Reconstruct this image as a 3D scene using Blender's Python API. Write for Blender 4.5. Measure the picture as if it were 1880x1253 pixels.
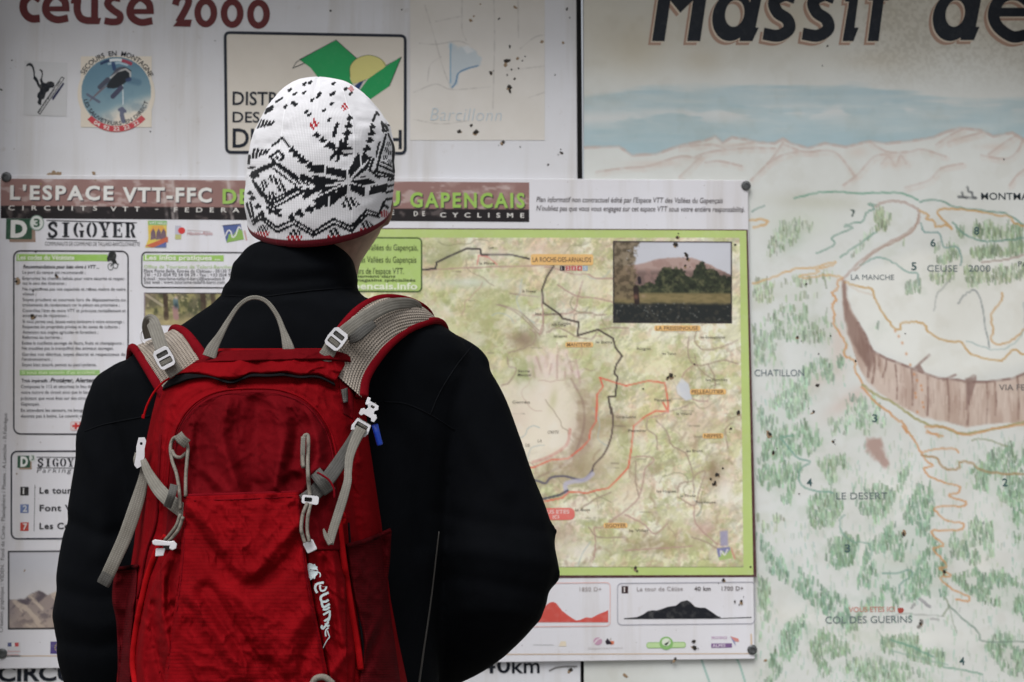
import bpy, bmesh, math, random
import numpy as np
from mathutils import Vector, Matrix
from mathutils.geometry import tessellate_polygon
from mathutils.bvhtree import BVHTree

for o in list(bpy.data.objects):
    bpy.data.objects.remove(o)
scene = bpy.context.scene
COL = scene.collection

# ------------------------------------------------------------------ camera
W, H = 1880.0, 1253.0
LENS = 50.0
FPX = LENS / 36.0 * W
CAM = np.array([0.0, 0.0, 1.36])
YAW, PITCH, ROLL = math.radians(3.48), math.radians(3.67), math.radians(0.2)
FW = np.array([math.sin(YAW) * math.cos(PITCH), math.cos(YAW) * math.cos(PITCH), math.sin(PITCH)])
_r = np.array([math.cos(YAW), -math.sin(YAW), 0.0])
_u = np.cross(_r, FW)
RT = _r * math.cos(ROLL) - _u * math.sin(ROLL)
UP = _r * math.sin(ROLL) + _u * math.cos(ROLL)

cd = bpy.data.cameras.new('camera')
cam = bpy.data.objects.new('camera', cd)
COL.objects.link(cam)
cd.lens = LENS
cd.sensor_width = 36.0
cd.clip_start = 0.05
cd.clip_end = 600.0
cam.matrix_world = Matrix(((RT[0], UP[0], -FW[0], CAM[0]), (RT[1], UP[1], -FW[1], CAM[1]),
                           (RT[2], UP[2], -FW[2], CAM[2]), (0, 0, 0, 1)))
cd.dof.use_dof = True
cd.dof.focus_distance = 1.64
cd.dof.aperture_fstop = 8.5
scene.camera = cam

# ------------------------------------------------------------------ light
SUN_EL, SUN_AZ = math.radians(58), math.radians(205)     # azimuth clockwise from +Y
world = bpy.data.worlds.new('World')
scene.world = world
world.use_nodes = True
wn = world.node_tree
wn.nodes.clear()
sky = wn.nodes.new('ShaderNodeTexSky')
sky.sky_type = 'NISHITA'
sky.sun_disc = False
sky.sun_elevation = SUN_EL
sky.sun_rotation = SUN_AZ
sky.air_density = 1.0
sky.dust_density = 4.0
hs = wn.nodes.new('ShaderNodeHueSaturation')             # overcast: the blue is washed out by cloud
hs.inputs['Saturation'].default_value = 0.25
bg = wn.nodes.new('ShaderNodeBackground')
bg.inputs['Strength'].default_value = 0.07
wo = wn.nodes.new('ShaderNodeOutputWorld')
wn.links.new(sky.outputs[0], hs.inputs['Color'])
wn.links.new(hs.outputs[0], bg.inputs['Color'])
wn.links.new(bg.outputs[0], wo.inputs['Surface'])
sd = bpy.data.lights.new('sun', 'SUN')
sun = bpy.data.objects.new('sun', sd)
COL.objects.link(sun)
sd.energy = 1.3
sd.angle = math.radians(35)
sd.color = (1.0, 0.985, 0.965)
sdir = Vector((math.sin(SUN_AZ) * math.cos(SUN_EL), math.cos(SUN_AZ) * math.cos(SUN_EL), math.sin(SUN_EL)))
sun.rotation_euler = sdir.to_track_quat('Z', 'Y').to_euler()
vs = scene.view_settings
vs.view_transform = 'Standard'
vs.look = 'None'
vs.gamma = 1.0
vs.use_curve_mapping = False
vs.exposure = 0.85

# ------------------------------------------------------------------ helpers
def at(px, py, Y):
    """photo pixel -> world point on the vertical plane at distance Y"""
    px = np.asarray(px, float); py = np.asarray(py, float); Y = np.asarray(Y, float)
    px, py, Y = np.broadcast_arrays(px, py, Y)
    d = FW + ((px - W / 2) / FPX)[..., None] * RT - ((py - H / 2) / FPX)[..., None] * UP
    return CAM + d * (Y / d[..., 1])[..., None]

def topx(P):
    P = np.asarray(P, float) - CAM
    d = P @ FW
    return W / 2 + FPX * (P @ RT) / d, H / 2 - FPX * (P @ UP) / d

def srgb(c):
    c = np.asarray(c, float) / 255.0
    return np.where(c <= 0.04045, c / 12.92, ((c + 0.055) / 1.055) ** 2.4)

KA = 1.3
def alb(c):
    return np.clip(srgb(np.clip(c, 0, 255)) * KA, 0.002, 0.86)

def empty(name, loc=(0, 0, 0), label=None, cat=None, group=None):
    o = bpy.data.objects.new(name, None)
    o.empty_display_size = 0.05
    COL.objects.link(o)
    o.location = loc
    if label:
        o['label'] = label
    if cat:
        o['category'] = cat
    if group:
        o['group'] = group
    return o

def mkmesh(name, verts, faces, mat, parent=None, cols=None, smooth=False, uvs=None):
    """one mesh object; world-space verts; cols = per-vertex linear rgb"""
    verts = np.asarray(verts, float).reshape(-1, 3)
    me = bpy.data.meshes.new(name)
    if isinstance(faces, np.ndarray) and faces.ndim == 2:
        n, k = faces.shape
        me.vertices.add(len(verts))
        me.vertices.foreach_set('co', verts.ravel())
        me.loops.add(n * k)
        me.loops.foreach_set('vertex_index', faces.ravel().astype(np.int32))
        me.polygons.add(n)
        me.polygons.foreach_set('loop_start', (np.arange(n) * k).astype(np.int32))
        me.update(calc_edges=True)
    else:
        me.from_pydata(verts.tolist(), [], faces)
    if cols is not None:
        a = me.color_attributes.new('Col', 'FLOAT_COLOR', 'POINT')
        c = np.ones((len(verts), 4))
        c[:, :3] = cols
        a.data.foreach_set('color', c.ravel())
    if uvs is not None:
        ul = me.uv_layers.new(name='UVMap')
        li = np.empty(len(me.loops), np.int32)
        me.loops.foreach_get('vertex_index', li)
        ul.data.foreach_set('uv', np.asarray(uvs, float)[li].ravel())
    if smooth:
        me.polygons.foreach_set('use_smooth', np.ones(len(me.polygons), bool))
    me.validate()
    me.materials.append(mat)
    o = bpy.data.objects.new(name, me)
    COL.objects.link(o)
    if parent is not None:
        o.parent = parent
        o.matrix_parent_inverse = parent_inv(parent)
    return o

def parent_inv(p):
    m = Matrix.Identity(4)
    q = p
    chain = []
    while q is not None:
        chain.append(q)
        q = q.parent
    for q in reversed(chain):
        m = m @ q.matrix_parent_inverse @ Matrix.Translation(q.location) if q.parent else Matrix.Translation(q.location)
    return m.inverted()

def grid_faces(h, w, flip=False):
    i = np.arange(h * w).reshape(h, w)
    f = np.stack([i[:-1, :-1], i[1:, :-1], i[1:, 1:], i[:-1, 1:]], -1).reshape(-1, 4)
    return f[:, ::-1] if flip else f

def catmull(pts, n=8, closed=False):
    """smooth curve through pts (any dimension)"""
    p = np.asarray(pts, float)
    if closed:
        p = np.vstack([p[-1], p, p[0], p[1]])
    else:
        p = np.vstack([2 * p[0] - p[1], p, 2 * p[-1] - p[-2]])
    out = []
    t = np.linspace(0, 1, n, endpoint=False)[:, None]
    for i in range(1, len(p) - 2):
        a, b, c, d = p[i - 1], p[i], p[i + 1], p[i + 2]
        out.append(0.5 * (2 * b + (c - a) * t + (2 * a - 5 * b + 4 * c - d) * t ** 2 + (3 * b - a - 3 * c + d) * t ** 3))
    out = np.vstack(out)
    return out if closed else np.vstack([out, p[-2]])

def interp(pts):
    """piecewise-smooth function from (key, value...) rows"""
    a = np.asarray(sorted(pts), float)
    cols = a.shape[1] - 1
    def f(x):
        r = [np.interp(x, a[:, 0], a[:, k + 1]) for k in range(cols)]
        return r[0] if cols == 1 else r
    return f

def fbm(X, Y, scale, seed=0, octaves=4, gain=0.5):
    """value-noise fbm in 0..1"""
    out = np.zeros(np.broadcast(X, Y).shape)
    amp, tot = 1.0, 0.0
    for o in range(octaves):
        rs = np.random.RandomState(seed * 31 + o * 7 + 1)
        L = rs.rand(128, 128)
        x = X / scale + 13.7 * o + seed; y = Y / scale + 7.3 * o + seed * 1.7
        xi = np.floor(x).astype(int); yi = np.floor(y).astype(int)
        fx = x - xi; fy = y - yi
        fx = fx * fx * (3 - 2 * fx); fy = fy * fy * (3 - 2 * fy)
        a = L[yi % 128, xi % 128]; b = L[yi % 128, (xi + 1) % 128]
        c = L[(yi + 1) % 128, xi % 128]; d = L[(yi + 1) % 128, (xi + 1) % 128]
        out += amp * ((a * (1 - fx) + b * fx) * (1 - fy) + (c * (1 - fx) + d * fx) * fy)
        tot += amp
        amp *= gain
        scale = scale / 2.0
    return out / tot

def seg_dist(X, Y, pts):
    d = np.full(X.shape, 1e9)
    p = np.asarray(pts, float)
    for a, b in zip(p[:-1], p[1:]):
        v = b - a
        L = (v * v).sum() + 1e-9
        t = np.clip(((X - a[0]) * v[0] + (Y - a[1]) * v[1]) / L, 0, 1)
        d = np.minimum(d, np.hypot(X - a[0] - t * v[0], Y - a[1] - t * v[1]))
    return d

def inside(X, Y, pts):
    p = np.asarray(pts, float)
    r = np.zeros(X.shape, bool)
    j = len(p) - 1
    for i in range(len(p)):
        xi, yi = p[i]; xj, yj = p[j]
        if yi != yj:
            c = ((yi > Y) != (yj > Y)) & (X < (xj - xi) * (Y - yi) / (yj - yi) + xi)
            r ^= c
        j = i
    return r

def sstep(a, b, x):
    t = np.clip((x - a) / (b - a), 0, 1)
    return t * t * (3 - 2 * t)

# ------------------------------------------------------------------ materials
def newmat(name):
    m = bpy.data.materials.new(name)
    m.use_nodes = True
    nt = m.node_tree
    b = nt.nodes['Principled BSDF']
    return m, nt, b

def N(nt, typ, **kw):
    n = nt.nodes.new(typ)
    for k, v in kw.items():
        if k in n.inputs:
            n.inputs[k].default_value = v
        else:
            setattr(n, k, v)
    return n

def ramp(nt, fac, stops):
    r = nt.nodes.new('ShaderNodeValToRGB')
    e = r.color_ramp.elements
    while len(e) < len(stops):
        e.new(0.5)
    for i, (p, c) in enumerate(stops):
        e[i].position = p
        e[i].color = (*c, 1) if len(c) == 3 else c
    nt.links.new(fac, r.inputs[0])
    return r

def mixc(nt, fac, a, b, mode='MIX'):
    m = nt.nodes.new('ShaderNodeMix')
    m.data_type = 'RGBA'
    m.blend_type = mode
    for k, v in ((0, fac), (6, a), (7, b)):
        if hasattr(v, 'is_linked') or hasattr(v, 'links'):
            nt.links.new(v, m.inputs[k])
        elif k == 0:
            m.inputs[k].default_value = v
        else:
            m.inputs[k].default_value = (*v, 1) if len(v) == 3 else v
    return m.outputs[2]

def bump(nt, b, h, strength=0.3, dist=0.001):
    n = nt.nodes.new('ShaderNodeBump')
    n.inputs['Strength'].default_value = strength
    n.inputs['Distance'].default_value = dist
    nt.links.new(h, n.inputs['Height'])
    nt.links.new(n.outputs[0], b.inputs['Normal'])
    return n

def noise_node(nt, scale, detail=4.0, rough=0.55, vec=None, dist=0.0):
    n = nt.nodes.new('ShaderNodeTexNoise')
    n.inputs['Scale'].default_value = scale
    n.inputs['Detail'].default_value = detail
    n.inputs['Roughness'].default_value = rough
    n.inputs['Distortion'].default_value = dist
    if vec is None:
        tc = nt.nodes.new('ShaderNodeTexCoord')
        vec = tc.outputs['Object']
    nt.links.new(vec, n.inputs['Vector'])
    return n

def print_mat(name, fade=0.25, rough=0.42):
    """ink or paint on a weathered panel: colour from the print, bleached and grimed in patches"""
    m, nt, b = newmat(name)
    a = N(nt, 'ShaderNodeAttribute', attribute_name='Col')
    n1 = noise_node(nt, 90, 6, 0.65)
    r1 = ramp(nt, n1.outputs[0], [(0.5, (0, 0, 0)), (0.72, (1, 1, 1))])
    f = N(nt, 'ShaderNodeMath', operation='MULTIPLY')
    nt.links.new(r1.outputs[0], f.inputs[0]); f.inputs[1].default_value = fade
    c1 = mixc(nt, f.outputs[0], a.outputs['Color'], (0.66, 0.65, 0.63))
    n2 = noise_node(nt, 7, 5, 0.6)
    r2 = ramp(nt, n2.outputs[0], [(0.3, (0.9, 0.89, 0.87)), (0.65, (1, 1, 1))])
    c2 = mixc(nt, 1.0, c1, r2.outputs[0], 'MULTIPLY')
    nt.links.new(c2, b.inputs['Base Color'])
    b.inputs['Roughness'].default_value = rough
    b.inputs['Specular IOR Level'].default_value = 0.25
    n3 = noise_node(nt, 260, 3)
    bump(nt, b, n3.outputs[0], 0.08, 0.0006)
    return m

M_PRINT = print_mat('printed_ink', 0.12)
M_TITLE = print_mat('title_paint', 0.02)
M_PAINT = print_mat('painted_panel', 0.0, 0.5)

def plain(name, col, rough=0.5, spec=0.4, metal=0.0, nscale=0, namp=0.25, bstr=0.0, bscale=300):
    m, nt, b = newmat(name)
    c = col if max(col) <= 1 else tuple(alb(col))
    if nscale:
        n = noise_node(nt, nscale, 5, 0.6)
        r = ramp(nt, n.outputs[0], [(0.3, tuple(x * (1 - namp) for x in c)), (0.7, tuple(min(1, x * (1 + namp)) for x in c))])
        nt.links.new(r.outputs[0], b.inputs['Base Color'])
    else:
        b.inputs['Base Color'].default_value = (*c, 1)
    b.inputs['Roughness'].default_value = rough
    b.inputs['Specular IOR Level'].default_value = spec
    b.inputs['Metallic'].default_value = metal
    if bstr:
        n = noise_node(nt, bscale, 3)
        bump(nt, b, n.outputs[0], bstr, 0.001)
    return m

# ------------------------------------------------------------------ flat print: shapes in board coordinates
YB = 2.45
def B(px, py):
    p = at(px, py, YB)
    return p[..., 0], p[..., 2]
MPX = float(B(1001, 700)[0] - B(1000, 700)[0])         # metres of board per photo pixel, mid-frame

_fontcache = {}
def glyph_mesh(s, bold, space):
    key = (s, round(bold, 4), round(space, 3))
    if key not in _fontcache:
        c = bpy.data.curves.new('t', 'FONT')
        c.body = s
        c.resolution_u = 3
        c.offset = bold
        c.space_character = space
        o = bpy.data.objects.new('t', c)
        COL.objects.link(o)
        me = bpy.data.meshes.new_from_object(o)
        v = np.empty(len(me.vertices) * 3)
        me.vertices.foreach_get('co', v)
        f = [tuple(p.vertices) for p in me.polygons]
        bpy.data.objects.remove(o)
        bpy.data.curves.remove(c)
        bpy.data.meshes.remove(me)
        _fontcache[key] = (v.reshape(-1, 3)[:, :2], f)
    return _fontcache[key]
_cap = glyph_mesh('H', 0, 1)[0]
CAPH = float(_cap[:, 1].max())

class Sheet:
    """collects print shapes for one panel and links them as ONE mesh; lay = tenths of a millimetre proud"""
    def __init__(s, base_off):
        s.off = base_off
        s.v, s.f, s.c = [], [], []
        s.n = 0
    def add(s, bx, bz, faces, col, lay):
        k = len(bx)
        v = np.stack([bx, np.full(k, YB - s.off - (lay + .09 * (len(s.v) % 10)) * 1e-4), bz], -1)
        s.v.append(v)
        s.f.extend([tuple(i + s.n for i in q) for q in faces])
        s.c.append(np.tile(alb(col), (k, 1)))
        s.n += k
    def poly(s, pts, col, lay=2, holes=()):
        loops = [np.asarray(pts, float)] + [np.asarray(h, float) for h in holes]
        tri = tessellate_polygon([[Vector((p[0], p[1], 0)) for p in L] for L in loops])
        P = np.vstack(loops)
        bx, bz = B(P[:, 0], P[:, 1])
        fs = []
        for t in tri:
            a, b_, c = P[t[0]], P[t[1]], P[t[2]]
            cr = (b_[0] - a[0]) * (c[1] - a[1]) - (b_[1] - a[1]) * (c[0] - a[0])
            fs.append(t if cr < 0 else (t[0], t[2], t[1]))
        s.add(bx, bz, fs, col, lay)
    def rect(s, x0, y0, x1, y1, col, lay=2):
        a, b_ = B(x0, y0); c, d = B(x1, y1)
        s.add(np.array([a, c, c, a]), np.array([b_, b_, d, d]), [(0, 3, 2, 1)], col, lay)
    def stroke(s, pts, w, col, lay=3, closed=False):
        p = np.asarray(pts, float)
        w = np.broadcast_to(np.asarray(w, float), (len(p),))
        if closed:
            t = np.roll(p, -1, 0) - np.roll(p, 1, 0)
        else:
            t = np.gradient(p, axis=0)
        L = np.hypot(t[:, 0], t[:, 1]) + 1e-9
        nrm = np.stack([-t[:, 1] / L, t[:, 0] / L], -1)
        if not closed or len(p) > 2:                       # mitre on sharp corners
            d0 = p - np.roll(p, 1, 0); d1 = np.roll(p, -1, 0) - p
            l0 = np.hypot(*d0.T) + 1e-9; l1 = np.hypot(*d1.T) + 1e-9
            cs = np.clip((d0 * d1).sum(1) / (l0 * l1), -1, 1)
            m = 1 / np.sqrt(np.clip((1 + cs) / 2, 0.3, 1))
            if not closed:
                m[0] = m[-1] = 1
        else:
            m = np.ones(len(p))
        a = p + nrm * (w * m / 2)[:, None]; b_ = p - nrm * (w * m / 2)[:, None]
        P = np.vstack([a, b_]); n = len(p)
        bx, bz = B(P[:, 0], P[:, 1])
        fs = [(i, n + i, n + i + 1, i + 1) for i in range(n - 1)]
        if closed:
            fs.append((n - 1, 2 * n - 1, n, 0))
        fs = [f[::-1] for f in fs]
        s.add(bx, bz, fs, col, lay)
    def rrect_pts(s, x0, y0, x1, y1, r):
        out = []
        for cx, cy, a0 in ((x1 - r, y0 + r, -90), (x1 - r, y1 - r, 0), (x0 + r, y1 - r, 90), (x0 + r, y0 + r, 180)):
            for k in range(6):
                a = math.radians(a0 + 18 * k)
                out.append((cx + r * math.cos(a), cy + r * math.sin(a)))
        return np.array(out)
    def bslope(s, pts, x0, y0):
        """keep a rectangle square on the board: shear photo offsets by the board's own slope at (x0, y0)"""
        p = np.asarray(pts, float).copy()
        X0, Z0 = B(x0, y0)
        sl = board_slope(x0, y0)
        p[:, 1] += (p[:, 0] - x0) * sl
        return p
    def rbox(s, x0, y0, x1, y1, r, col, w=2.4, fill=None, lay=3):
        p = s.bslope(s.rrect_pts(x0, y0, x1, y1, r), x0, y0)
        if fill is not None:
            s.poly(p, fill, lay - 1)
        if col is not None:
            s.stroke(p, w, col, lay, True)
    def text(s, t, x0, x1, y, h, col, bold=0.0, shear=0.0, space=1.0, lay=4, rot=0, align='L', warp=None):
        """cap height h px, baseline y at x0, fitted between x0 and x1 (x1 None: natural width)"""
        v, f = glyph_mesh(t, bold, space)
        if not len(v):
            return
        k = h / CAPH
        x = (v[:, 0] - v[:, 0].min()); yy = v[:, 1] * k
        nat = x.max()
        sx = (x1 - x0) / nat if x1 is not None else k
        x = x * sx + shear * yy
        if warp is not None:
            P = warp(x, yy)
            bx, bz = B(P[0], P[1])
        elif rot == 90:                                     # reads upwards
            X0, Z0 = B(x0, y)
            bx, bz = X0 - yy * MPX, Z0 + x * MPX
        else:
            X0, Z0 = B(x0, y)
            bx, bz = X0 + x * MPX, Z0 + yy * MPX
        s.add(bx, bz, f, col, lay)
    def build(s, name, parent, mat=None, split=False):
        if not split:
            return mkmesh(name, np.vstack(s.v), s.f, mat or M_PRINT, parent, np.vstack(s.c))
        b0, k = 0, 0
        for v, c in zip(s.v, s.c):                          # each line or letter is a piece of its own
            b1 = b0 + len(v); fs = []
            while k < len(s.f) and s.f[k][0] < b1:
                fs.append(tuple(i - b0 for i in s.f[k])); k += 1
            mkmesh(name, v, fs, mat or M_PRINT, parent, c)
            b0 = b1

def board_slope(x, y):
    """photo-space slope of a horizontal board line through (x, y)"""
    P = at(x, y, YB)
    q = P + np.array([0.1, 0, 0])
    a, b_ = topx(P); c, d = topx(q)
    return float((d - b_) / (c - a))

class Canvas:
    """a hand-painted or photographic print, rasterised onto a fine grid of the panel itself"""
    def __init__(s, x0, y0, x1, y1, step, base, square=True):
        nx = int(round((x1 - x0) / step)) + 1; ny = int(round((y1 - y0) / step)) + 1
        u = np.linspace(x0, x1, nx); v = np.linspace(y0, y1, ny)
        s.X, s.Y = np.meshgrid(u, v)
        s.img = np.tile(np.asarray(base, float), (ny, nx, 1))
        s.ref = (x0, y0, square)
        s.step = step
    def mix(s, mask, col):
        s.img += (np.asarray(col, float) - s.img) * np.clip(mask, 0, 1)[..., None]
    def mul(s, mask, col):
        s.img *= 1 + (np.asarray(col, float) / 255.0 - 1) * np.clip(mask, 0, 1)[..., None]
    def _win(s, pts, pad):
        p = np.asarray(pts, float)
        st = s.step
        i0 = max(0, int((p[:, 1].min() - pad - s.Y[0, 0]) / st)); i1 = min(s.Y.shape[0], int((p[:, 1].max() + pad - s.Y[0, 0]) / st) + 2)
        j0 = max(0, int((p[:, 0].min() - pad - s.X[0, 0]) / st)); j1 = min(s.X.shape[1], int((p[:, 0].max() + pad - s.X[0, 0]) / st) + 2)
        return slice(i0, max(i0, i1)), slice(j0, max(j0, j1))
    def stroke(s, pts, w, col, a=1.0, soft=1.5, rough=0.0, seed=0):
        wi = s._win(pts, w + soft * 2)
        X, Y = s.X[wi], s.Y[wi]
        if X.size == 0:
            return
        d = seg_dist(X, Y, pts)
        m = a * (1 - sstep(w / 2, w / 2 + soft, d))
        if rough:
            m = m * (1 - rough + rough * sstep(0.35, 0.65, fbm(X, Y, 10, seed, 2)))
        s.img[wi] += (np.asarray(col, float) - s.img[wi]) * m[..., None]
    def poly(s, pts, col, a=1.0, soft=2.0, rough=0.0, seed=0, nscale=14):
        wi = s._win(pts, soft * 2)
        X, Y = s.X[wi], s.Y[wi]
        if X.size == 0:
            return
        ins = inside(X, Y, pts)
        d = seg_dist(X, Y, np.vstack([pts, pts[:1]]))
        sd_ = np.where(ins, d, -d)
        if rough:
            sd_ = sd_ + (fbm(X, Y, nscale, seed, 3) - 0.5) * rough
        m = a * sstep(-soft, soft, sd_)
        s.img[wi] += (np.asarray(col, float) - s.img[wi]) * m[..., None]
    def blob(s, x, y, rx, ry, col, a=1.0, ang=0.0, power=1.0):
        wi = s._win([(x - 2 * max(rx, ry), y - 2 * max(rx, ry)), (x + 2 * max(rx, ry), y + 2 * max(rx, ry))], 0)
        X, Y = s.X[wi] - x, s.Y[wi] - y
        if X.size == 0:
            return
        c, sn = math.cos(ang), math.sin(ang)
        q = ((X * c + Y * sn) / rx) ** 2 + ((-X * sn + Y * c) / ry) ** 2
        m = a * np.exp(-q ** power)
        s.img[wi] += (np.asarray(col, float) - s.img[wi]) * m[..., None]
    def build(s, name, parent, off, mat=None):
        x0, y0, sq = s.ref
        Yp = s.Y
        if sq:
            Yp = s.Y + (s.X - x0) * board_slope(x0, y0)
        bx, bz = B(s.X, Yp)
        P = np.stack([bx, np.full(bx.shape, YB - off), bz], -1)
        h, w = bx.shape
        return mkmesh(name, P.reshape(-1, 3), grid_faces(h, w), mat or M_PAINT, parent, alb(s.img).reshape(-1, 3))

def slab(name, x0, y0, x1, y1, yf, th, mat, parent=None, bev=0.0015):
    """a rigid sheet: front face at distance yf, th thick, square on the board"""
    a, b_ = B(x0, y0); c, d = B(x1, y1)
    bm = bmesh.new()
    vs_ = [bm.verts.new((x, y, z)) for y in (yf, yf + th) for x, z in ((a, b_), (c, b_), (c, d), (a, d))]
    for q in ((0, 3, 2, 1), (4, 5, 6, 7), (0, 1, 5, 4), (1, 2, 6, 5), (2, 3, 7, 6), (3, 0, 4, 7)):
        bm.faces.new([vs_[i] for i in q])
    if bev:
        bmesh.ops.bevel(bm, geom=list(bm.edges), offset=bev, segments=1, affect='EDGES')
    bmesh.ops.recalc_face_normals(bm, faces=bm.faces)
    me = bpy.data.meshes.new(name)
    bm.to_mesh(me)
    bm.free()
    me.materials.append(mat)
    o = bpy.data.objects.new(name, me)
    COL.objects.link(o)
    if parent is not None:
        o.parent = parent
        o.matrix_parent_inverse = parent_inv(parent)
    return o
# ================================================================== the setting
def ground_mat():
    m, nt, b = newmat('gravel_ground')
    n1 = noise_node(nt, 1.5, 6); n2 = noise_node(nt, 60, 5, 0.7)
    r1 = ramp(nt, n1.outputs[0], [(0.35, (0.17, 0.16, 0.14)), (0.65, (0.26, 0.245, 0.22))])
    r2 = ramp(nt, n2.outputs[0], [(0.35, (0.6, 0.6, 0.6)), (0.65, (1, 1, 1))])
    nt.links.new(mixc(nt, 1.0, r1.outputs[0], r2.outputs[0], 'MULTIPLY'), b.inputs['Base Color'])
    b.inputs['Roughness'].default_value = 0.9
    bump(nt, b, n2.outputs[0], 0.6, 0.01)
    return m
g = mkmesh('ground', [(-200, -200, 0), (200, -200, 0), (200, 200, 0), (-200, 200, 0)], [(0, 1, 2, 3)], ground_mat())
g['kind'] = 'structure'

# ------------------------------------------------------------------ panels of the notice board
def panel_mat(name, c):
    m, nt, b = newmat(name)
    n1 = noise_node(nt, 3.2, 6, 0.6); n2 = noise_node(nt, 45, 6, 0.7); n3 = noise_node(nt, 160, 2)
    c = alb(c)
    r1 = ramp(nt, n1.outputs[0], [(0.3, tuple(c * np.array([0.9, 0.885, 0.86]))), (0.62, tuple(c))])
    r2 = ramp(nt, n2.outputs[0], [(0.26, (0.78, 0.74, 0.68)), (0.37, (1, 1, 1))])
    r3 = ramp(nt, n3.outputs[0], [(0.235, (0.45, 0.4, 0.36)), (0.26, (1, 1, 1))])
    c1 = mixc(nt, 0.6, r1.outputs[0], r2.outputs[0], 'MULTIPLY')
    tc = nt.nodes.new('ShaderNodeTexCoord'); mp = nt.nodes.new('ShaderNodeMapping'); mp.inputs['Scale'].default_value = (26, 1, 1.6)
    nt.links.new(tc.outputs['Object'], mp.inputs[0])
    n4 = noise_node(nt, 1.0, 5, .6, mp.outputs[0])
    r4 = ramp(nt, n4.outputs[0], [(0.36, (0.88, 0.86, 0.82)), (0.5, (1, 1, 1))])
    c1 = mixc(nt, 0.8, c1, r4.outputs[0], 'MULTIPLY')
    nt.links.new(mixc(nt, 1.0, c1, r3.outputs[0], 'MULTIPLY'), b.inputs['Base Color'])
    b.inputs['Roughness'].default_value = 0.45
    b.inputs['Specular IOR Level'].default_value = 0.25
    return m
M_WHITE = panel_mat('white_enamel', (198, 199, 204))
M_CREAM = panel_mat('cream_enamel', (198, 200, 198))
M_DARK = plain('dark_joint', (0.012, 0.011, 0.012), 0.8)
M_POST = plain('weathered_wood', (0.16, 0.12, 0.085), 0.8, nscale=14, namp=0.4)

white_panel = empty('notice_panel', at(500, 1400, YB),
    'white enamel notice panel with dark red lettering, left of the black joint', 'notice panel')
slab('panel_sheet', -330, -70, 1068.0, 1500, YB, 0.02, M_WHITE, white_panel)
massif_panel = empty('painted_map_panel', at(1500, 1400, YB),
    'cream panel painted with a relief map of mountains, cliff and forest, right of the joint', 'map panel')
# right panel: base sheet behind the painted face
slab('panel_sheet', 1071.2, -70, 2300, 1500, YB, 0.02, M_CREAM, massif_panel)
jt = empty('joint_strip', at(1069, 1400, YB), 'thin black vertical joint strip between the two panels', 'strip')
slab('strip', 1060, -70, 1080, 1500, YB + 0.022, 0.01, M_DARK, jt)

# the two posts that carry the panels, behind them
for nm, px in (('left', 40), ('right', 1760)):
    x = float(B(px, 700)[0])
    bm = bmesh.new()
    bmesh.ops.create_cube(bm, size=1.0)
    zt = float(B(px, -60)[1])
    for v in bm.verts:
        v.co = Vector((x + v.co.x * 0.1, YB + 0.085 + v.co.y * 0.1, zt / 2 + v.co.z * zt))
    bmesh.ops.bevel(bm, geom=list(bm.edges), offset=0.006, segments=2, affect='EDGES')
    me = bpy.data.meshes.new('support_post'); bm.to_mesh(me); bm.free(); me.materials.append(M_POST)
    o = bpy.data.objects.new('support_post', me); COL.objects.link(o)
    o['label'] = 'square wooden post behind the %s' % ('white notice panel' if nm == 'left' else 'painted map panel')
    o['category'] = 'post'
    o['group'] = 'posts carrying the notice board'

# ------------------------------------------------------------------ white panel lettering
RED = (88, 26, 28); INK = (14, 20, 32)
S = Sheet(0.0004)
def z8(p): return np.asarray(p, float) / 3.6154
def zst(pts, w, col=RED, n=8, lay=2):
    S.stroke(catmull(z8(pts), n), w / 3.6154, col, lay)
zst([(268, 0), (215, -30), (165, 8), (155, 55), (172, 98), (212, 126), (265, 124)], 52)
def zE(dx, dy):
    zst([(438 + dx, 62 + dy), (428 + dx, 8 + dy), (372 + dx, -30 + dy), (322 + dx, 2 + dy), (302 + dx, 60 + dy), (325 + dx, 108 + dy), (380 + dx, 133 + dy), (452 + dx, 122 + dy)], 48)
    S.poly(z8([(300 + dx, 44 + dy), (462 + dx, 44 + dy), (462 + dx, 78 + dy), (300 + dx, 78 + dy)]), RED, 3)
zE(0, 0); zE(560, 18)
zst([(502, -40), (512, 20), (514, 75), (535, 120), (575, 138), (612, 138)], 48)
S.poly(z8([(478, -30), (540, -30), (540, 26), (470, 26)]), RED, 3)
S.poly(z8([(606, -40), (652, -40), (652, 122), (672, 120), (660, 163), (604, 163)]), RED, 3)
zst([(800, -6), (745, -12), (714, 28), (752, 70), (796, 102), (790, 140), (745, 148), (694, 140)], 46)
zst([(1163, 36), (1182, -12), (1232, -24), (1252, 12), (1232, 66), (1185, 150)], 46)
S.poly(z8([(1148, 178), (1185, 132), (1275, 132), (1263, 180)]), RED, 3)
for cx, cy, ry in ((1366, 86, 76), (1541, 90, 76), (1716, 96, 76)):
    a = np.linspace(0, 2 * np.pi, 40, endpoint=False)
    S.stroke(z8(np.stack([cx + 54 * np.cos(a), cy + ry * np.sin(a)], -1)), 44 / 3.6154, RED, 2, True)
S.build('title_letter', white_panel, M_TITLE, True)
S = Sheet(0.0004)
S.text('CIRCUITS', -4, 190, 1251, 26, INK, 0.03, 0, 1.0); S.text('VTT', 215, 330, 1251, 26, INK, 0.03, 0, 1.0)
S.text('40', 884, 936, 1236, 26, INK, 0.012, 0, 1.05)
S.text('km', 940, 990, 1236, 26, INK, 0.012, 0, 1.05)
S.stroke(catmull([(1008, 1232), (1022, 1226), (1040, 1224), (1060, 1224)]), 3, (120, 120, 122), 2)
S.poly([(0, 556), (4, 556), (4, 602), (0, 602), (-40, 602), (-40, 556)], (30, 110, 70), 2)
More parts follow.
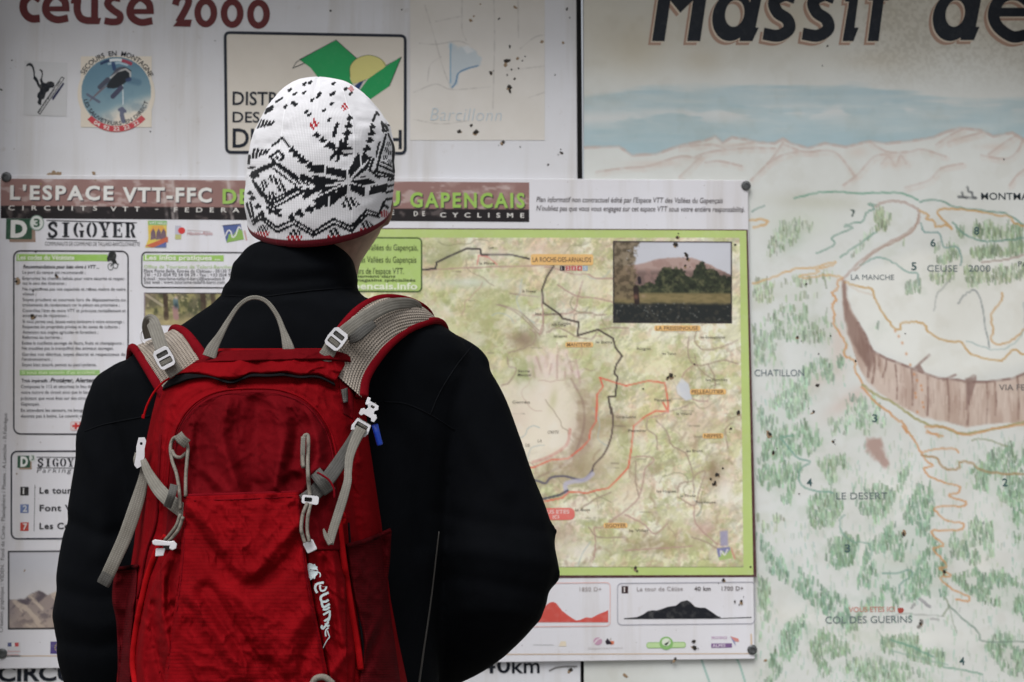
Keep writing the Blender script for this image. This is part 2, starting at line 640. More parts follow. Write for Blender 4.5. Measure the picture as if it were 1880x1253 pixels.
S.poly([(-40, 430), (3, 434), (4, 470), (-40, 470)], (70, 60, 50), 2)
S.build('route_lettering', white_panel, M_TITLE, True)

# ------------------------------------------------------------------ stickers on the white panel
# snowboarder sticker
st = empty('snowboarder_sticker', at(83, 214, YB), 'small square grey sticker of an upside-down snowboarder silhouette', 'sticker')
S = Sheet(0.0006)
S.poly([(45, 112), (124, 116), (122, 214), (43, 212)], (186, 187, 190), 0)
S.build('sticker_sheet', st)
S = Sheet(0.0006)
def zs(p): return np.asarray(p, float) / 6.963 + np.array([30, 80])
BK = (12, 18, 28)
S.poly(zs([(125, 300), (140, 262), (175, 250), (205, 265), (228, 310), (240, 370), (238, 415), (262, 440), (280, 470), (300, 530), (318, 520),
           (300, 470), (318, 440), (328, 390), (312, 352), (290, 345), (305, 330), (338, 350), (342, 400), (330, 455), (345, 500), (378, 510), (410, 490), (450, 485), (485, 505), (490, 545),
           (470, 570), (430, 572), (415, 612), (380, 630), (365, 690), (350, 715), (325, 720), (320, 795), (285, 785), (270, 755), (285, 715), (265, 680), (275, 640), (300, 615),
           (302, 580), (275, 550), (250, 490), (218, 455), (222, 420), (215, 350), (195, 300), (165, 285)]), BK, 1)
S.poly(zs([(268, 885), (580, 425), (620, 445), (305, 915)]), BK, 2)
S.poly(zs([(282, 884), (583, 440), (607, 450), (303, 900)]), (190, 190, 192), 3)
S.poly(zs([(455, 700), (600, 500), (615, 520), (470, 735)]), (30, 34, 70), 2)
d = np.array([583.0 - 282, 440 - 884]); L = np.hypot(*d); d /= L; nn = np.array([d[1], -d[0]])
def wrp(x, y):
    o = zs(np.array([306.0, 893.0]))
    return o[0] + d[0] * x - nn[0] * -y * 1.0 - 0, o[1] + d[1] * x + nn[1] * y
S.text('NATION MANIAC 2000', 0, 70, 0, 3.2, BK, 0.02, lay=4, warp=lambda x, y: (zs([300, 890])[0] + d[0] * x + d[1] * y, zs([300, 890])[1] + d[1] * x - d[0] * y))
S.build('snowboarder_print', st)

# mountain rescue sticker
st = empty('rescue_sticker', at(214, 240, YB), 'round mountain rescue sticker with a helicopter on blue sky', 'sticker')
def zr(p): return np.asarray(p, float) / 6.963 + np.array([30, 80])
cx, cy = zr([1278, 620]); R0 = 446 / 6.963
a = np.linspace(0, 2 * np.pi, 72, endpoint=False)
S = Sheet(0.0006)
S.poly(np.stack([cx + (R0 + 7) * np.cos(a), cy + 4 + (R0 + 6) * np.sin(a)], -1), (205, 197, 184), 0)
S.build('sticker_sheet', st)
cv = Canvas(cx - R0 - 1, cy - R0 - 1, cx + R0 + 1, cy + R0 + 1, 1.0, (92, 125, 143), False)
cv.mix(sstep(cy - 50, cy + 60, cv.Y + 0.25 * (cv.X - cx)), (128, 154, 164))
cv.mix(sstep(20, 52, (cv.Y - cy) + 0.35 * (cv.X - cx) + 14 * (fbm(cv.X, cv.Y, 30, 3) - .5)), (208, 200, 188))
cv.mix(0.35 * sstep(.45, .7, fbm(cv.X, cv.Y, 26, 5)), (75, 108, 132))
cv.stroke(zr([(1360, 500), (1365, 780)]), 1.2, (205, 210, 212), .9, .8)
cv.stroke(zr([(1180, 262), (1320, 250), (1420, 280)]), 2.5, (190, 205, 215), .7, 1)
cv.stroke(zr([(1240, 260), (1255, 330)]), 6, (40, 62, 100), .9, 1)
cv.stroke(zr([(1440, 470), (1560, 500)]), 6, (60, 90, 115), .45, 6)
cv.poly(zr([(1290, 330), (1400, 305), (1470, 350), (1465, 420), (1400, 500), (1320, 560), (1250, 580), (1170, 575), (1150, 545), (1200, 470)]), (28, 34, 40), 1, .8)
cv.stroke(zr([(1205, 440), (1290, 360), (1400, 330), (1455, 370), (1460, 420)]), 2.6, (185, 185, 185), .9, .8)
cv.poly(zr([(1200, 430), (1280, 320), (1330, 300), (1390, 300), (1260, 390)]), (70, 72, 84), .9, 1)
cv.poly(zr([(1170, 540), (1000, 690), (940, 745), (930, 735), (1060, 600), (1150, 540)]), (105, 96, 104), 1, .6)
cv.stroke(zr([(1070, 560), (1170, 465)]), 8, (66, 68, 82), .95, .8)
cv.stroke(zr([(1235, 680), (1340, 570)]), 8, (62, 62, 84), .95, .8)
cv.stroke(zr([(910, 655), (1060, 750)]), 4, (88, 92, 110), .9, .8)
cv.stroke(zr([(1420, 470), (1450, 462)]), 6, (45, 60, 95), .9, .8)
cv.stroke(zr([(1320, 850), (1355, 835), (1390, 870)]), 5, (84, 88, 112), .95, 1)
cv.stroke(zr([(1352, 840), (1350, 920), (1370, 1000)]), 7, (92, 96, 118), .95, 1)
cv.img[np.hypot(cv.X - cx, cv.Y - cy) > R0] = (205, 197, 184)
cv.build('helicopter_photo', st, 0.0007, M_PAINT)
S = Sheet(0.0008)
def arc_rect(r0, r1, a0, a1, col, lay):
    t = np.radians(np.linspace(a0, a1, 14))
    o = np.stack([cx + r1 * np.cos(t), cy - r1 * np.sin(t)], -1); i = np.stack([cx + r0 * np.cos(t[::-1]), cy - r0 * np.sin(t[::-1])], -1)
    S.poly(np.vstack([o, i]), col, lay)
arc_rect(R0 - 8, R0 - 3, 102, 120, (34, 55, 88), 1)
arc_rect(R0 - 8, R0 - 3, 80, 102, (205, 210, 214), 1)
arc_rect(R0 - 9, R0 - 3, 60, 80, (150, 62, 80), 1)
arc_rect(R0 - 1, R0 + 9.5, 224, 317, (178, 62, 70), 1)
def arc_text(t, r, a0, a1, h, col, up, lay=3, bold=0.012):
    v, f = glyph_mesh(t, bold, 1.0)
    wid = v[:, 0].max() - v[:, 0].min()
    def wp(x, y):
        u = x / x.max()
        if up:
            th = np.radians(a0 + (a1 - a0) * u); rr = r + y
        else:
            th = np.radians(a0 + (a1 - a0) * u); rr = r - y
        return cx + rr * np.cos(th), cy - rr * np.sin(th)
    S.text(t, 0, 100, 0, h, col, bold, lay=lay, warp=wp)
arc_text('SECOURS  EN  MONTAGNE', R0 + 2, 152, 24, 9, (30, 34, 42), True)
arc_text('LES SAUVETEURS  EN DIRECT', R0 - 2.5, 194, 343, 7, (40, 44, 56), False)
arc_text('04  92  22  22  22', R0 + 7.5, 234, 307, 6.8, (226, 205, 200), False, 3, 0.02)
S.build('rescue_print', st, None, True)

# district sign sticker
st = empty('district_sticker', at(580, 282, YB), 'rectangular beige sticker with black border and green leaf emblem, behind the hat', 'sticker')
c4 = [(412, 59), (746, 65), (746, 284), (415, 282)]
def quad_round(c, r):
    c = np.asarray(c, float); out = []
    for i in range(4):
        p, a, b_ = c[i], c[i - 1], c[(i + 1) % 4]
        u = (a - p) / np.hypot(*(a - p)); v = (b_ - p) / np.hypot(*(b_ - p))
        t = np.linspace(0, 1, 6)[:, None]
        A, Bc = p + u * r, p + v * r
        out.append((1 - t) ** 2 * A + 2 * t * (1 - t) * p + t ** 2 * Bc)
    return np.vstack(out)
S = Sheet(0.0006)
S.poly(quad_round(c4, 11), (200, 190, 172), 0)
S.poly(quad_round([(414, 61), (743, 67), (744, 281), (417, 279)], 9), (196, 190, 181), 1)
S.build('sticker_sheet', st)
S = Sheet(0.0008)
S.stroke(quad_round([(413.5, 60.5), (744, 66.5), (744, 282), (416, 280)], 9), 5.4, (18, 26, 40), 2, True)
S.text('DISTRICT', 427, 560, 193, 24, (20, 26, 38), 0.016)
S.text('DES PORTES', 427, 590, 225, 19, (20, 26, 38), 0.014)
S.text('DU GRAND CH', 427, 735, 271, 34, (20, 26, 38), 0.016)
def zd(p): return np.asarray(p, float) / 2.7647 + np.array([400, 0])
GR = (26, 138, 78)
S.poly(zd([(415, 305), (520, 250), (600, 205), (650, 250), (705, 300), (680, 345), (670, 400), (690, 440), (680, 460), (520, 410), (470, 345)]), GR, 2)
S.poly(zd([(720, 462), (760, 405), (850, 340), (932, 290), (870, 440), (765, 512)]), GR, 2)
S.poly(zd([(690, 440), (725, 415), (752, 405), (720, 462), (700, 470)]), (26, 52, 98), 3)
S.poly(catmull(zd([(672, 395), (672, 340), (705, 300), (765, 282), (825, 300), (852, 335), (800, 375), (760, 402), (690, 425)]), 5, True), (190, 184, 116), 4)
for ln in ([(380, 348), (400, 315), (415, 307)], [(380, 348), (440, 322), (415, 305), (520, 248), (600, 205), (705, 298)], [(852, 335), (932, 290), (870, 440)]):
    S.stroke(zd(ln), 1.0, (50, 60, 60), 5)
S.stroke(catmull(zd([(672, 395), (672, 340), (705, 300), (765, 282), (825, 300), (852, 335)]), 5), 1.0, (80, 84, 60), 5)
S.stroke(zd([(720, 455), (745, 412)]), 2, (195, 192, 186), 5)
S.build('district_print', st, M_TITLE)

# faded paper sticker
st = empty('faded_sticker', at(880, 258, YB), 'faded yellowed paper sheet with pale blue map sketch near the joint', 'sticker')
cv = Canvas(753, -60, 1000, 258, 1.5, (199, 196, 192), False)
cv.mix(.3 * fbm(cv.X, cv.Y, 60, 2), (188, 182, 172))
for pts in ([(770, 80), (800, 82), (840, 76), (860, 82)], [(780, 10), (795, 60), (815, 130), (830, 165)], [(905, -40), (908, 60), (905, 200)], [(850, -40), (848, 50), (856, 75)],
            [(955, 90), (980, 70), (1000, 64)], [(760, 170), (800, 155), (830, 165), (900, 160)], [(930, 130), (1000, 122)], [(785, 150), (790, 120), (810, 105)], [(760, 220), (810, 228), (860, 222)], [(970, 180), (1000, 170)], [(800, 40), (850, 30)], [(950, -40), (952, 70)]):
    cv.stroke(catmull(pts, 5), .8, (158, 154, 150), .5, 1.5, .6)
def zf(p): return np.asarray(p, float) / 2.7647 + np.array([400, 0])
cv.poly(zf([(1180, 222), (1215, 245), (1250, 240), (1290, 250), (1340, 295), (1335, 330), (1220, 365), (1210, 420), (1180, 440)]), (166, 180, 190), .7, 3, 12, 3)
cv.stroke(zf([(1183, 225), (1181, 300), (1181, 420)]), 2, (105, 145, 175), .7, 1)
cv.stroke(catmull(zf([(1320, 335), (1260, 352), (1220, 375), (1208, 420), (1190, 445)]), 5), 1.6, (70, 112, 150), .9, 1)
cv.poly(zf([(1240, 240), (1270, 232), (1300, 262), (1265, 275)]), (200, 202, 204), .8, 2)
cv.build('faded_sheet', st, 0.0006, M_PAINT)
S = Sheet(0.0008)
S.text('Barcillonn', 790, 920, 222, 24, (176, 187, 194), -0.016, 0.18, 1.05)
S.build('faded_lettering', st)

# ------------------------------------------------------------------ the painted relief map
def zm(p): return np.asarray(p, float) / 2.2927 + np.array([1060, 0])
def z2(p): return np.asarray(p, float) / 2.7235 + np.array([1370, 340])
def z3(p): return np.asarray(p, float) / 2.649 + np.array([1370, 780])
cv = Canvas(1072, -66, 2060, 1340, 2.0, (194, 197, 195), False)
X, Y = cv.X, cv.Y
n = fbm(X, Y, 120, 4, 5)
cv.mix(.8 * sstep(190, 20, Y) * (0.5 + n), (192, 187, 174))
cv.blob(1170, 90, 60, 50, (172, 162, 140), .5); cv.blob(1290, 110, 40, 26, (176, 166, 146), .4); cv.blob(1600, 110, 60, 20, (180, 170, 152), .35)
cv.mul(.28 * sstep(.45, .6, fbm(X, Y, 5, 9, 2)) * sstep(200, 60, Y) * sstep(1500, 1650, X), (200, 196, 188))
ridge = zm([(0, 625), (40, 622), (175, 618), (230, 655), (330, 650), (430, 615), (540, 592), (580, 575), (612, 602), (650, 580), (720, 590), (760, 600), (830, 605), (865, 585), (900, 605), (970, 625), (1040, 605), (1130, 620), (1230, 595), (1300, 605), (1400, 595), (1500, 580), (1540, 560), (1610, 540), (1700, 550), (1750, 575), (1830, 560), (1880, 590), (1990, 560), (2290, 600)])
top = np.interp(X, [1072, 1150, 1300, 1420, 1560, 1660, 1750, 1880, 2060], [180, 165, 158, 160, 158, 170, 185, 185, 180])
rl = np.interp(X, ridge[:, 0], ridge[:, 1])
streak = fbm(X * .12, Y, 9, 6, 4)
skym = sstep(-8, 10, Y - top + 22 * (streak - .5)) * sstep(2, -2, Y - rl)
cv.mix(skym * (.4 + .7 * streak), (158, 178, 184))
cloud = sstep(.48, .66, fbm(X * .22, Y, 16, 12, 3)) * np.exp(-((Y - 205 + (X - 1500) * .03) / 14) ** 2)
cv.mix(.8 * cloud * skym, (196, 198, 198))
cv.mix(.35 * skym * sstep(230, 265, Y), (138, 168, 180))
BRN = (176, 160, 154)
cv.stroke(ridge, 2.6, BRN, .75, 3, .5)
for k, ln in enumerate([[(80, 725), (200, 708), (300, 700), (430, 660), (510, 668)], [(430, 745), (500, 680), (520, 660)], [(500, 660), (560, 640), (700, 625), (830, 625)], [(730, 760), (800, 690), (840, 640), (865, 600)],
           [(800, 690), (860, 655), (930, 640), (1000, 640)], [(870, 610), (960, 640), (1080, 640), (1165, 740)], [(1120, 780), (1180, 735), (1250, 660), (1320, 650)], [(1230, 597), (1300, 640), (1400, 640), (1450, 630), (1550, 660)],
           [(1510, 610), (1570, 570), (1620, 545)], [(1560, 600), (1620, 580), (1700, 560)], [(1380, 790), (1480, 760), (1530, 710), (1620, 690)], [(1730, 650), (1800, 600), (1850, 570)], [(1700, 655), (1800, 670), (1850, 640), (1876, 590)], [(1820, 780), (1850, 740), (1880, 715)],
           [(540, 685), (600, 680), (690, 700)], [(1280, 690), (1310, 660), (1340, 700), (1360, 655), (1385, 690)], [(430, 620), (480, 615), (560, 610), (620, 620), (740, 600)], [(1870, 590), (1960, 650), (2100, 680)]]):
    cv.stroke(catmull(zm(ln), 4), 2.0, (172, 156, 150), .6, 2.4, .5, k)
    cv.stroke(catmull(zm(np.array(ln) + [6, 10]), 4), 5, (186, 170, 162), .3, 6, .6, k)
for b_ in [(1600, 590, 50, 12), (1180, 640, 40, 24), (330, 690, 120, 14), (1340, 690, 50, 18), (1760, 620, 60, 14), (640, 610, 90, 8)]:
    p = zm(b_[:2]); cv.blob(p[0], p[1], b_[2] / 2.3, b_[3] / 2.3, (188, 176, 168), .5)
# plateau wash and shaded valleys
p = z2([(480, 70), (540, 60)])
cv.blob(1500, 372, 80, 14, (178, 180, 168), .7, .05); cv.blob(1470, 410, 60, 26, (184, 190, 178), .6)
cv.blob(1450, 440, 30, 22, (160, 172, 160), .6, -.5)
cv.poly(z2([(500, 560), (560, 440), (850, 330), (1389, 350), (1500, 700), (1450, 880), (1100, 960), (900, 940), (640, 820), (560, 690)]), (206, 207, 202), .7, 14)
for q in [(1640, 905, 70, 40), (1600, 1010, 60, 30), (1460, 1130, 80, 20), (1800, 1010, 30, 90), (1650, 1170, 120, 18)]:
    cv.blob(*q, (207, 208, 203), .6)
cv.blob(1500, 700, 40, 14, (190, 172, 165), .5, -.6); cv.blob(1560, 735, 50, 14, (188, 168, 160), .6, -.6); cv.blob(1540, 640, 16, 60, (192, 178, 170), .6)
# forest: short upright brush dabs
rs = np.random.RandomState(5)
FOREST = [  # polygon (px), number, colour
    (z2([(100, 330), (180, 200), (270, 180), (340, 230), (250, 290), (100, 390)]), 60, (150, 168, 150)),
    (z2([(640, 150), (700, 100), (745, 140), (700, 230), (650, 230)]), 45, (148, 164, 140)),
    (z2([(1040, 230), (1160, 200), (1300, 190), (1389, 210), (1389, 300), (1200, 280), (1060, 270)]), 90, (124, 150, 124)),
    (z2([(1100, 350), (1200, 320), (1389, 290), (1389, 350), (1160, 380)]), 110, (128, 152, 128)),
    (z2([(900, 460), (1100, 430), (1389, 400), (1389, 470), (1200, 520), (950, 500)]), 110, (140, 160, 136)),
    (z2([(940, 330), (1020, 300), (1080, 360), (1000, 400), (950, 390)]), 40, (136, 160, 140)),
    (z2([(790, 510), (870, 480), (890, 540), (800, 550)]), 26, (150, 170, 156)), (z2([(700, 340), (790, 300), (800, 340), (720, 360)]), 24, (150, 168, 146)),
    (z2([(640, 700), (690, 670), (720, 740), (650, 750)]), 24, (160, 180, 170)), (z2([(40, 490), (300, 470), (430, 450), (380, 560), (280, 580), (40, 600)]), 80, (160, 176, 156)),
    (z2([(200, 620), (360, 620), (420, 700), (400, 790), (200, 780), (40, 740)]), 120, (142, 168, 148)), (z2([(40, 760), (160, 760), (140, 900), (40, 920)]), 60, (150, 176, 158)),
    (z2([(280, 940), (420, 860), (530, 900), (400, 1010), (300, 1000)]), 80, (140, 170, 152)), (z2([(120, 960), (300, 960), (330, 1100), (200, 1253), (60, 1253), (40, 1150), (200, 1040)]), 150, (146, 176, 160)),
    (z2([(420, 1200), (520, 1090), (640, 1080), (700, 1200), (600, 1253), (430, 1253)]), 90, (152, 182, 164)), (z2([(560, 330), (600, 250), (650, 230), (560, 350), (480, 400)]), 30, (165, 184, 168)),
    (z3([(60, 90), (330, 0), (380, 90), (300, 160), (240, 300), (220, 390), (130, 370), (60, 270)]), 260, (126, 162, 140)),
    (z3([(330, 170), (520, 160), (470, 280), (420, 330)]), 60, (140, 168, 148)), (z3([(250, 400), (420, 330), (480, 400), (420, 500), (330, 510)]), 130, (128, 160, 138)),
    (z3([(500, 330), (700, 300), (760, 240), (800, 200), (760, 330), (660, 480), (600, 520)]), 120, (132, 166, 146)), (z3([(360, 600), (480, 540), (560, 560), (520, 690), (440, 715), (370, 650)]), 130, (118, 156, 134)),
    (z3([(560, 740), (600, 600), (760, 480), (830, 330), (900, 330), (910, 560), (960, 650), (960, 860), (860, 820), (740, 880), (560, 890)]), 420, (116, 156, 136)),
    (z3([(990, 560), (1100, 480), (1190, 500), (1200, 640), (1110, 680), (1000, 640)]), 130, (136, 166, 148)), (z3([(1100, 240), (1200, 140), (1351, 120), (1351, 420), (1290, 400), (1210, 350), (1110, 310)]), 220, (124, 160, 138)),
    (z3([(1280, 440), (1351, 420), (1480, 500), (1480, 800), (1351, 720)]), 120, (112, 154, 130)), (z3([(1000, 760), (1200, 700), (1351, 800), (1351, 960), (1250, 900), (1130, 860)]), 190, (124, 160, 140)),
    (z3([(60, 560), (200, 660), (360, 800), (480, 860), (500, 1000), (430, 960), (250, 820), (60, 680)]), 240, (116, 156, 138)),
    (z3([(300, 1010), (400, 1030), (500, 1110), (370, 1230), (320, 1110)]), 110, (128, 160, 138)), (z3([(180, 1000), (290, 940), (280, 1060), (130, 1253), (90, 1253)]), 110, (122, 160, 140)),
    (z3([(640, 1050), (840, 1040), (840, 1100), (980, 1120), (960, 1190), (800, 1150), (650, 1110)]), 150, (132, 162, 142)), (z3([(500, 1150), (640, 1140), (900, 1230), (900, 1300), (480, 1300)]), 170, (136, 166, 146)),
    (z3([(1150, 1080), (1220, 990), (1351, 1080), (1480, 1050), (1480, 1300), (1240, 1200)]), 200, (128, 162, 144)), (z3([(60, 760), (120, 780), (110, 960), (60, 1060)]), 60, (140, 172, 150)), (z3([(620, 880), (520, 960), (620, 1060), (480, 1020)]), 70, (140, 170, 150)), (z3([(40, 420), (200, 470), (180, 540), (60, 520)]), 40, (160, 180, 160)),
]
for k in range(2600):                                       # thin hatching over all the lower slopes
    x, y = rs.uniform(1385, 2050), rs.uniform(560, 1330)
    if fbm(np.array([x]), np.array([y]), 90, 14, 4)[0] + .12 * (y > 800) < .5 or (y < 800 and x > 1560):
        continue
    L = rs.uniform(5, 13)
    cv.stroke([(x + rs.uniform(-2, 2), y - L), (x, y)], rs.uniform(.5, 1.8), (rs.uniform(140, 166), rs.uniform(168, 182), rs.uniform(150, 168)), rs.uniform(.25, .6), 1.5)
for poly, cnt, col in FOREST:
    lo, hi = poly.min(0), poly.max(0)
    cnt = int(cnt * 2.1)
    mid = poly.mean(0)
    q = rs.rand(cnt * 5, 2) * (hi - lo) * 1.12 + lo - (hi - lo) * .06
    q = q[inside(q[:, 0], q[:, 1], mid + (poly - mid) * rs.uniform(.95, 1.12)) & (fbm(q[:, 0], q[:, 1], 22, cnt % 50, 3) > .43)][:cnt]
    col = tuple(np.array(col) * .72 + np.array([56, 50, 46]))
    cv.poly(poly, col, .2, 16, 50, cnt)
    for x, y in q:
        L = rs.uniform(4, 14); sl = rs.uniform(-.2, .2)
        k = rs.uniform(.72, 1.16)
        c = np.array(col) * k + rs.uniform(-6, 6, 3)
        cv.stroke([(x - sl * L, y - L), (x, y)], rs.uniform(.6, 2.4), c * np.array([.96, 1.0, .97]), rs.uniform(.35, .85), 1.3)
# cliff band
cl = z2([(478, 470), (500, 480), (500, 560), (520, 620), (560, 690), (600, 760), (630, 830), (700, 868), (760, 890), (830, 918), (900, 945), (960, 965), (1060, 975), (1110, 985), (1200, 985), (1330, 968), (1400, 940), (1600, 930), (1700, 1180),
         (1400, 1185), (1200, 1195), (1100, 1212), (1000, 1185), (880, 1160), (780, 1108), (680, 1050), (600, 980), (552, 880), (505, 745), (482, 600)])
cv.poly(cl, (184, 168, 158), .95, 3, 4, 2)
cv.poly(z2([(478, 470), (500, 480), (500, 560), (520, 620), (560, 690), (600, 760), (640, 850), (620, 930), (560, 850), (510, 745), (484, 600)]), (132, 110, 102), .85, 4, 6, 3)
cv.mul(.4 * inside(X, Y, cl) * sstep(.4, .7, fbm(X, Y * .2, 12, 3, 3)), (200, 180, 172))
for x0, y0, x1, y1, w in [(560, 690, 600, 900, 8), (600, 770, 610, 960, 7), (640, 840, 630, 990, 6), (662, 860, 660, 920, 6), (745, 900, 752, 1070, 3), (826, 920, 830, 1100, 3), (905, 960, 905, 1150, 5), (1005, 970, 1012, 1180, 3), (1110, 990, 1105, 1200, 5), (1202, 990, 1200, 1190, 2), (1245, 990, 1245, 1150, 4), (1355, 960, 1360, 1170, 4), (700, 880, 680, 960, 5), (1440, 950, 1445, 1170, 4), (1500, 950, 1500, 1170, 3)]:
    cv.stroke(catmull(z2([(x0, y0), ((x0 + x1) / 2 + 5, (y0 + y1) / 2), (x1, y1)]), 5), w / 2.6, (122, 98, 90), .75, 2.5, .6, int(x0))
rs = np.random.RandomState(77)
for k in range(90):
    x = rs.uniform(640, 1560); y = np.interp(x, [560, 640, 830, 960, 1110, 1330, 1600], [700, 845, 918, 965, 985, 968, 930]) + rs.uniform(5, 120)
    cv.stroke(z2([(x, y), (x + rs.uniform(-6, 6), y + rs.uniform(30, 90))]), rs.uniform(.5, 1.4), (150, 126, 116) if k % 2 else (200, 188, 180), rs.uniform(.2, .5), 1.6)
cv.stroke(z2([(560, 690), (600, 760), (630, 830), (700, 868), (760, 890), (830, 918), (900, 945), (960, 965), (1060, 975), (1110, 985), (1200, 985), (1330, 968), (1400, 940), (1600, 930)]), 2.2, (122, 98, 92), .8, 2.5, .5)
for t in ([(835, 920), (870, 890), (915, 850)], [(985, 975), (1045, 950)], [(1090, 985), (1145, 955), (1120, 1060), (1100, 1120)]):
    cv.stroke(catmull(z2(t), 4), 1.4, (122, 98, 92), .7, 3, .4)
cv.poly(z2([(842, 918), (866, 892), (890, 935)]), (122, 98, 92), .8, 2); cv.poly(z2([(1096, 968), (1140, 962), (1126, 1050), (1102, 1100)]), (126, 104, 98), .8, 3)
cv.poly(z3([(590, 75), (650, 65), (670, 130), (705, 195), (680, 210), (620, 160), (580, 130)]), (156, 130, 122), .85, 5, 14, 7)
# white summer paths, streams and roads
GRN = (92, 128, 116); ORG = (190, 156, 112); ORD = (186, 136, 94)
def wig(pts, amp, seed, n=6):
    c = catmull(pts, n); r = np.random.RandomState(seed)
    return c + (r.rand(*c.shape) - .5) * amp
for k, (pts, w, col, a) in enumerate([
    ([(240, 65), (350, 40), (450, 32), (560, 42), (700, 40), (780, 45), (855, 75)], 2.2, (104, 146, 128), .9), ([(870, 85), (960, 75), (1050, 110), (1200, 130), (1300, 145), (1389, 205)], 2, GRN, .8),
    ([(350, 345), (440, 300), (430, 265), (530, 215), (490, 205), (580, 180), (600, 140), (640, 120), (610, 95), (650, 100)], 1.6, (110, 140, 128), .9), ([(470, 360), (560, 300), (650, 235)], 1.8, (104, 138, 124), .8),
    ([(870, 190), (890, 235), (960, 240), (990, 310), (1050, 310), (1075, 370), (1070, 400)], 1.4, (110, 140, 138), .9), ([(570, 400), (650, 365), (720, 380), (800, 430), (855, 445), (860, 500)], 1.6, (120, 150, 142), .85),
    ([(1030, 190), (1100, 250), (1190, 280), (1300, 275), (1389, 265)], 2, GRN, .8), ([(1180, 385), (1290, 375), (1389, 350)], 2, (140, 120, 112), .7),
    ([(645, 105), (720, 80), (800, 90), (860, 130), (850, 200), (770, 260), (640, 330), (550, 400), (490, 465)], 3.2, (158, 136, 128), .75), ([(865, 150), (840, 220), (760, 275), (650, 330), (540, 430)], 1.6, (150, 124, 110), .8),
    ([(865, 130), (910, 150), (900, 170), (940, 180), (950, 210), (1000, 200), (1030, 220), (960, 150), (980, 120), (1100, 125), (1250, 150), (1320, 160), (1340, 190), (1389, 205)], 2.2, (178, 136, 84), .85),
    ([(35, 495), (150, 455), (250, 420), (350, 410), (440, 385), (430, 400), (350, 420), (360, 435), (270, 455), (290, 465), (400, 450), (470, 460)], 2.2, ORG, .9), ([(20, 175), (95, 175), (100, 195), (35, 210)], 3, ORG, .95),
    ([(480, 465), (460, 480), (455, 520), (430, 540), (450, 575), (430, 600), (440, 650), (440, 700), (490, 780), (500, 810), (490, 850), (540, 880), (545, 930), (580, 990)], 2.2, (188, 136, 90), .9),
    ([(495, 485), (560, 510), (625, 520), (640, 560), (690, 650), (740, 715), (770, 722), (780, 690), (850, 685), (895, 700), (910, 735), (1000, 780), (1070, 785), (1110, 835), (1160, 860), (1260, 878), (1300, 860), (1340, 825), (1389, 850), (1480, 840)], 2.2, (176, 140, 90), .9),
    ([(500, 490), (560, 530), (630, 550)], 2.4, (190, 180, 168), .7), ([(1280, 540), (1275, 580), (1225, 650), (1235, 720), (1225, 780), (1270, 795), (1340, 770), (1389, 720)], 2.2, (180, 142, 96), .85), ([(1389, 590), (1389, 720), (1330, 800), (1240, 825), (1100, 780)], 1.4, (150, 166, 164), .8),
    ([(580, 1000), (650, 1050), (740, 1090), (820, 1150), (900, 1195), (1000, 1215), (1100, 1245), (1389, 1185), (1500, 1175)], 3, (140, 134, 88), .9), ([(580, 1010), (640, 1080), (720, 1140), (740, 1165), (790, 1195), (800, 1240)], 2.6, ORD, .9), ([(900, 1235), (980, 1253)], 2.2, ORD, .7),
    ([(940, 630), (960, 540), (1035, 460)], 1.3, (150, 154, 152), .8), ([(1062, 592), (1095, 548), (1160, 545), (1215, 815)], 1.5, (128, 134, 136), .9), ([(30, 130), (88, 105)], 1.8, (110, 136, 128), .8)]):
    cv.stroke(wig(z2(pts), 2.6, k), w, col, a * .85, 1.8, .25, k)
for t in np.linspace(0, 1, 14):
    p = z2(catmull([(745, 730), (780, 790), (820, 900), (850, 970), (880, 1020), (840, 1050), (890, 1100), (850, 1140)], 8))[int(t * 55)]
    cv.blob(p[0], p[1], 2, 2.4, (182, 124, 84), .9)
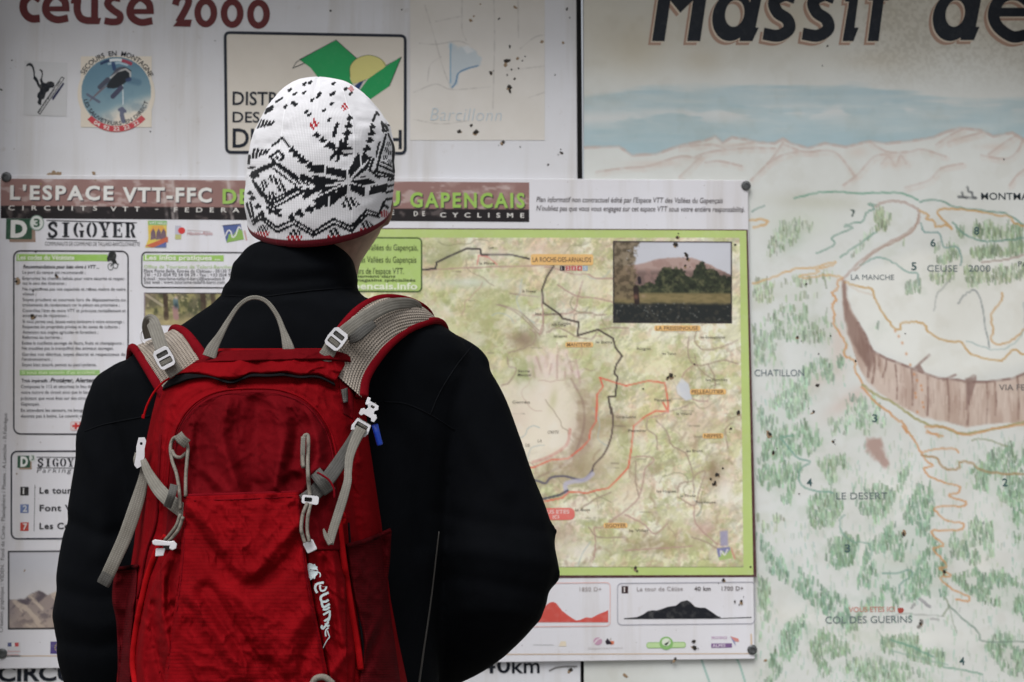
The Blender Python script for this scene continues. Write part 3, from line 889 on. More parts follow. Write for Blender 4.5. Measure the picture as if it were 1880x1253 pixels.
for k, (pts, w, col, a) in enumerate([
    ([(760, 10), (800, 50), (830, 100), (870, 170), (905, 200), (865, 215), (890, 250), (960, 280), (1035, 300), (1030, 330), (990, 340), (1000, 355), (1065, 375), (1050, 395), (925, 402), (930, 430), (980, 470), (1040, 475), (1060, 495), (1020, 515), (905, 515), (920, 550), (960, 585), (910, 605), (950, 650), (975, 690), (940, 700), (995, 735), (945, 745), (1000, 800), (1080, 835), (1075, 858), (1020, 850)], 1.9, ORD, .9),
    ([(850, 135), (900, 125), (1000, 115), (1035, 135)], 2.2, ORD, .8), ([(850, 150), (920, 160), (950, 200), (990, 220), (1035, 210), (1040, 180), (1100, 190), (1140, 220), (1220, 235), (1351, 240), (1480, 230)], 2.6, (150, 122, 88), .9),
    ([(870, 10), (970, 15), (1070, 50), (1200, 20), (1351, 0)], 2.8, ORD, .8), ([(880, 30), (940, 60)], 2.2, ORD, .7), ([(1100, 75), (1160, 70), (1270, 105)], 1.8, (130, 136, 110), .7),
    ([(165, 60), (225, 55)], 2.5, (100, 140, 122), .9), ([(170, 70), (250, 160), (310, 185), (260, 220), (260, 280), (310, 315), (420, 330)], 1.8, (104, 140, 128), .85), ([(480, 440), (455, 465), (470, 530), (520, 570), (585, 575), (605, 600), (605, 650)], 1.6, (108, 142, 130), .75),
    ([(660, 725), (750, 720), (790, 705), (805, 730), (750, 775), (745, 820)], 1.6, (104, 138, 126), .8), ([(985, 880), (1050, 940), (1130, 1010), (1150, 1052), (1351, 1055)], 1.8, (112, 130, 120), .85), ([(960, 840), (985, 880), (955, 930)], 1.6, (120, 130, 110), .8), ([(985, 885), (1020, 1010)], 1.2, (130, 140, 126), .6),
    ([(700, 1045), (790, 1075), (850, 1100), (910, 1130)], 2, (100, 140, 122), .85), ([(960, 1180), (1060, 1195), (1150, 1215)], 1.8, (108, 142, 126), .8), ([(700, 1100), (830, 1130), (980, 1170)], 1.2, (130, 156, 144), .7), ([(640, 1000), (660, 1030), (700, 1045)], 1.2, (140, 150, 140), .6), ([(700, 935), (760, 920), (860, 925), (955, 930)], 1.3, (140, 144, 140), .6),
    ([(845, 850), (890, 885)], 4, (128, 128, 132), .9), ([(805, 890), (820, 872)], 2.4, (120, 120, 122), .9), ([(895, 942), (935, 950)], 2.2, (130, 130, 130), .8), ([(840, 985), (855, 955)], 4.5, (62, 56, 52), .95)]):
    cv.stroke(wig(z3(pts), 2.2, k + 50), w, col, a * .85, 1.8, .25, k)
cv.stroke(catmull(z3([(-90, 1045), (-80, 1100), (-40, 1150), (-5, 1253)]), 5), 2, (130, 166, 156), .8, 1.5)
cv.stroke(catmull([(1288, 1212), (1296, 1235), (1305, 1260)], 5), 2.2, (128, 162, 154), .8, 1.5)
for x, y, w in [(1776, 352, 5), (1784, 362, 4), (1766, 362, 3)]:
    cv.stroke([(x, y - 8), (x + 2, y), (x + 8, y + 2)], 2.2, (84, 88, 90), .7, 2)
cv.stroke([(1760, 362), (1790, 364)], 3, (70, 74, 76), .7, 2, .5)
cv.stroke(z2([(525, 125), (540, 130), (530, 155)]), 2, (60, 74, 70), .9, 1)
cv.mul(.14 * sstep(.55, .75, fbm(X, Y, 34, 21, 5)), (222, 216, 204))
cv.build('painted_face', massif_panel, 0.0005)

# lettering of the painted panel: heavy slanted title with a brown drop shade
S = Sheet(0.0006)
def z7(p, o=(0, 0)): return (np.asarray(p, float) + np.asarray(o)) / 2.6857 + np.array([1180, 0])
def slant(p):
    p = np.asarray(p, float); return np.stack([p[:, 0] + 0.146 * p[:, 1], 205 - p[:, 1]], -1)
def ell(cx, cy, rx, ry, n=36, sk=0.1):
    a = np.linspace(0, 2 * np.pi, n, endpoint=False); y = ry * np.sin(a)
    return np.stack([cx + rx * np.cos(a) - sk * y, cy + y], -1)
def title(o, col, lay, grow=0):
    P = lambda pts: S.poly(z7(pts, o), col, lay)
    K = lambda pts, w: S.stroke(catmull(z7(pts, o), 10), (w + grow) / 2.6857, col, lay)
    P(slant([(45, 0), (107, 0), (107, 200), (164, 140), (218, 200), (218, 0), (283, 0), (283, 330), (215, 330), (164, 240), (110, 330), (45, 330)]))
    def bowl(dx):
        S.poly(z7(ell(440 + dx, 82, 98, 123), o), col, lay, [z7(ell(453 + dx, 68, 47, 66)[::-1], o)])
    bowl(0)
    P([(500, 100), (545, -40), (592, -40), (556, 138), (572, 138), (540, 205), (476, 205)])
    K([(752, -8), (700, -22), (648, 10), (664, 62), (712, 98), (720, 145), (668, 178), (594, 168)], 60)
    K([(945, -8), (893, -22), (841, 10), (857, 62), (905, 98), (913, 145), (861, 178), (787, 168)], 60)
    P([(984, 205), (1016, 10), (996, 10), (1004, -38), (1066, -38), (1044, 138), (1064, 138), (1038, 205)])
    P([(1012, -70), (1022, -120), (1080, -120), (1070, -70)])
    P([(1108, 205), (1142, -60), (1196, -60), (1162, 205)])
    P([(1112, 4), (1118, -34), (1220, -34), (1212, 4)])
    K([(1168, -55), (1185, -110), (1250, -125)], 54)
    bowl(1087)
    P([(1590, 100), (1640, -170), (1700, -170), (1642, 134), (1660, 134), (1632, 200), (1564, 200)])
    K([(1890, 175), (1820, 182), (1748, 130), (1730, 60), (1770, -10), (1840, -25), (1900, 10), (1915, 60)], 58)
    P([(1745, 40), (1945, 40), (1940, 84), (1745, 84)])
    S.poly(z7(ell(2060, 82, 98, 123), o), col, lay, [z7(ell(2070, 68, 47, 66)[::-1], o)])
title((-19, 19), (158, 130, 114), 1)
title((-6, 7), (196, 184, 168), 2)
title((0, 0), (13, 20, 30), 3)
S.build('title_letter', massif_panel, M_TITLE, True)
S = Sheet(0.0006)
DK = (62, 74, 80)
S.text('MONTMAUR', 1801, 1920, 367, 13, (48, 58, 64), 0.008)
S.text('LA MANCHE', 1562, 1644, 514, 9.5, (92, 102, 106))
S.text('CEUSE', 1702, 1760, 499, 12, (92, 104, 108)); S.text('2000', 1778, 1820, 499, 12, (92, 104, 108))
S.text('PA', 1869, 1888, 490, 10, DK)
S.text('CHATILLON', 1385, 1478, 691, 12, (92, 104, 110))
S.text('VIA FERRATA', 1834, 1940, 717, 11, (96, 92, 92))
S.text('LE DESERT', 1535, 1631, 917, 12, (92, 104, 106))
S.text('COL DES GUERINS', 1515, 1677, 1145, 12.5, (100, 112, 114), 0.004)
S.text('VOUS ETES ICI', 1558, 1644, 1124, 9, (178, 122, 110), 0.008)
S.poly(catmull([(1648, 1117), (1658, 1117), (1658, 1124), (1650, 1126)], 4, True), (150, 70, 62), 2)
for t, x, y in (('6', 1708, 453), ('8', 1788, 431), ('5', 1673, 496), ('3', 1601, 775), ('4', 1481, 893), ('2', 1840, 893), ('3', 1551, 1014), ('4', 1761, 1221)):
    S.text(t, x, x + 10, y, 14, (58, 84, 86), 0.014)
S.build('place_name', massif_panel, None, True)

# ------------------------------------------------------------------ eave added above the frame, out of view, to shade the board
M_SHADE_BOARD = plain('added_shade_boards', (0.13, 0.1, 0.075), 0.8, nscale=18, namp=0.35)
eave = empty('added_shade_eave', at(760, -72, YB), 'brown boarded eave added out of view to shade the top of the notice board', 'added roof')
zt = float(B(760, -74)[1]) + 0.01
xa, xb = float(B(-420, 0)[0]), float(B(2400, 0)[0])
for k in range(3):
    bm = bmesh.new(); bmesh.ops.create_cube(bm, size=1.0)
    for v in bm.verts:
        yy = YB + 0.06 - k * 0.115 + v.co.y * 0.11
        v.co = Vector(((xa + xb) / 2 + v.co.x * (xb - xa), yy, zt + 0.03 - (YB + 0.16 - yy) * -0.12 + v.co.z * 0.022))
    bmesh.ops.bevel(bm, geom=list(bm.edges), offset=0.003, segments=1, affect='EDGES')
    me = bpy.data.meshes.new('board'); bm.to_mesh(me); bm.free(); me.materials.append(M_SHADE_BOARD)
    o = bpy.data.objects.new('board', me); COL.objects.link(o); o.parent = eave; o.matrix_parent_inverse = parent_inv(eave)

# side boards added just outside the frame to darken the board's edges
for px, lb in ((-62, 'upright brown side board added out of view to shade the left end of the notice board'), (1975, 'upright brown side board added out of view to shade the right end of the notice board')):
    bm = bmesh.new(); bmesh.ops.create_cube(bm, size=1.0)
    x = float(B(px, 700)[0]); zb0, zb1 = 0.55, zt - 0.02
    for v in bm.verts:
        v.co = Vector((x + v.co.x * 0.022, YB - 0.008 - 0.115 + v.co.y * 0.225, (zb0 + zb1) / 2 + v.co.z * (zb1 - zb0)))
    bmesh.ops.bevel(bm, geom=list(bm.edges), offset=0.003, segments=1, affect='EDGES')
    me = bpy.data.meshes.new('shade_side_board'); bm.to_mesh(me); bm.free(); me.materials.append(M_SHADE_BOARD)
    o = bpy.data.objects.new('shade_side_board', me); COL.objects.link(o)
    o['label'] = lb; o['category'] = 'board'; o['group'] = 'side boards added for shade'
# ================================================================== the trail map poster board screwed over both panels
PO = 0.0080                       # its face stands 8 mm proud of the panels
poster = empty('trail_map_board', at(690, 1211, YB - PO), 'large white mountain bike trail map board screwed over both panels', 'map board')
M_PBOARD = panel_mat('poster_white', (200, 200, 206))
slab('board_sheet', -2, 322.5, 1384, 1209, YB - PO, 0.005, M_PBOARD, poster, 0.001)

# --- title banner
S = Sheet(PO + 0.0003)
cv = Canvas(4, 330, 971, 402.5, 2.0, (134, 104, 100))
cv.mix(.75 * sstep(.5, .72, fbm(cv.X, cv.Y, 30, 3, 5)) * sstep(372, 340, cv.Y - (cv.X - 4) * .0), (160, 138, 134))
cv.mix(.5 * sstep(.62, .7, fbm(cv.X * .5, cv.Y * 1.5, 14, 8, 4)), (188, 178, 176))
cv.mix(1.0 * (cv.Y > 380), (28, 24, 26))
cv.mix(.6 * (cv.Y > 380) * sstep(.6, .75, fbm(cv.X, cv.Y, 18, 5, 4)), (110, 100, 98))
for x in (300, 312, 318, 420, 466):
    cv.stroke([(x, 330), (x + 8, 402)], 2.5, (186, 178, 176), .6, 3, .7, x)
cv.build('title_banner', poster, PO + 0.0003)
S = Sheet(PO + 0.0005)
def shad(t, x0, x1, y, h, col, **k):
    S.text(t, x0 + 1.8, x1 + 1.8, y + 2, h, (58, 44, 54), lay=1, **k)
    S.text(t, x0, x1, y, h, col, lay=2, **k)
WT = (206, 206, 204); LG = (140, 176, 84)
shad("L'ESPACE", 21, 204, 367.5, 24, WT, bold=0.035, space=1.25)
shad('VTT-FFC', 227, 386, 371.5, 24.5, WT, bold=0.035, space=1.2)
shad('DES VALLEES', 410, 650, 375, 25, LG, bold=0.03, space=1.2)
shad('DU', 668, 734, 379, 26, LG, bold=0.03, space=1.2)
shad('GAPENCAIS', 753, 963, 381.5, 25.5, LG, bold=0.03, space=1.25)
for t, a_, b_, y in (('CIRCUITS', 18, 175, 387.5), ('VTT', 205, 257, 389.5), ('-', 287, 292, 389), ('FEDERATION', 321, 525, 391), ('FRANCAISE', 545, 722, 395), ('DE', 760, 780, 398), ('CYCLISME', 808, 962, 400.5)):
    S.text(t, a_, b_, y, 8.2, (205, 203, 200), bold=0.012, space=2.4, lay=2)
S.build('title_word', poster, None, True)

# --- heading with commune name and logos
def stencil(t, x0, x1, y, h, col):
    """slab-serif stencil capitals"""
    n = len(t); adv = (x1 - x0) / (n - 0.1); w = adv * 0.86; y -= 0
    sl = board_slope(x0, y)
    for i, ch in enumerate(t):
        X0 = x0 + i * adv
        def q(p):
            p = np.asarray(p, float)
            xx = X0 + p[:, 0] * w
            return np.stack([xx, y - p[:, 1] * h + (xx - x0) * sl], -1)
        R_ = lambda a, b_, c, d: S.poly(q([(a, b_), (c, b_), (c, d), (a, d)]), col, 2)
        def arc(cx_, cy_, rx, ry, a0, a1, wx):
            a = np.radians(np.linspace(a0, a1, 12))
            o = np.stack([cx_ + rx * np.cos(a), cy_ + ry * np.sin(a)], -1); ii = np.stack([cx_ + (rx - wx) * np.cos(a[::-1]), cy_ + (ry - .1) * np.sin(a[::-1])], -1)
            S.poly(q(np.vstack([o, ii])), col, 2)
        if ch == 'S':
            S.stroke(q(catmull([(.82, .74), (.7, .93), (.45, .96), (.2, .8), (.3, .6), (.68, .42), (.8, .22), (.55, .04), (.28, .07), (.14, .28)], 6)), h * .19, col, 2)
            R_(.78, .66, .88, 1); R_(.1, 0, .2, .34)
        elif ch == 'I':
            R_(.33, 0, .67, 1); R_(.18, 0, .82, .09); R_(.18, .91, .82, 1)
        elif ch in 'OG':
            arc(.5, .5, .48, .52, 100, 260, .27)
            if ch == 'O':
                arc(.5, .5, .48, .52, -80, 80, .27)
            else:
                arc(.5, .5, .48, .52, 25, 80, .22); R_(.62, 0, .9, .42); R_(.54, .36, .98, .46)
        elif ch == 'Y':
            S.poly(q([(.02, 1), (.34, 1), (.6, .5), (.6, .42), (.36, .42)]), col, 2); S.poly(q([(.72, 1), (.9, 1), (.66, .5), (.6, .5)]), col, 3)
            R_(.36, 0, .66, .4); R_(.22, 0, .8, .09); R_(-.02, .91, .42, 1); R_(.64, .91, .98, 1)
        elif ch == 'E':
            R_(.12, 0, .42, 1); R_(.05, .0, .9, .1); R_(.05, .9, .88, 1); R_(.46, .45, .7, .54); R_(.8, 0, .9, .3); R_(.78, .72, .88, 1); R_(.64, .36, .72, .64)
        elif ch == 'R':
            R_(.1, 0, .38, 1); R_(.02, 0, .48, .09); R_(.02, .91, .5, 1); arc(.5, .73, .36, .28, -90, 90, .24); S.poly(q([(.46, .46), (.66, .48), (.96, .0), (.66, 0)]), col, 2)
S = Sheet(PO + 0.0003)
S.poly([(17, 407), (66, 407), (68, 446), (20, 446)], (140, 118, 104), 0)
S.rect(14, 403, 61, 441, (40, 74, 56), 1)
S.text('D', 22, 51, 436, 28, (206, 206, 204), 0.05, lay=2)
a = np.linspace(0, 2 * np.pi, 28, endpoint=False)
S.poly(np.stack([70 + 12.5 * np.cos(a), 411 + 13.5 * np.sin(a)], -1), (196, 200, 198), 3)
S.stroke(np.stack([70 + 12.5 * np.cos(a), 411 + 13.5 * np.sin(a)], -1), 1.6, (110, 134, 122), 4, True)
S.text('3', 64.5, 75.5, 418, 14, (52, 86, 66), 0.03, lay=5)
S.build('commune_badge', poster)
S = Sheet(PO + 0.0003)
stencil('SIGOYER', 89, 253, 437, 27, (22, 24, 32))
S.stroke([(88, 406.5), (253, 410.8)], 1.8, (34, 34, 40), 1); S.stroke([(88, 440.2), (253, 443.6)], 2, (34, 34, 40), 1)
S.text('COMMUNAUTE DE COMMUNES DE TALLARD-BARCILLONNETTE', 85, 253, 452.5, 7, (70, 68, 72), lay=2)
S.build('commune_heading', poster)

def logo(name, fn, off=0.0003):
    global S
    S = Sheet(PO + off)
    fn()
    S.build(name, poster)
def lg1():
    S.poly([(273, 407), (308, 408), (307, 456), (268, 456), (274, 440)], (196, 176, 84), 0)
    S.rect(274, 407, 308, 415, (122, 168, 108), 1)
    S.text('VTT VELO', 276, 306, 413.5, 4, (206, 206, 200), 0.02, lay=2)
    for x in (283, 293, 302):
        S.poly([(x - 4, 428), (x, 421), (x + 4, 428), (x + 5, 440), (x - 5, 442)], (104, 84, 96), 2)
    S.poly([(268, 453), (310, 436), (310, 446), (282, 456)], (176, 92, 66), 2); S.poly([(284, 456), (307, 446), (307, 456)], (84, 96, 146), 3)
    S.poly([(275, 430), (282, 416), (300, 416), (308, 428), (290, 424)], (200, 150, 70), 1)
logo('bike_logo', lg1)
def lg2():
    S.rect(323, 416, 334, 441, (170, 170, 184), 0); S.rect(323, 432, 334, 441, (168, 168, 112), 1)
    S.poly(np.stack([335 + 6.5 * np.cos(a), 425 + 6 * np.sin(a)], -1), (190, 58, 56), 2)
    S.text('Hautes-Alpes', 345, 390, 433, 6.5, (168, 110, 112), -0.005, 0.25)
    S.stroke([(345, 424), (388, 427)], .8, (176, 160, 160), 2)
logo('region_logo', lg2)
def lg3(dx=0, dy=0, k=1.0):
    f = lambda p: np.array([410 + dx, 413 + dy]) + np.asarray(p, float) * k
    S.poly(f([(0, 3), (33, 0), (39, 28), (7, 34)]), (78, 92, 140), 0)
    S.poly(f([(7, 34), (12, 18), (20, 20), (28, 8), (36, 12), (39, 28)]), (126, 160, 84), 1)
    S.stroke(catmull(f([(5, 22), (10, 12), (15, 14), (18, 24), (24, 20), (29, 6), (34, 9)]), 5), 2.2 * k, (206, 206, 208), 2)
    S.stroke(f([(-1, 3), (33, 0)]), 1.2, (50, 52, 70), 2); S.stroke(f([(40, 12), (44, 30)]), 3 * k, (176, 140, 140), 1)
logo('relief_logo', lg3)

# --- text boxes of the left column
TX = (74, 74, 80)
S = Sheet(PO + 0.0003)
S.rbox(28, 462, 237, 797, 12, (34, 34, 42), 2.6)
S.build('rules_frame', poster)
S = Sheet(PO + 0.0003)
S.rect(33, 468, 199, 481, (138, 176, 88), 1); S.rect(39, 680, 185, 689.5, (134, 172, 104), 1)
S.text('Les codes du Vététiste', 35, 135, 478, 8, (208, 212, 200), 0.025)
S.text("Si vous êtes témoin d'un accident ...", 42, 180, 687.5, 6, (184, 204, 160), 0.02)
S.build('rules_headings', poster)
S = Sheet(PO + 0.0003)
S.text('Recommandations pour bien vivre à VTT ...', 45, 179, 494, 6.2, (40, 40, 46), 0.018, 0.2)
for t, x0, x1, y in [
    ('Le port du casque est recommandé ;', 44, 155, 504), ('Empruntez les chemins balisés pour votre sécurité et respec-', 44, 225, 515), ('tez le sens des itinéraires ;', 44, 121, 524),
    ('Ne surestimez pas vos capacités et restez maître de votre', 44, 226, 534.5), ('vitesse ;', 44, 68, 543.5), ('Soyez prudent et courtois lors de dépassements ou', 44, 226, 554), ('croisements de randonneurs car le piéton est prioritaire ;', 44, 215, 563.5),
    ("Contrôlez l'état de votre VTT et prévoyez ravitaillement et", 44, 226, 574), ('accessoires de réparation ;', 44, 125, 583), ('Si vous partez seul, laissez votre itinéraire à votre entourage ;', 44, 223, 594), ('Respectez les propriétés privées et les zones de cultures ;', 44, 215, 603.5),
    ('Attention aux engins agricoles et forestiers ;', 44, 177, 613.5), ('Refermez les barrières ;', 44, 113, 623), ('Evitez la cueillette sauvage de fleurs, fruits et champignons ;', 43, 222, 633.5), ('Ne troublez pas la tranquillité des animaux sauvages.', 43, 204, 643),
    ('Gardez vos détritus, soyez discret et respectueux de', 43, 225, 654), ("l'environnement ;", 43, 96, 663), ("Soyez bien assuré, pensez au pass'cyclisme.", 43, 174, 673),
    ("Composez le 112 et sécurisez le lieu de l'accident ; donnez", 41, 226, 713), ('votre numro de circuit ainsi que le lieu de votre accident en', 41, 226, 723.5), ('précisant que vous êtes sur des circuits VTT des Vallées du', 41, 226, 734.5), ('Gapençais.', 41, 74, 745),
    ('En attendant les secours, ne bougez pas le blessé et ne lui', 41, 226, 756.5), ('donnez pas à boire. Le couvrir et le rassurer.', 41, 190, 767)]:
    S.text(t, x0, x1, y, 5.6, TX, 0.006)
S.text('Trois impératifs :', 42, 91, 702.5, 6, (48, 48, 54), 0.016); S.text('Protéger, Alerter, Secourir', 95, 214, 702.5, 7.4, (30, 30, 36), 0.02, 0.2)
S.build('text_line', poster, None, True)
S = Sheet(PO + 0.0003)
S.rbox(132, 775, 190, 790.5, 3, (196, 150, 150), 1, (204, 190, 192))
S.rect(139.5, 776.5, 143.5, 788.5, (180, 50, 48), 4); S.rect(135, 780.5, 148, 784.5, (180, 50, 48), 5)
S.text('SECOURS 112', 147.5, 188, 788.5, 11.5, (176, 52, 52), 0.03)
S.build('rescue_badge', poster)
S = Sheet(PO + 0.0003)                                       # little rider
S.poly([(202, 466), (207, 462), (213, 464), (216, 470), (214, 478), (217, 484), (210, 486), (206, 480), (200, 482), (198, 476)], (34, 36, 36), 4)
for x, y, r in ((205, 491, 6), (214, 489, 5)):
    S.stroke(np.stack([x + r * .8 * np.cos(a), y + r * np.sin(a)], -1), 1.4, (92, 96, 96), 3, True)
S.stroke([(205, 491), (210, 483), (220, 487)], 1.8, (60, 64, 62), 3)
S.build('rider_logo', poster)

S = Sheet(PO + 0.0003)
S.rbox(262, 464.5, 452, 529, 9, (40, 40, 46), 2.2)
S.build('info_frame', poster)
S = Sheet(PO + 0.0003)
S.rect(265, 469.5, 412, 481, (140, 178, 92), 1); S.text('Les infos pratiques ...', 268, 402, 478.5, 8.4, (208, 212, 200), 0.028)
S.text('Office de Tourisme de Tallard-Barcillonnette', 266, 446, 494, 6, (162, 184, 132), 0.004)
for t, x1, y in (('Place Porte Belle, Entrée du Château - 05130 TALLARD', 450, 501.5), ('Tél : +33 (0)4 92 54 04 29 - Fax : +33 (0)4 92 54 05', 446, 508.5), ('E-mail : tourisme-tallard-barci@wanadoo.fr', 411, 515.5), ('Site web : www.tourisme-tallard-barci.com', 410, 522)):
    S.text(t, 266, x1, y, 5.8, (72, 72, 78), 0.004)
S.build('text_line', poster, None, True)

# --- photographs printed on the board
cv = Canvas(266, 538.5, 470, 598, 1.5, (96, 92, 72))
X, Y = cv.X, cv.Y
n1 = fbm(X, Y, 16, 3, 5); n2 = fbm(X, Y * .6, 9, 7, 4)
cv.mix(sstep(.4, .62, n1), (140, 134, 92)); cv.mix(.8 * sstep(.5, .7, n2), (66, 70, 48)); cv.mix(.7 * sstep(.58, .72, fbm(X, Y, 7, 11, 3)), (168, 160, 122))
cv.mix(.8 * sstep(575, 596, Y + 8 * n1), (164, 150, 112)); cv.mix(.6 * sstep(310, 270, X + Y - 540), (120, 104, 92))
for x, w in ((305, 7), (374, 8), (392, 6), (430, 9)):
    cv.stroke([(x, 539), (x + 2, 585)], w, (60, 46, 40), .85, 2, .3)
cv.stroke([(268, 541), (300, 562)], 3, (170, 160, 140), .7, 1.5)
cv.stroke([(324, 552), (325, 566)], 8, (92, 112, 116), .95, 1); cv.blob(325, 548, 3, 3, (180, 160, 150), 1); cv.stroke([(323, 567), (325, 584)], 8, (150, 116, 116), .9, 2, .5); cv.blob(325, 562, 4, 5, (40, 56, 62), .9)
cv.stroke([(266, 539), (470, 539)], 1.5, (60, 54, 60), .9, 1); cv.stroke([(267, 538), (267, 598)], 1.5, (130, 118, 130), .9, 1)
cv.build('forest_photo', poster, PO + 0.0004)

cv = Canvas(17, 1011, 240, 1155, 2.0, (178, 179, 186))
X, Y = cv.X, cv.Y
rd = np.interp(X, [17, 30, 50, 62, 74, 90, 110, 140, 240], [1102, 1100, 1098, 1088, 1085, 1092, 1084, 1070, 1050]) + 5 * (fbm(X, Y * 0, 9, 3) - .5)
gm = sstep(-1.5, 1.5, Y - rd)
cv.mix(.8 * sstep(1030, 1100, Y), (186, 184, 186)); cv.mix(gm, (140, 128, 124))
cv.mix(gm * sstep(.5, .62, fbm(X + Y * .7, Y * .8, 13, 5, 5, .62)), (88, 80, 86)); cv.mix(gm * .8 * sstep(.55, .66, fbm(X - Y * .8, Y * .6, 12, 9, 4)), (182, 168, 154))
cv.mix(.6 * gm * sstep(40, 20, X + (1130 - Y) * .3), (112, 106, 112)); cv.mix(gm * .5 * sstep(1110, 1150, Y), (172, 156, 142))
for p in ([(17, 1012), (240, 1012)], [(18, 1011), (18, 1155)], [(17, 1154), (240, 1154)]):
    cv.stroke(p, 2, (40, 38, 42), .95, 1.2)
cv.build('mountain_photo', poster, PO + 0.0004)
S = Sheet(PO + 0.0003)
S.rbox(23.5, 829, 237, 989, 11, (34, 36, 48), 2.8)
S.build('parking_frame', poster)
S = Sheet(PO + 0.0003)
S.poly([(37, 840), (60, 840), (61, 862), (38, 862)], (150, 128, 112), 0); S.rect(35, 837, 58, 859, (48, 80, 64), 1); S.text('D', 40, 53, 856, 16, (204, 206, 204), 0.05, lay=2)
b8 = np.stack([62 + 6 * np.cos(a), 841 + 7 * np.sin(a)], -1); S.poly(b8, (196, 200, 198), 3); S.text('3', 60, 65, 845, 8, (60, 92, 74), 0.02, lay=5)
S.build('commune_badge', poster)
S = Sheet(PO + 0.0003)
stencil('SIGOYER', 71, 166, 857, 15, (26, 28, 36)); S.stroke([(70, 839.5), (180, 840.6)], 1.2, (40, 40, 46), 1); S.stroke([(70, 859), (180, 860)], 1.2, (40, 40, 46), 1)
S.text('Parking du village', 70, 218, 868, 8.4, (78, 78, 84), -0.004, 0.2, 1.3)
S.build('parking_heading', poster)
for num, y, c, t, x1 in (('1', 894, (36, 34, 36), 'Le tour de Céüse', 206), ('2', 926, (96, 112, 154), 'Font Vieille', 172), ('7', 959, (172, 60, 50), 'Les Ceüzes', 160)):
    S = Sheet(PO + 0.0003)
    S.rect(40, y, 55, y + 15.5, c, 1); S.text(num, 44.5, None, y + 13, 10.5, (200, 200, 200), 0.02, lay=3)
    S.text(t, 75, x1, y + 12, 10.4, (36, 36, 42), 0.024, 0, 1.1)
    S.build('route_entry', poster)
S = Sheet(PO + 0.0003)
S.stroke([(66.5, 890), (65, 975)], 1.2, (120, 120, 126), 1)
S.build('divider_line', poster)
S = Sheet(PO + 0.0003)
S.text('Création graphique : VIDEN.  Fond de Carte : Planisphère / Photos : A.Lamiche - R.Fabrègue', 8, 8 + 386, 1160, 6.4, (112, 110, 112), 0, 0, 1.0, rot=90)
S.build('credits_text', poster)
S = Sheet(PO + 0.0003)
S.rect(16, 1178, 40, 1205, (190, 190, 194), 0); S.rect(17, 1179, 24, 1186, (70, 78, 124), 1); S.rect(24, 1179, 30, 1186, (206, 206, 206), 1); S.rect(30, 1179, 37, 1186, (176, 70, 74), 1)
S.text('République', 17, 38, 1196, 3, (190, 130, 130)); S.text('Française', 17, 36, 1202, 3, (190, 130, 130))
S.build('state_logo', poster)
S = Sheet(PO + 0.0003)
S.rect(95, 1177, 128, 1199, (72, 60, 116), 0)
for k in range(12):
    t = 2 * np.pi * k / 12; S.poly(np.stack([111 + 7.5 * np.cos(t) + 1.2 * np.cos(a[::4]), 1188 + 7.5 * np.sin(t) + 1.2 * np.sin(a[::4])], -1), (190, 176, 90), 1)
S.build('union_flag_logo', poster)

# --- notice text right of the banner
S = Sheet(PO + 0.0003)
S.text("Plan informatif non contractuel édité par l'Espace VTT des Vallées du Gapençais", 984, 1330, 372.5, 9.5, (78, 72, 76), 0.004, 0.14)
S.text("N'oubliez pas que vous vous engagez sur cet espace VTT sous votre entière responsabilité.", 984, 1371, 388.5, 9.5, (78, 72, 76), 0.004, 0.14)
S.build('text_line', poster, None, True)

# --- map: frame, relief, routes
S = Sheet(PO + 0.0003)
S.poly([(480, 419.5), (1371, 423), (1387, 1059), (480, 1064)], (74, 46, 48), 0)
S.poly([(482, 421.5), (1368, 425), (1381, 1055), (482, 1057)], (168, 186, 116), 1)
S.build('map_frame', poster)
def zp(p): return np.asarray(p, float) / 2.5405 + np.array([660, 320])
def zq(p): return np.asarray(p, float) / 2.442 + np.array([900, 740])
def zb(p): return np.asarray(p, float) / 3.686 + np.array([760, 540])
def zc(p): return np.asarray(p, float) / 3.916 + np.array([1020, 560])
def zl(p): return np.asarray(p, float) / 4.476 + np.array([970, 820])
cv = Canvas(500, 438, 1356, 1041, 1.8, (207, 205, 186), False)
# keep the sheet parallel to its frame
cv.X = cv.X + (cv.Y - 438) / 603 * (7 * (cv.X - 500) / 856)
X, Y = cv.X, cv.Y
n1 = fbm(X, Y, 90, 31, 6, .58); n2 = fbm(X, Y, 60, 17, 6, .6); n3 = fbm(X, Y, 34, 5, 5, .6)
cv.mix(.8 * sstep(.44, .6, n1), (182, 184, 142)); cv.mix(.55 * sstep(.55, .7, n2), (156, 160, 116)); cv.mix(.55 * sstep(.52, .66, n3), (212, 204, 190))
cv.mix(.5 * sstep(.57, .7, fbm(X, Y, 50, 41, 5)), (204, 184, 170)); cv.mix(.35 * sstep(.55, .68, fbm(X, Y, 70, 51, 4)), (212, 182, 150))
gx, gy = np.gradient(fbm(X, Y, 46, 61, 5, .6))
cv.img *= (1 + np.clip((gx + gy) * 3.0, -.1, .07))[..., None]
ridged = 1 - np.abs(2 * fbm(X, Y, 60, 71, 4, .55) - 1)
cv.mix(.3 * sstep(.9, .99, ridged) * sstep(700, 800, Y), (146, 130, 106))
for k, (sc, c_, lo_, hi_, al) in enumerate(((26, (150, 158, 108), .56, .62, .5), (20, (214, 208, 190), .56, .63, .6), (30, (176, 178, 122), .55, .6, .5), (16, (168, 140, 122), .62, .68, .4), (22, (206, 178, 158), .6, .66, .4), (12, (140, 142, 100), .62, .68, .4))):
    cv.mix(.85 * al * sstep(lo_, hi_, fbm(X + 9 * fbm(X, Y, 20, k + 3), Y, sc, 100 + k, 5, .6)), c_)
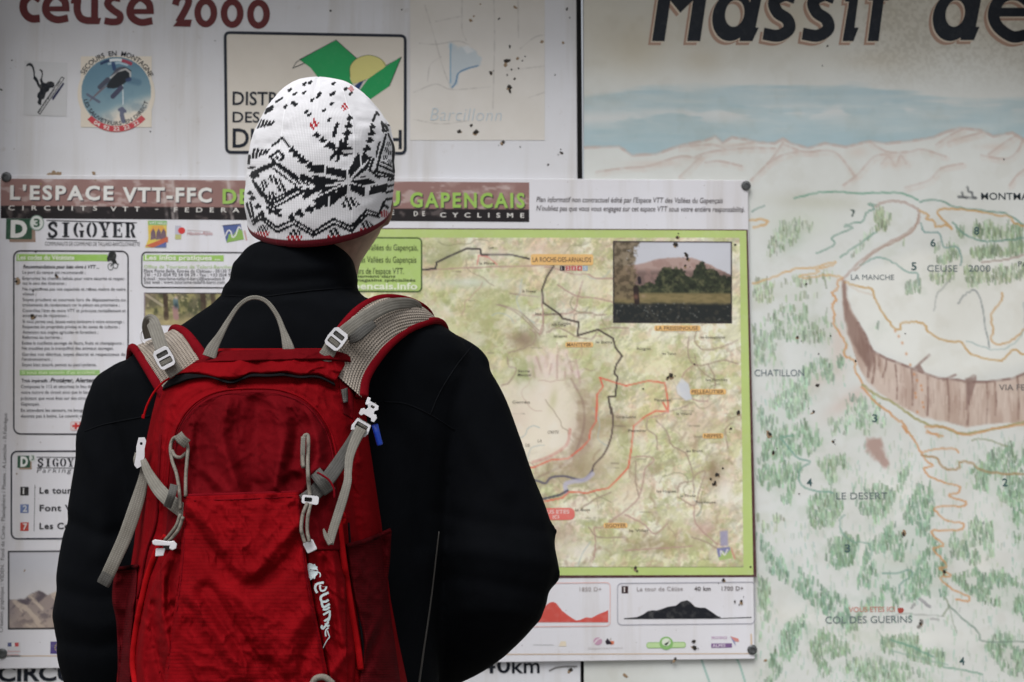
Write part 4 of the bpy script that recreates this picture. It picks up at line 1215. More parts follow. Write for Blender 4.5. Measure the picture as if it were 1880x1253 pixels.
for b_, c, al in [((820, 470, 30, 30), (150, 150, 116), .7), ((900, 560, 60, 60), (160, 170, 118), .6), ((870, 640, 40, 60), (164, 166, 120), .5), ((960, 625, 24, 18), (122, 104, 86), .8), ((1000, 740, 55, 70), (212, 203, 190), .95), ((985, 700, 40, 40), (206, 188, 182), .6), ((1020, 800, 60, 40), (214, 205, 190), .9), ((940, 790, 60, 50), (212, 204, 186), .8), ((960, 690, 22, 30), (150, 160, 112), .8), ((1090, 690, 40, 50), (158, 160, 112), .6),
                  ((1070, 800, 26, 60), (150, 128, 112), .7), ((1080, 860, 60, 22), (142, 126, 100), .7), ((1040, 880, 40, 14), (150, 136, 108), .6), ((1120, 780, 40, 20), (140, 126, 92), .6), ((1200, 660, 60, 40), (200, 198, 150), .5), ((1230, 560, 60, 30), (204, 190, 160), .5), ((1080, 520, 60, 26), (206, 202, 170), .6), ((1000, 460, 70, 12), (206, 184, 172), .5), ((860, 520, 60, 10), (198, 206, 202), .6),
                  ((1310, 870, 16, 30), (124, 106, 78), .7), ((1280, 780, 40, 30), (190, 166, 152), .5), ((1200, 1000, 60, 14), (140, 124, 92), .6), ((1290, 970, 22, 18), (172, 140, 132), .6), ((1030, 980, 26, 22), (170, 148, 140), .6), ((1140, 900, 50, 40), (206, 200, 172), .5), ((1250, 950, 40, 20), (206, 200, 178), .5), ((1330, 900, 18, 40), (210, 204, 196), .7), ((1060, 1010, 60, 16), (212, 206, 196), .7), ((1110, 830, 36, 40), (206, 200, 176), .5)]:
    cv.blob(*b_, c, al)
cir = catmull([(955, 700), (1000, 690), (1050, 705), (1066, 750), (1060, 795), (1030, 835), (980, 858), (900, 870), (860, 800), (890, 730)], 8, True)
cv.poly(cir, (213, 205, 190), .6, 10, 34, 3)
cv.blob(975, 680, 14, 22, (150, 158, 112), .7); cv.blob(1015, 735, 7, 20, (178, 176, 136), .6, .2); cv.blob(950, 770, 22, 30, (206, 190, 176), .5)
ring_ = catmull([(1052, 700), (1074, 745), (1072, 800), (1046, 850), (990, 880)], 8)
cv.stroke(ring_, 20, (156, 138, 120), .42, 12, .6, 3); cv.stroke(ring_ - (4, 3), 2, (132, 108, 100), .5, 2.5, .3)
# fine web of lanes and streams
rs = np.random.RandomState(4)
for k in range(48):
    x, y = rs.uniform(780, 1350), rs.uniform(445, 1030); ang = rs.uniform(0, 6.28); pts_ = [(x, y)]
    for j in range(rs.randint(4, 10)):
        ang += rs.uniform(-.9, .9); x += 12 * math.cos(ang); y += 12 * math.sin(ang); pts_.append((x, y))
    cv.stroke(catmull(pts_, 3), rs.uniform(.6, 1.3), ((150, 136, 116), (172, 146, 132), (128, 126, 100), (160, 170, 168))[k % 4], rs.uniform(.4, .75), 1.2)
for k in range(46):
    x, y = rs.uniform(790, 1340), rs.uniform(450, 1030); w_ = rs.uniform(8, 26)
    cv.stroke([(x, y), (x + w_, y)], 1.6, (122, 112, 98), .55, 1.0, .8, k)
# eroded ribs of the cirque
rs = np.random.RandomState(8)
for k in range(26):
    t = k / 25.0
    ctr = catmull([(990, 668), (1045, 690), (1062, 740), (1058, 790), (1030, 830), (985, 852)], 10)[int(t * 50)]
    dr = ctr - np.array([985, 745]); dr = dr / np.hypot(*dr)
    cv.stroke([ctr, ctr + dr * rs.uniform(14, 34) + rs.uniform(-4, 4, 2)], rs.uniform(1.5, 6), (176, 152, 144) if k < 9 else (146, 124, 108), rs.uniform(.15, .5), 5, .6, k)
    if k < 8:
        cv.stroke([ctr + (8, -6), ctr + dr * 26 + rs.uniform(-8, 8, 2)], rs.uniform(2, 5), (212, 200, 192), .5, 4, .5, k)
for k in range(7):
    x = 968 + k * 14
    cv.stroke([(x + 6, 690), (x + rs.uniform(-6, 10), 644 + rs.uniform(0, 30))], rs.uniform(2, 7), (210, 192, 188), .6, 5, .5, k); cv.stroke([(x + 12, 690 + rs.uniform(-10, 14)), (x + rs.uniform(2, 16), 652 + rs.uniform(0, 20))], 1.4, (168, 136, 132), .5, 2.5, .4, k)
for k in range(60):                                         # gullies
    x, y = rs.uniform(980, 1350), rs.uniform(780, 1035)
    dx, dy = rs.uniform(-16, 16), rs.uniform(6, 22)
    cv.stroke(catmull([(x, y), (x + dx * .5 + rs.uniform(-4, 4), y + dy * .5), (x + dx, y + dy)], 4), rs.uniform(1, 3.4), (146, 126, 104) if k % 3 else (212, 206, 192), rs.uniform(.2, .5), 3)
# minor roads and streams
MR = (150, 132, 118)
for k, pts in enumerate([zp([(290, 450), (500, 440), (800, 430), (900, 440), (1000, 470), (1060, 470), (1100, 490), (1180, 490)]), zp([(640, 610), (720, 640), (780, 690), (850, 745), (850, 560)]), zp([(700, 560), (830, 575)]), zp([(810, 660), (930, 655), (1000, 640), (1020, 560), (1040, 500)]), zp([(870, 740), (930, 720), (1015, 760), (1080, 770), (1110, 735), (1160, 720), (1250, 720)]),
           zp([(1000, 690), (1005, 655), (1080, 650), (1100, 660), (1150, 655)]), zp([(920, 520), (1010, 570), (1100, 580), (1180, 600)]), zp([(1760, 775), (1680, 810), (1600, 820), (1560, 780), (1570, 720)]), zp([(1530, 760), (1530, 850), (1560, 890), (1610, 890), (1690, 870), (1760, 885)]), zp([(1560, 890), (1510, 930), (1500, 980), (1550, 1050), (1620, 1060)]), zp([(1620, 890), (1650, 940), (1650, 1000), (1620, 1040)]),
           zq([(795, 40), (860, 20), (900, 0)]), zq([(700, 70), (740, 60), (790, 45)]), zq([(740, 80), (790, 130), (810, 190), (870, 225), (900, 300), (910, 400)]), zq([(700, 75), (700, 120), (740, 150), (745, 210)]), zq([(620, 245), (690, 240), (730, 255), (690, 300), (680, 370), (650, 440), (540, 530), (490, 560), (465, 560), (470, 640), (460, 700)]), zq([(650, 260), (650, 360), (665, 420)]), zq([(410, 470), (470, 430), (540, 400)]), zq([(600, 500), (680, 540), (730, 585), (760, 570), (790, 540)]), zq([(440, 555), (480, 600), (600, 600)]),
           zq([(835, 400), (850, 360), (900, 350), (920, 320), (960, 310), (930, 400), (910, 460), (835, 420)]), zq([(910, 460), (920, 540), (1000, 620), (1040, 640)]), zq([(900, 600), (960, 620), (1010, 650)]), zq([(1060, 200), (1050, 120), (1080, 90)]), zq([(600, 660), (760, 650), (900, 640)]), zb([(575, 75), (720, 130), (840, 250)]), zb([(630, 430), (640, 490), (690, 510), (640, 600), (590, 620)]), zb([(860, 0), (870, 180), (850, 280)]), zb([(780, 240), (820, 270), (810, 330), (740, 370), (640, 400)])]):
    cv.stroke(wig(pts, 1.5, k, 5), 1.6, MR if k % 3 else (166, 136, 128), .75, 1.2)
cv.stroke(zp([(548, 425), (556, 382), (600, 390), (640, 425)]), 1.4, (196, 120, 116), .8, 1)
cv.poly(zc([(860, 590), (900, 530), (950, 570), (975, 680), (930, 690), (870, 640)]), (190, 194, 202), .95, 1.5)
RT_ = (202, 98, 80)
cv.stroke(zp([(290, 450), (355, 443), (360, 415), (410, 390), (500, 350), (562, 352), (567, 378), (700, 378), (790, 398)]), 2.6, (58, 54, 54), .95, 1)
cv.stroke(zp([(905, 430), (870, 485), (850, 540), (855, 603), (930, 655), (945, 675), (1020, 693), (1015, 755), (1110, 727), (1180, 768), (1190, 810), (1222, 850), (1195, 890), (1185, 930), (1200, 945), (1190, 1038), (1157, 1040), (1172, 1118)]), 2.6, (70, 62, 58), .9, 1)
cv.stroke(catmull(zq([(540, 20), (547, 70), (540, 150), (510, 225), (465, 275), (456, 302)]), 5), 2.4, (92, 80, 74), .9, 1)
cv.stroke(catmull(zq([(456, 302), (430, 335), (400, 345), (330, 328), (270, 335), (245, 360), (205, 348), (150, 350)]), 5), 2.6, (88, 84, 98), .85, 1.6)
cv.stroke(catmull(zq([(456, 318), (420, 345), (370, 352), (335, 365), (340, 400)]), 5), 5, (168, 166, 186), .8, 3)
cv.stroke(zq([(345, 392), (310, 412), (235, 430), (150, 440)]), 3, (60, 62, 78), .8, 1.2)
for pts in (zp([(1118, 950), (1195, 975), (1240, 988), (1345, 965), (1420, 975), (1432, 1040), (1437, 1110)]), zq([(772, 0), (793, 40), (740, 36), (690, 62), (640, 105), (630, 200), (616, 290), (560, 350), (525, 382), (470, 392), (430, 405), (400, 400), (350, 400), (320, 425), (240, 441), (150, 450)]), zp([(1118, 950), (1133, 992), (1105, 1030), (1103, 1130)]), zq([(475, 0), (471, 85), (446, 125), (441, 165), (410, 200), (345, 250), (270, 255), (195, 288), (100, 300)])):
    cv.stroke(pts, 2.2, RT_, .85, 1.2, .3)
cv.stroke(catmull(zq([(355, 120), (345, 180), (300, 220), (240, 250), (190, 265)]), 5), 3, (186, 120, 112), .7, 2.5, .4)
for pts in (zp([(1118, 950), (1133, 992), (1105, 1030), (1103, 1130)]), ):
    pass
# bleached patches, then the logo in the corner
cv.mix(.35 * sstep(.6, .75, fbm(X, Y, 26, 77, 5)), (214, 210, 200))
cv.poly(zq([(1025, 575), (1060, 570), (1062, 640), (1028, 640)]), (140, 138, 166), .85, 2); cv.poly(zq([(1010, 650), (1070, 643), (1082, 695), (1022, 705)]), (150, 172, 106), .95, 1)
cv.poly(zq([(1010, 650), (1070, 643), (1072, 655), (1050, 680), (1040, 660), (1026, 690), (1018, 690)]), (116, 116, 158), .95, 1); cv.stroke(zq([(1075, 650), (1092, 696)]), 2.4, (190, 130, 116), .7, 1.2)
cv.stroke(catmull(zq([(1024, 690), (1030, 662), (1045, 680), (1060, 655)]), 4), 1.6, (212, 210, 206), .9, .8)
cv.stroke([(500, 1041), (1363, 1041)], 1.2, (110, 118, 84), .8, 1); 
cv.build('relief_map', poster, PO + 0.0006)
S = Sheet(PO + 0.0008)
def tag_(t, x0, y0, x1, y1, h, fill=(212, 172, 112), ink=(108, 84, 64)):
    global S
    S = Sheet(PO + 0.0008)
    S.rbox(x0, y0, x1, y1, min(3.5, (y1 - y0) / 2.5), None, fill=fill); S.text(t, x0 + 3, x1 - 3, y1 - (y1 - y0 - h) / 2, h, ink, 0.014, lay=4)
    S.build('village_tag', poster)
tag_('LA ROCHE-DES-ARNAUDS', 974, 468, 1088, 488, 8.5)
tag_('MANTEYER', 1037, 629, 1088, 638.5, 6.5); tag_('LA FREISSINOUSE', 1200, 598.5, 1284, 608.5, 6.5); tag_('PELLEAUTIER', 1265, 715, 1331, 725, 6.5)
tag_('NEFFES', 1288, 796, 1326, 805.5, 6.5); tag_('SIGOYER', 1107, 960, 1151, 969.5, 6.5)
S = Sheet(PO + 0.0008)
S.rbox(950, 933, 1054, 955, 9, None, fill=(202, 108, 100)); S.text('VOUS ETES', 985, 1044, 943, 6.6, (222, 196, 190), 0.01); S.text('ICI', 1014, 1025, 952, 6, (222, 196, 190), 0.01)
S.build('you_are_here_tag', poster)
S = Sheet(PO + 0.0008)
for i, c in enumerate(((50, 44, 50), (176, 92, 92), (180, 84, 84), (176, 80, 80), (140, 160, 178))):
    S.rect(1027 + i * 10.5, 489.5, 1036 + i * 10.5, 498.5, c, 0); S.text('12345'[i], 1029.5 + i * 10.5, None, 497, 6, (206, 202, 200), 0.01, lay=2)
for k, (t, x, x1, y) in enumerate((('la Plaine', 880, 908, 487), ('St Tropez', 958, 983, 538), ('la Combe', 896, 906, 458), ('les Guieux', 982, 1030, 579), ('la Combe', 1016, 1047, 597), ('les Sauvas', 1016, 1040, 620), ('le Barry', 1093, 1124, 631), ('Petit Céüse', 1012, 1038, 600), ('les Eyssagnières', 1284, 1330, 622), ('Rougnac', 1168, 1194, 643), ('les Tancs', 1214, 1240, 652),
    ('les Roches', 1294, 1334, 700), ('Plaisance', 1200, 1230, 737), ('le Villard', 1240, 1268, 762), ('Corréo', 940, 972, 741), ('Col de Guérins', 1130, 1166, 768), ('Peyssier', 1152, 1186, 793), ('les Bruns', 1258, 1288, 830), ('les Hugues', 1204, 1240, 904), ('la Pinole', 1248, 1276, 912), ('le Villar', 1154, 1190, 976), ('le Bois', 1055, 1082, 938), ('Fouillouse', 1276, 1312, 924), ('Serre', 950, 972, 684), ('Manouel', 950, 974, 691))):
    S.text(t, x, x1, y, 4.6, (104, 98, 88), 0.006)
S.text('DE', 964, 972, 820, 5, (130, 122, 110)); S.text('LA', 986, 994, 812, 5, (130, 122, 110), shear=.2); S.text('CRETE', 1004, 1024, 796, 5, (130, 122, 110), shear=.3)
S.build('hamlet_name', poster, None, True)
# inset photograph on the map
cv = Canvas(1124, 444, 1342, 594, 1.6, (182, 184, 192))
X, Y = cv.X, cv.Y
rdg = np.interp(X, [1124, 1175, 1200, 1230, 1270, 1300, 1342], [492, 486, 478, 474, 474, 486, 506]) + 4 * (fbm(X, Y * 0, 8, 2) - .5)
m = sstep(-1.5, 1.5, Y - rdg)
cv.mix(m, (160, 138, 132)); cv.mix(m * sstep(492, 504, Y), (110, 92, 88)); cv.mix(m * .6 * sstep(.5, .65, fbm(X, Y, 12, 5)), (142, 116, 110))
tr = np.interp(X, [1124, 1170, 1200, 1212, 1222, 1240, 1258, 1268, 1276, 1290, 1304, 1320, 1342], [522, 526, 520, 500, 494, 492, 506, 512, 490, 485, 492, 506, 514]) + 22 * (fbm(X, Y, 11, 7, 5, .65) - .5)
m = sstep(-2, 2, Y - tr); cv.mix(m, (44, 50, 38)); cv.mix(m * .8 * sstep(.4, .75, fbm(X, Y, 9, 9, 5, .65)), (96, 96, 70)); cv.mix(m * .6 * sstep(.45, .72, fbm(X, Y, 5, 19, 3)), (26, 30, 26))
m = sstep(536, 542, Y); cv.mix(m, (122, 110, 78)); cv.mix(m * .6 * sstep(.4, .7, fbm(X, Y * 3, 12, 4)), (98, 90, 62))
m = sstep(554, 562, Y + 4 * (fbm(X, Y, 8, 3) - .5)); cv.mix(m, (34, 38, 38)); cv.mix(m * .7 * sstep(.56, .7, fbm(X, Y, 5, 14, 3)), (62, 60, 54))
m = sstep(.4, .6, fbm(X, Y, 9, 23, 6, .75) + .3 * sstep(1175, 1140, X) - .35 * sstep(1158, 1186, X)) * sstep(556, 545, Y)
cv.mix(m * .85, (118, 104, 82)); cv.mix(m * .7 * sstep(.42, .68, fbm(X, Y, 6, 33, 4)), (66, 58, 46))
cv.stroke([(1166, 530), (1168, 556)], 8, (40, 32, 32), .95, 2); cv.blob(1166, 546, 5, 5, (160, 110, 92), .5); cv.blob(1180, 545, 4, 3, (150, 130, 110), .7); cv.stroke([(1172, 512), (1173, 520)], 5, (34, 30, 36), .9, 1.5)
rs = np.random.RandomState(3)
for k in range(40):
    cv.blob(rs.uniform(1126, 1340), rs.uniform(555, 592), 1.2, 1.2, (130, 128, 124), .8)
for p in ([(1124, 445), (1342, 445)], [(1125, 444), (1125, 594)], [(1124, 593), (1342, 593)], [(1341, 444), (1341, 594)]):
    cv.stroke(p, 2.4, (50, 44, 48), .9, 1.2)
cv.build('inset_photo', poster, PO + 0.0009)
# green information box on the map
S = Sheet(PO + 0.0008)
S.rbox(520, 437.5, 774, 535.5, 8, (66, 84, 48), 2.6, (160, 184, 110))
S.build('info_panel', poster)
S = Sheet(PO + 0.0012)
GT = (72, 82, 52)
S.text("Retrouvez tout l'Espace Vélo des Vallées du Gapençais,", 530, 765, 460.5, 11, GT, 0.002); S.text("Le guide de l'Espace Vélo des Vallées du Gapençais", 545, 762, 483, 11, GT, 0.002); S.text("Balades et les parcours de l'espace VTT.", 570, 740, 504, 11, GT, 0.002)
S.text('disponible gratuitement dans', 560, 724, 510.5, 5, GT, 0.014, 0.2); S.text('les offices et les magasins spécialisés', 560, 760, 517.5, 5, GT, 0.014, 0.2)
S.text('www.gapencais.info', 568, 764, 532, 11.5, (206, 214, 190), 0.03, 0, 1.05)
S.build('text_line', poster, None, True)

# --- elevation profiles
S = Sheet(PO + 0.0003)
S.rbox(860, 1071.5, 1119, 1151, 7, (204, 164, 160), 1.4); S.build('profile_frame', poster)
S = Sheet(PO + 0.0003)
def zo(p): return np.asarray(p, float) / 4.2727 + np.array([970, 1050])
S.poly(zo([(-300, 392), (-300, 330), (-120, 300), (0, 330), (100, 290), (160, 240), (190, 232), (215, 242), (260, 300), (310, 340), (370, 378), (400, 374), (450, 353), (490, 358), (560, 322), (600, 308), (622, 296), (622, 392)]), (186, 78, 70), 1)
S.build('profile_shape', poster)
S = Sheet(PO + 0.0003)
S.text('1850 D+', 1063, 1103, 1085, 7, (148, 140, 140), 0.01, 0, 1.1); S.build('profile_text', poster)
S = Sheet(PO + 0.0003)
S.rbox(1132.5, 1070.5, 1384, 1146.5, 8, (150, 150, 160), 1.5); S.build('profile_frame', poster)
S = Sheet(PO + 0.0003)
S.poly(zo([(745, 360), (800, 356), (850, 350), (895, 330), (930, 305), (965, 298), (1000, 300), (1040, 288), (1090, 270), (1150, 262), (1190, 230), (1240, 219), (1265, 235), (1300, 270), (1340, 278), (1380, 278), (1430, 310), (1480, 345), (1500, 350), (1500, 359), (1742, 350), (1742, 357), (1500, 364), (745, 367)]), (26, 28, 34), 1)
S.build('profile_shape', poster)
S = Sheet(PO + 0.0003)
S.rect(1140, 1075.5, 1152, 1088.5, (52, 36, 38), 1); S.text('1', 1144.2, None, 1086.5, 9, (206, 202, 202), 0.02, lay=3)
S.text('Le tour de Céüse', 1168, 1252, 1084.5, 7, (138, 132, 134), 0.012, 0, 1.1); S.text('40 km', 1273, 1303, 1084, 7.2, (76, 70, 72), 0.02, 0, 1.1); S.text('1700 D+', 1323, 1363, 1083.5, 7.2, (98, 90, 92), 0.016, 0, 1.1)
S.build('profile_text', poster)
# --- partner logos along the bottom
S = Sheet(PO + 0.0003)
p0 = zo([(540, 540)])[0]
S.poly(np.stack([p0[0] + 8 * np.cos(a), p0[1] + 7 * np.sin(a)], -1), (176, 140, 162), 1); S.stroke(catmull(zo([(510, 560), (535, 530), (570, 515)]), 4), 1.6, (206, 202, 206), 2)
S.poly(zo([(598, 545), (615, 515), (640, 545), (655, 560), (610, 565)]), (38, 32, 44), 2); S.poly(zo([(640, 535), (668, 540), (665, 565), (640, 568)]), (196, 110, 80), 1); S.text('departement', 1078, 1142, 1191, 4, (178, 174, 176), lay=2)
S.build('partner_logo', poster)
S = Sheet(PO + 0.0003)
p0 = zo([(1075, 555)])[0]
S.rbox(1186, 1179, 1257, 1188.5, 4, (132, 172, 104), 1.2, (170, 196, 146)); S.poly(np.stack([p0[0] + 12.5 * np.cos(a), p0[1] + 12 * np.sin(a)], -1), (122, 166, 100), 4); S.poly(np.stack([p0[0] + 8 * np.cos(a), p0[1] - 2 + 7 * np.sin(a)], -1), (196, 204, 190), 5); S.poly(zo([(1060, 560), (1090, 545), (1105, 530), (1085, 565), (1070, 575)]), (40, 56, 40), 6)
S.build('partner_logo', poster)
S = Sheet(PO + 0.0003)
S.rect(1304, 1180.5, 1342, 1188, (112, 86, 128), 1); S.text('PROVENCE', 1305, 1333, 1172.5, 4.6, (168, 138, 168), 0.01, lay=2); S.text('ALPES', 1306, 1330, 1187, 5, (196, 186, 200), 0.02, lay=3); S.poly(zo([(1575, 500), (1640, 520), (1645, 545), (1610, 540)]), (190, 126, 120), 1); S.poly(zo([(1575, 500), (1610, 540), (1620, 580), (1590, 530)]), (126, 128, 170), 2)
S.build('partner_logo', poster)
S = Sheet(PO + 0.0003)
S.stroke([(978, 1183), (1016, 1183)], 1, (176, 176, 180), 1); S.poly(zo([(235, 580), (250, 540), (290, 540), (295, 580)]), (206, 196, 178), 1); S.build('partner_logo', poster)
S = Sheet(PO + 0.0003)
S.stroke([(-1, 1203.5), (1376, 1199)], 1.8, (186, 164, 142), 0); S.stroke([(1377, 1163), (1378, 1199)], 3, (190, 170, 150), 1); S.build('stain_line', poster)

# --- screws at the corners
M_SCREW = plain('grey_screw', (0.12, 0.125, 0.13), 0.45, 0.5, 0.6, nscale=200, namp=0.35)
def screw(px, py):
    bm = bmesh.new()
    r = 9 * MPX; n = 24
    rings = [(r, 0.0), (r, -0.0016), (r * .82, -0.003), (r * .5, -0.0036), (r * .42, -0.0018), (0.0001, -0.0018)]
    c = at(px, py, YB - PO)
    vs_ = [[bm.verts.new((c[0] + rr * math.cos(2 * math.pi * k / n), c[1] + dy, c[2] + rr * math.sin(2 * math.pi * k / n))) for k in range(n)] for rr, dy in rings]
    for A, Bq in zip(vs_[:-1], vs_[1:]):
        for k in range(n):
            bm.faces.new((A[k], A[(k + 1) % n], Bq[(k + 1) % n], Bq[k]))
    bmesh.ops.recalc_face_normals(bm, faces=bm.faces)
    me = bpy.data.meshes.new('screw'); bm.to_mesh(me); bm.free(); me.materials.append(M_SCREW)
    o = bpy.data.objects.new('screw', me); COL.objects.link(o); o.parent = poster; o.matrix_parent_inverse = parent_inv(poster)
for p in ((12, 325.5), (1369.5, 341.5), (1385 - 4, 1193), (4, 1206 - 6)):
    screw(*p)

# ------------------------------------------------------------------ squashed insects, mud and rust spots
M_SPECK = plain('dried_mud', (0.03, 0.025, 0.02), 0.85, nscale=350, namp=0.8)
M_RUST = plain('rust_stain', (0.3, 0.21, 0.13), 0.85, nscale=300, namp=0.5)
rs = np.random.RandomState(12)
specks = []
for k in range(6):
    nl = 18
    th = np.linspace(0, 2 * np.pi, nl, endpoint=False)
    r0 = (.75 + .8 * (rs.rand(nl) - .4) ** 2 + .35 * (rs.rand(nl) - .5)) * (1 + (.6 * np.abs(np.cos(th + k)) ** 3 if k % 2 else 0)) * .9
    vv = [(0, -0.9, 0)] + [(r0[i] * .6 * math.cos(t), -0.6, r0[i] * .6 * math.sin(t)) for i, t in enumerate(th)] + [(r0[i] * math.cos(t), 0.0, r0[i] * math.sin(t)) for i, t in enumerate(th)]
    ff = [(0, 1 + (i + 1) % nl, 1 + i) for i in range(nl)] + [(1 + i, 1 + (i + 1) % nl, 1 + nl + (i + 1) % nl, 1 + nl + i) for i in range(nl)]
    pair = []
    for mt in (M_SPECK, M_RUST):
        me = bpy.data.meshes.new('dirt_speck'); me.from_pydata(vv, [], ff); me.materials.append(mt)
        pair.append(me)
    specks.append(pair)
def speck(px, py, r, par, off, rust=0, sx=1.0, ang=None):
    if r > 3 and not rust:                                  # a rusty smear and crumbs round the larger ones
        speck(px + rs.uniform(-3, 3), py + rs.uniform(0, 4), r * rs.uniform(.9, 1.3), par, off - 0.0002, 1, rs.uniform(.5, 1))
        for k in range(rs.randint(1, 3)):
            speck(px + rs.uniform(-9, 9), py + rs.uniform(-8, 8), rs.uniform(.8, 1.6), par, off, 0)
    r = r * .85
    me = specks[rs.randint(6)][rust]
    o = bpy.data.objects.new('dirt_speck', me); COL.objects.link(o)
    c = at(px, py, YB - off)
    o.parent = par
    M = Matrix.Translation(Vector(c)) @ Matrix.Rotation(rs.uniform(0, 6.28) if ang is None else ang, 4, 'Y') @ Matrix.Diagonal((r * MPX * sx, 0.0012 if not rust else 0.0004, r * MPX, 1))
    o.matrix_parent_inverse = parent_inv(par)
    o.matrix_basis = M
WPn, MPn, FSn = white_panel, massif_panel, bpy.data.objects['faded_sticker']
for x, y, r, s_ in ((901, 134, 4, 1.2), (931, 112, 6, 1), (936, 86, 2.5, 1.5), (931, 138, 2.5, 1), (939, 128, 2.5, 1), (945, 145, 3, 1), (935, 160, 4.5, 1.3), (936, 168, 3, 1.6), (959, 112, 3, .7), (964, 104, 2.5, .7), (952, 126, 2, 1), (843, 242, 5, 1.4), (874, 243, 6, 1.6), (865, 231, 3, 1.3), (916, 35, 2.5, 1)):
    speck(x, y, r, FSn, 0.0008, 0, s_)
for x, y, r in ((864, 38, 5), (870, 30, 3), (946, 14, 4), (995, 77, 5), (882, 8, 2.5), (928, 120, 6), (950, 108, 4)):
    speck(x, y, r, FSn, 0.0007, 1)
for x, y, r in ((924, 261, 4.5), (1031, 281, 3.5), (1006, 303, 2.5), (1041, 17, 3), (1046, 33, 2.4), (1019, 138, 2.2), (955, 270, 1.6), (607, 20, 3), (738, 18, 2), (2, 165, 2.5), (22, 111, 1.8), (276, 242, 1.5), (395, 75, 1.6), (1048, 1230, 6), (960, 333, 4.5), (975, 335, 4)):
    speck(x, y, r, WPn, 0.0004)
for x, y, r in ((98, 318, 7), (108, 320, 6), (90, 321, 5), (172, 318, 4), (1034, 79, 4)):
    speck(x, y, r, WPn, 0.0004, 1)
for x, y, r in ((1519, 85, 2.4), (1510, 121, 2), (1843, 293, 2.4), (1136, 333, 3), (1327, 337, 2), (1464, 619, 3.5), (1525, 617, 2.4), (1571, 663, 3), (1503, 650, 1.8), (1494, 756, 4), (1480, 522, 2.5), (1420, 831, 4.5), (1530, 811, 3.5), (1659, 981, 4), (1734, 1050, 5), (1467, 907, 1.8), (1413, 797, 4.5), (1501, 708, 4), (1690, 1145, 4), (1662, 613, 2)):
    speck(x, y, r, MPn, 0.0008)
for x, y, r in ((1148, 1241, 5), (1411, 798, 7), (1405, 1213, 4), (1660, 978, 6)):
    speck(x, y, r, MPn, 0.0007, 1)
for x, y, r in ((1240, 449, 6), (1243, 436, 4), (1260, 468, 5), (1262, 476, 4), (1258, 488, 3.5), (1232, 690, 6.5), (1226, 694, 4), (1275, 669, 2.4), (1181, 714, 2.4), (1356, 757, 4.5), (1342, 787, 3.5), (1317, 872, 5), (1313, 887, 4), (1305, 880, 3), (1327, 860, 3), (1310, 890, 3), (1167, 1043, 4.5), (1170, 1049, 2.5), (1378, 1041, 2.5), (1328, 1065, 4.5), (1274, 1178, 4), (1275, 1189, 5.5), (1240, 1210, 4), (1361, 1104, 3.6), (1349, 1105, 2.6), (1350, 450, 2.5)):
    speck(x, y, r, poster, PO + 0.0010)
for x, y, r in ((62, 373, 2), (33, 514, 5), (30, 517, 4), (59, 580, 5), (64, 583, 3), (75, 530, 2), (103, 506, 4), (65, 462, 2.4), (31, 870, 1.8), (45, 1048, 2), (75, 338, 3.5), (165, 530, 2), (245, 400, 2), (175, 331, 2.4), (61, 534, 2.2)):
    speck(x, y, r, poster, PO + 0.0009, int(rs.rand() < .5))
# ================================================================== the hiker
def ring_tube(rings):
    """closed loft; rings = list of (n,3) arrays"""
    n = len(rings[0]); V = np.vstack(rings); F = []
    for i in range(len(rings) - 1):
        for k in range(n):
            F.append((i * n + k, i * n + (k + 1) % n, (i + 1) * n + (k + 1) % n, (i + 1) * n + k))
    F.append(tuple(range(n))[::-1]); b0 = (len(rings) - 1) * n
    F.append(tuple(b0 + k for k in range(n)))
    return V, F
def hring(py, xl, xr, yc, hd, n=40, p=2.2, slope=0.0):
    """level cross-section between two photo columns"""
    a = at(xl, py, yc); b_ = at(xr, py, yc)
    t = np.linspace(0, 2 * np.pi, n, endpoint=False)
    c, s = np.cos(t), np.sin(t)
    c = np.sign(c) * np.abs(c) ** (2 / p); s = np.sign(s) * np.abs(s) ** (2 / p)
    m = (a + b_) / 2; hw = (b_[0] - a[0]) / 2
    return np.stack([m[0] + hw * c, yc + hd * s, m[2] + slope * hw * c], -1)
def limb(pts, n=24, sub=5):
    """tapered limb; pts = (px, py, Y, radius_px, depth factor)"""
    P = np.array([list(at(p[0], p[1], p[2])) + [p[3] * p[2] / FPX, p[4] if len(p) > 4 else 1.0] for p in pts])
    P = catmull(P, sub)
    T = np.gradient(P[:, :3], axis=0); T /= np.linalg.norm(T, axis=1)[:, None]
    rings = []
    for p, t in zip(P, T):
        a = np.cross(t, (0, 1, 0)); a /= np.linalg.norm(a); b_ = np.cross(t, a)
        th = np.linspace(0, 2 * np.pi, n, endpoint=False)[:, None]
        rings.append(p[:3] + p[3] * (np.cos(th) * a + p[4] * np.sin(th) * b_))
    # round the ends
    return ring_tube(rings)
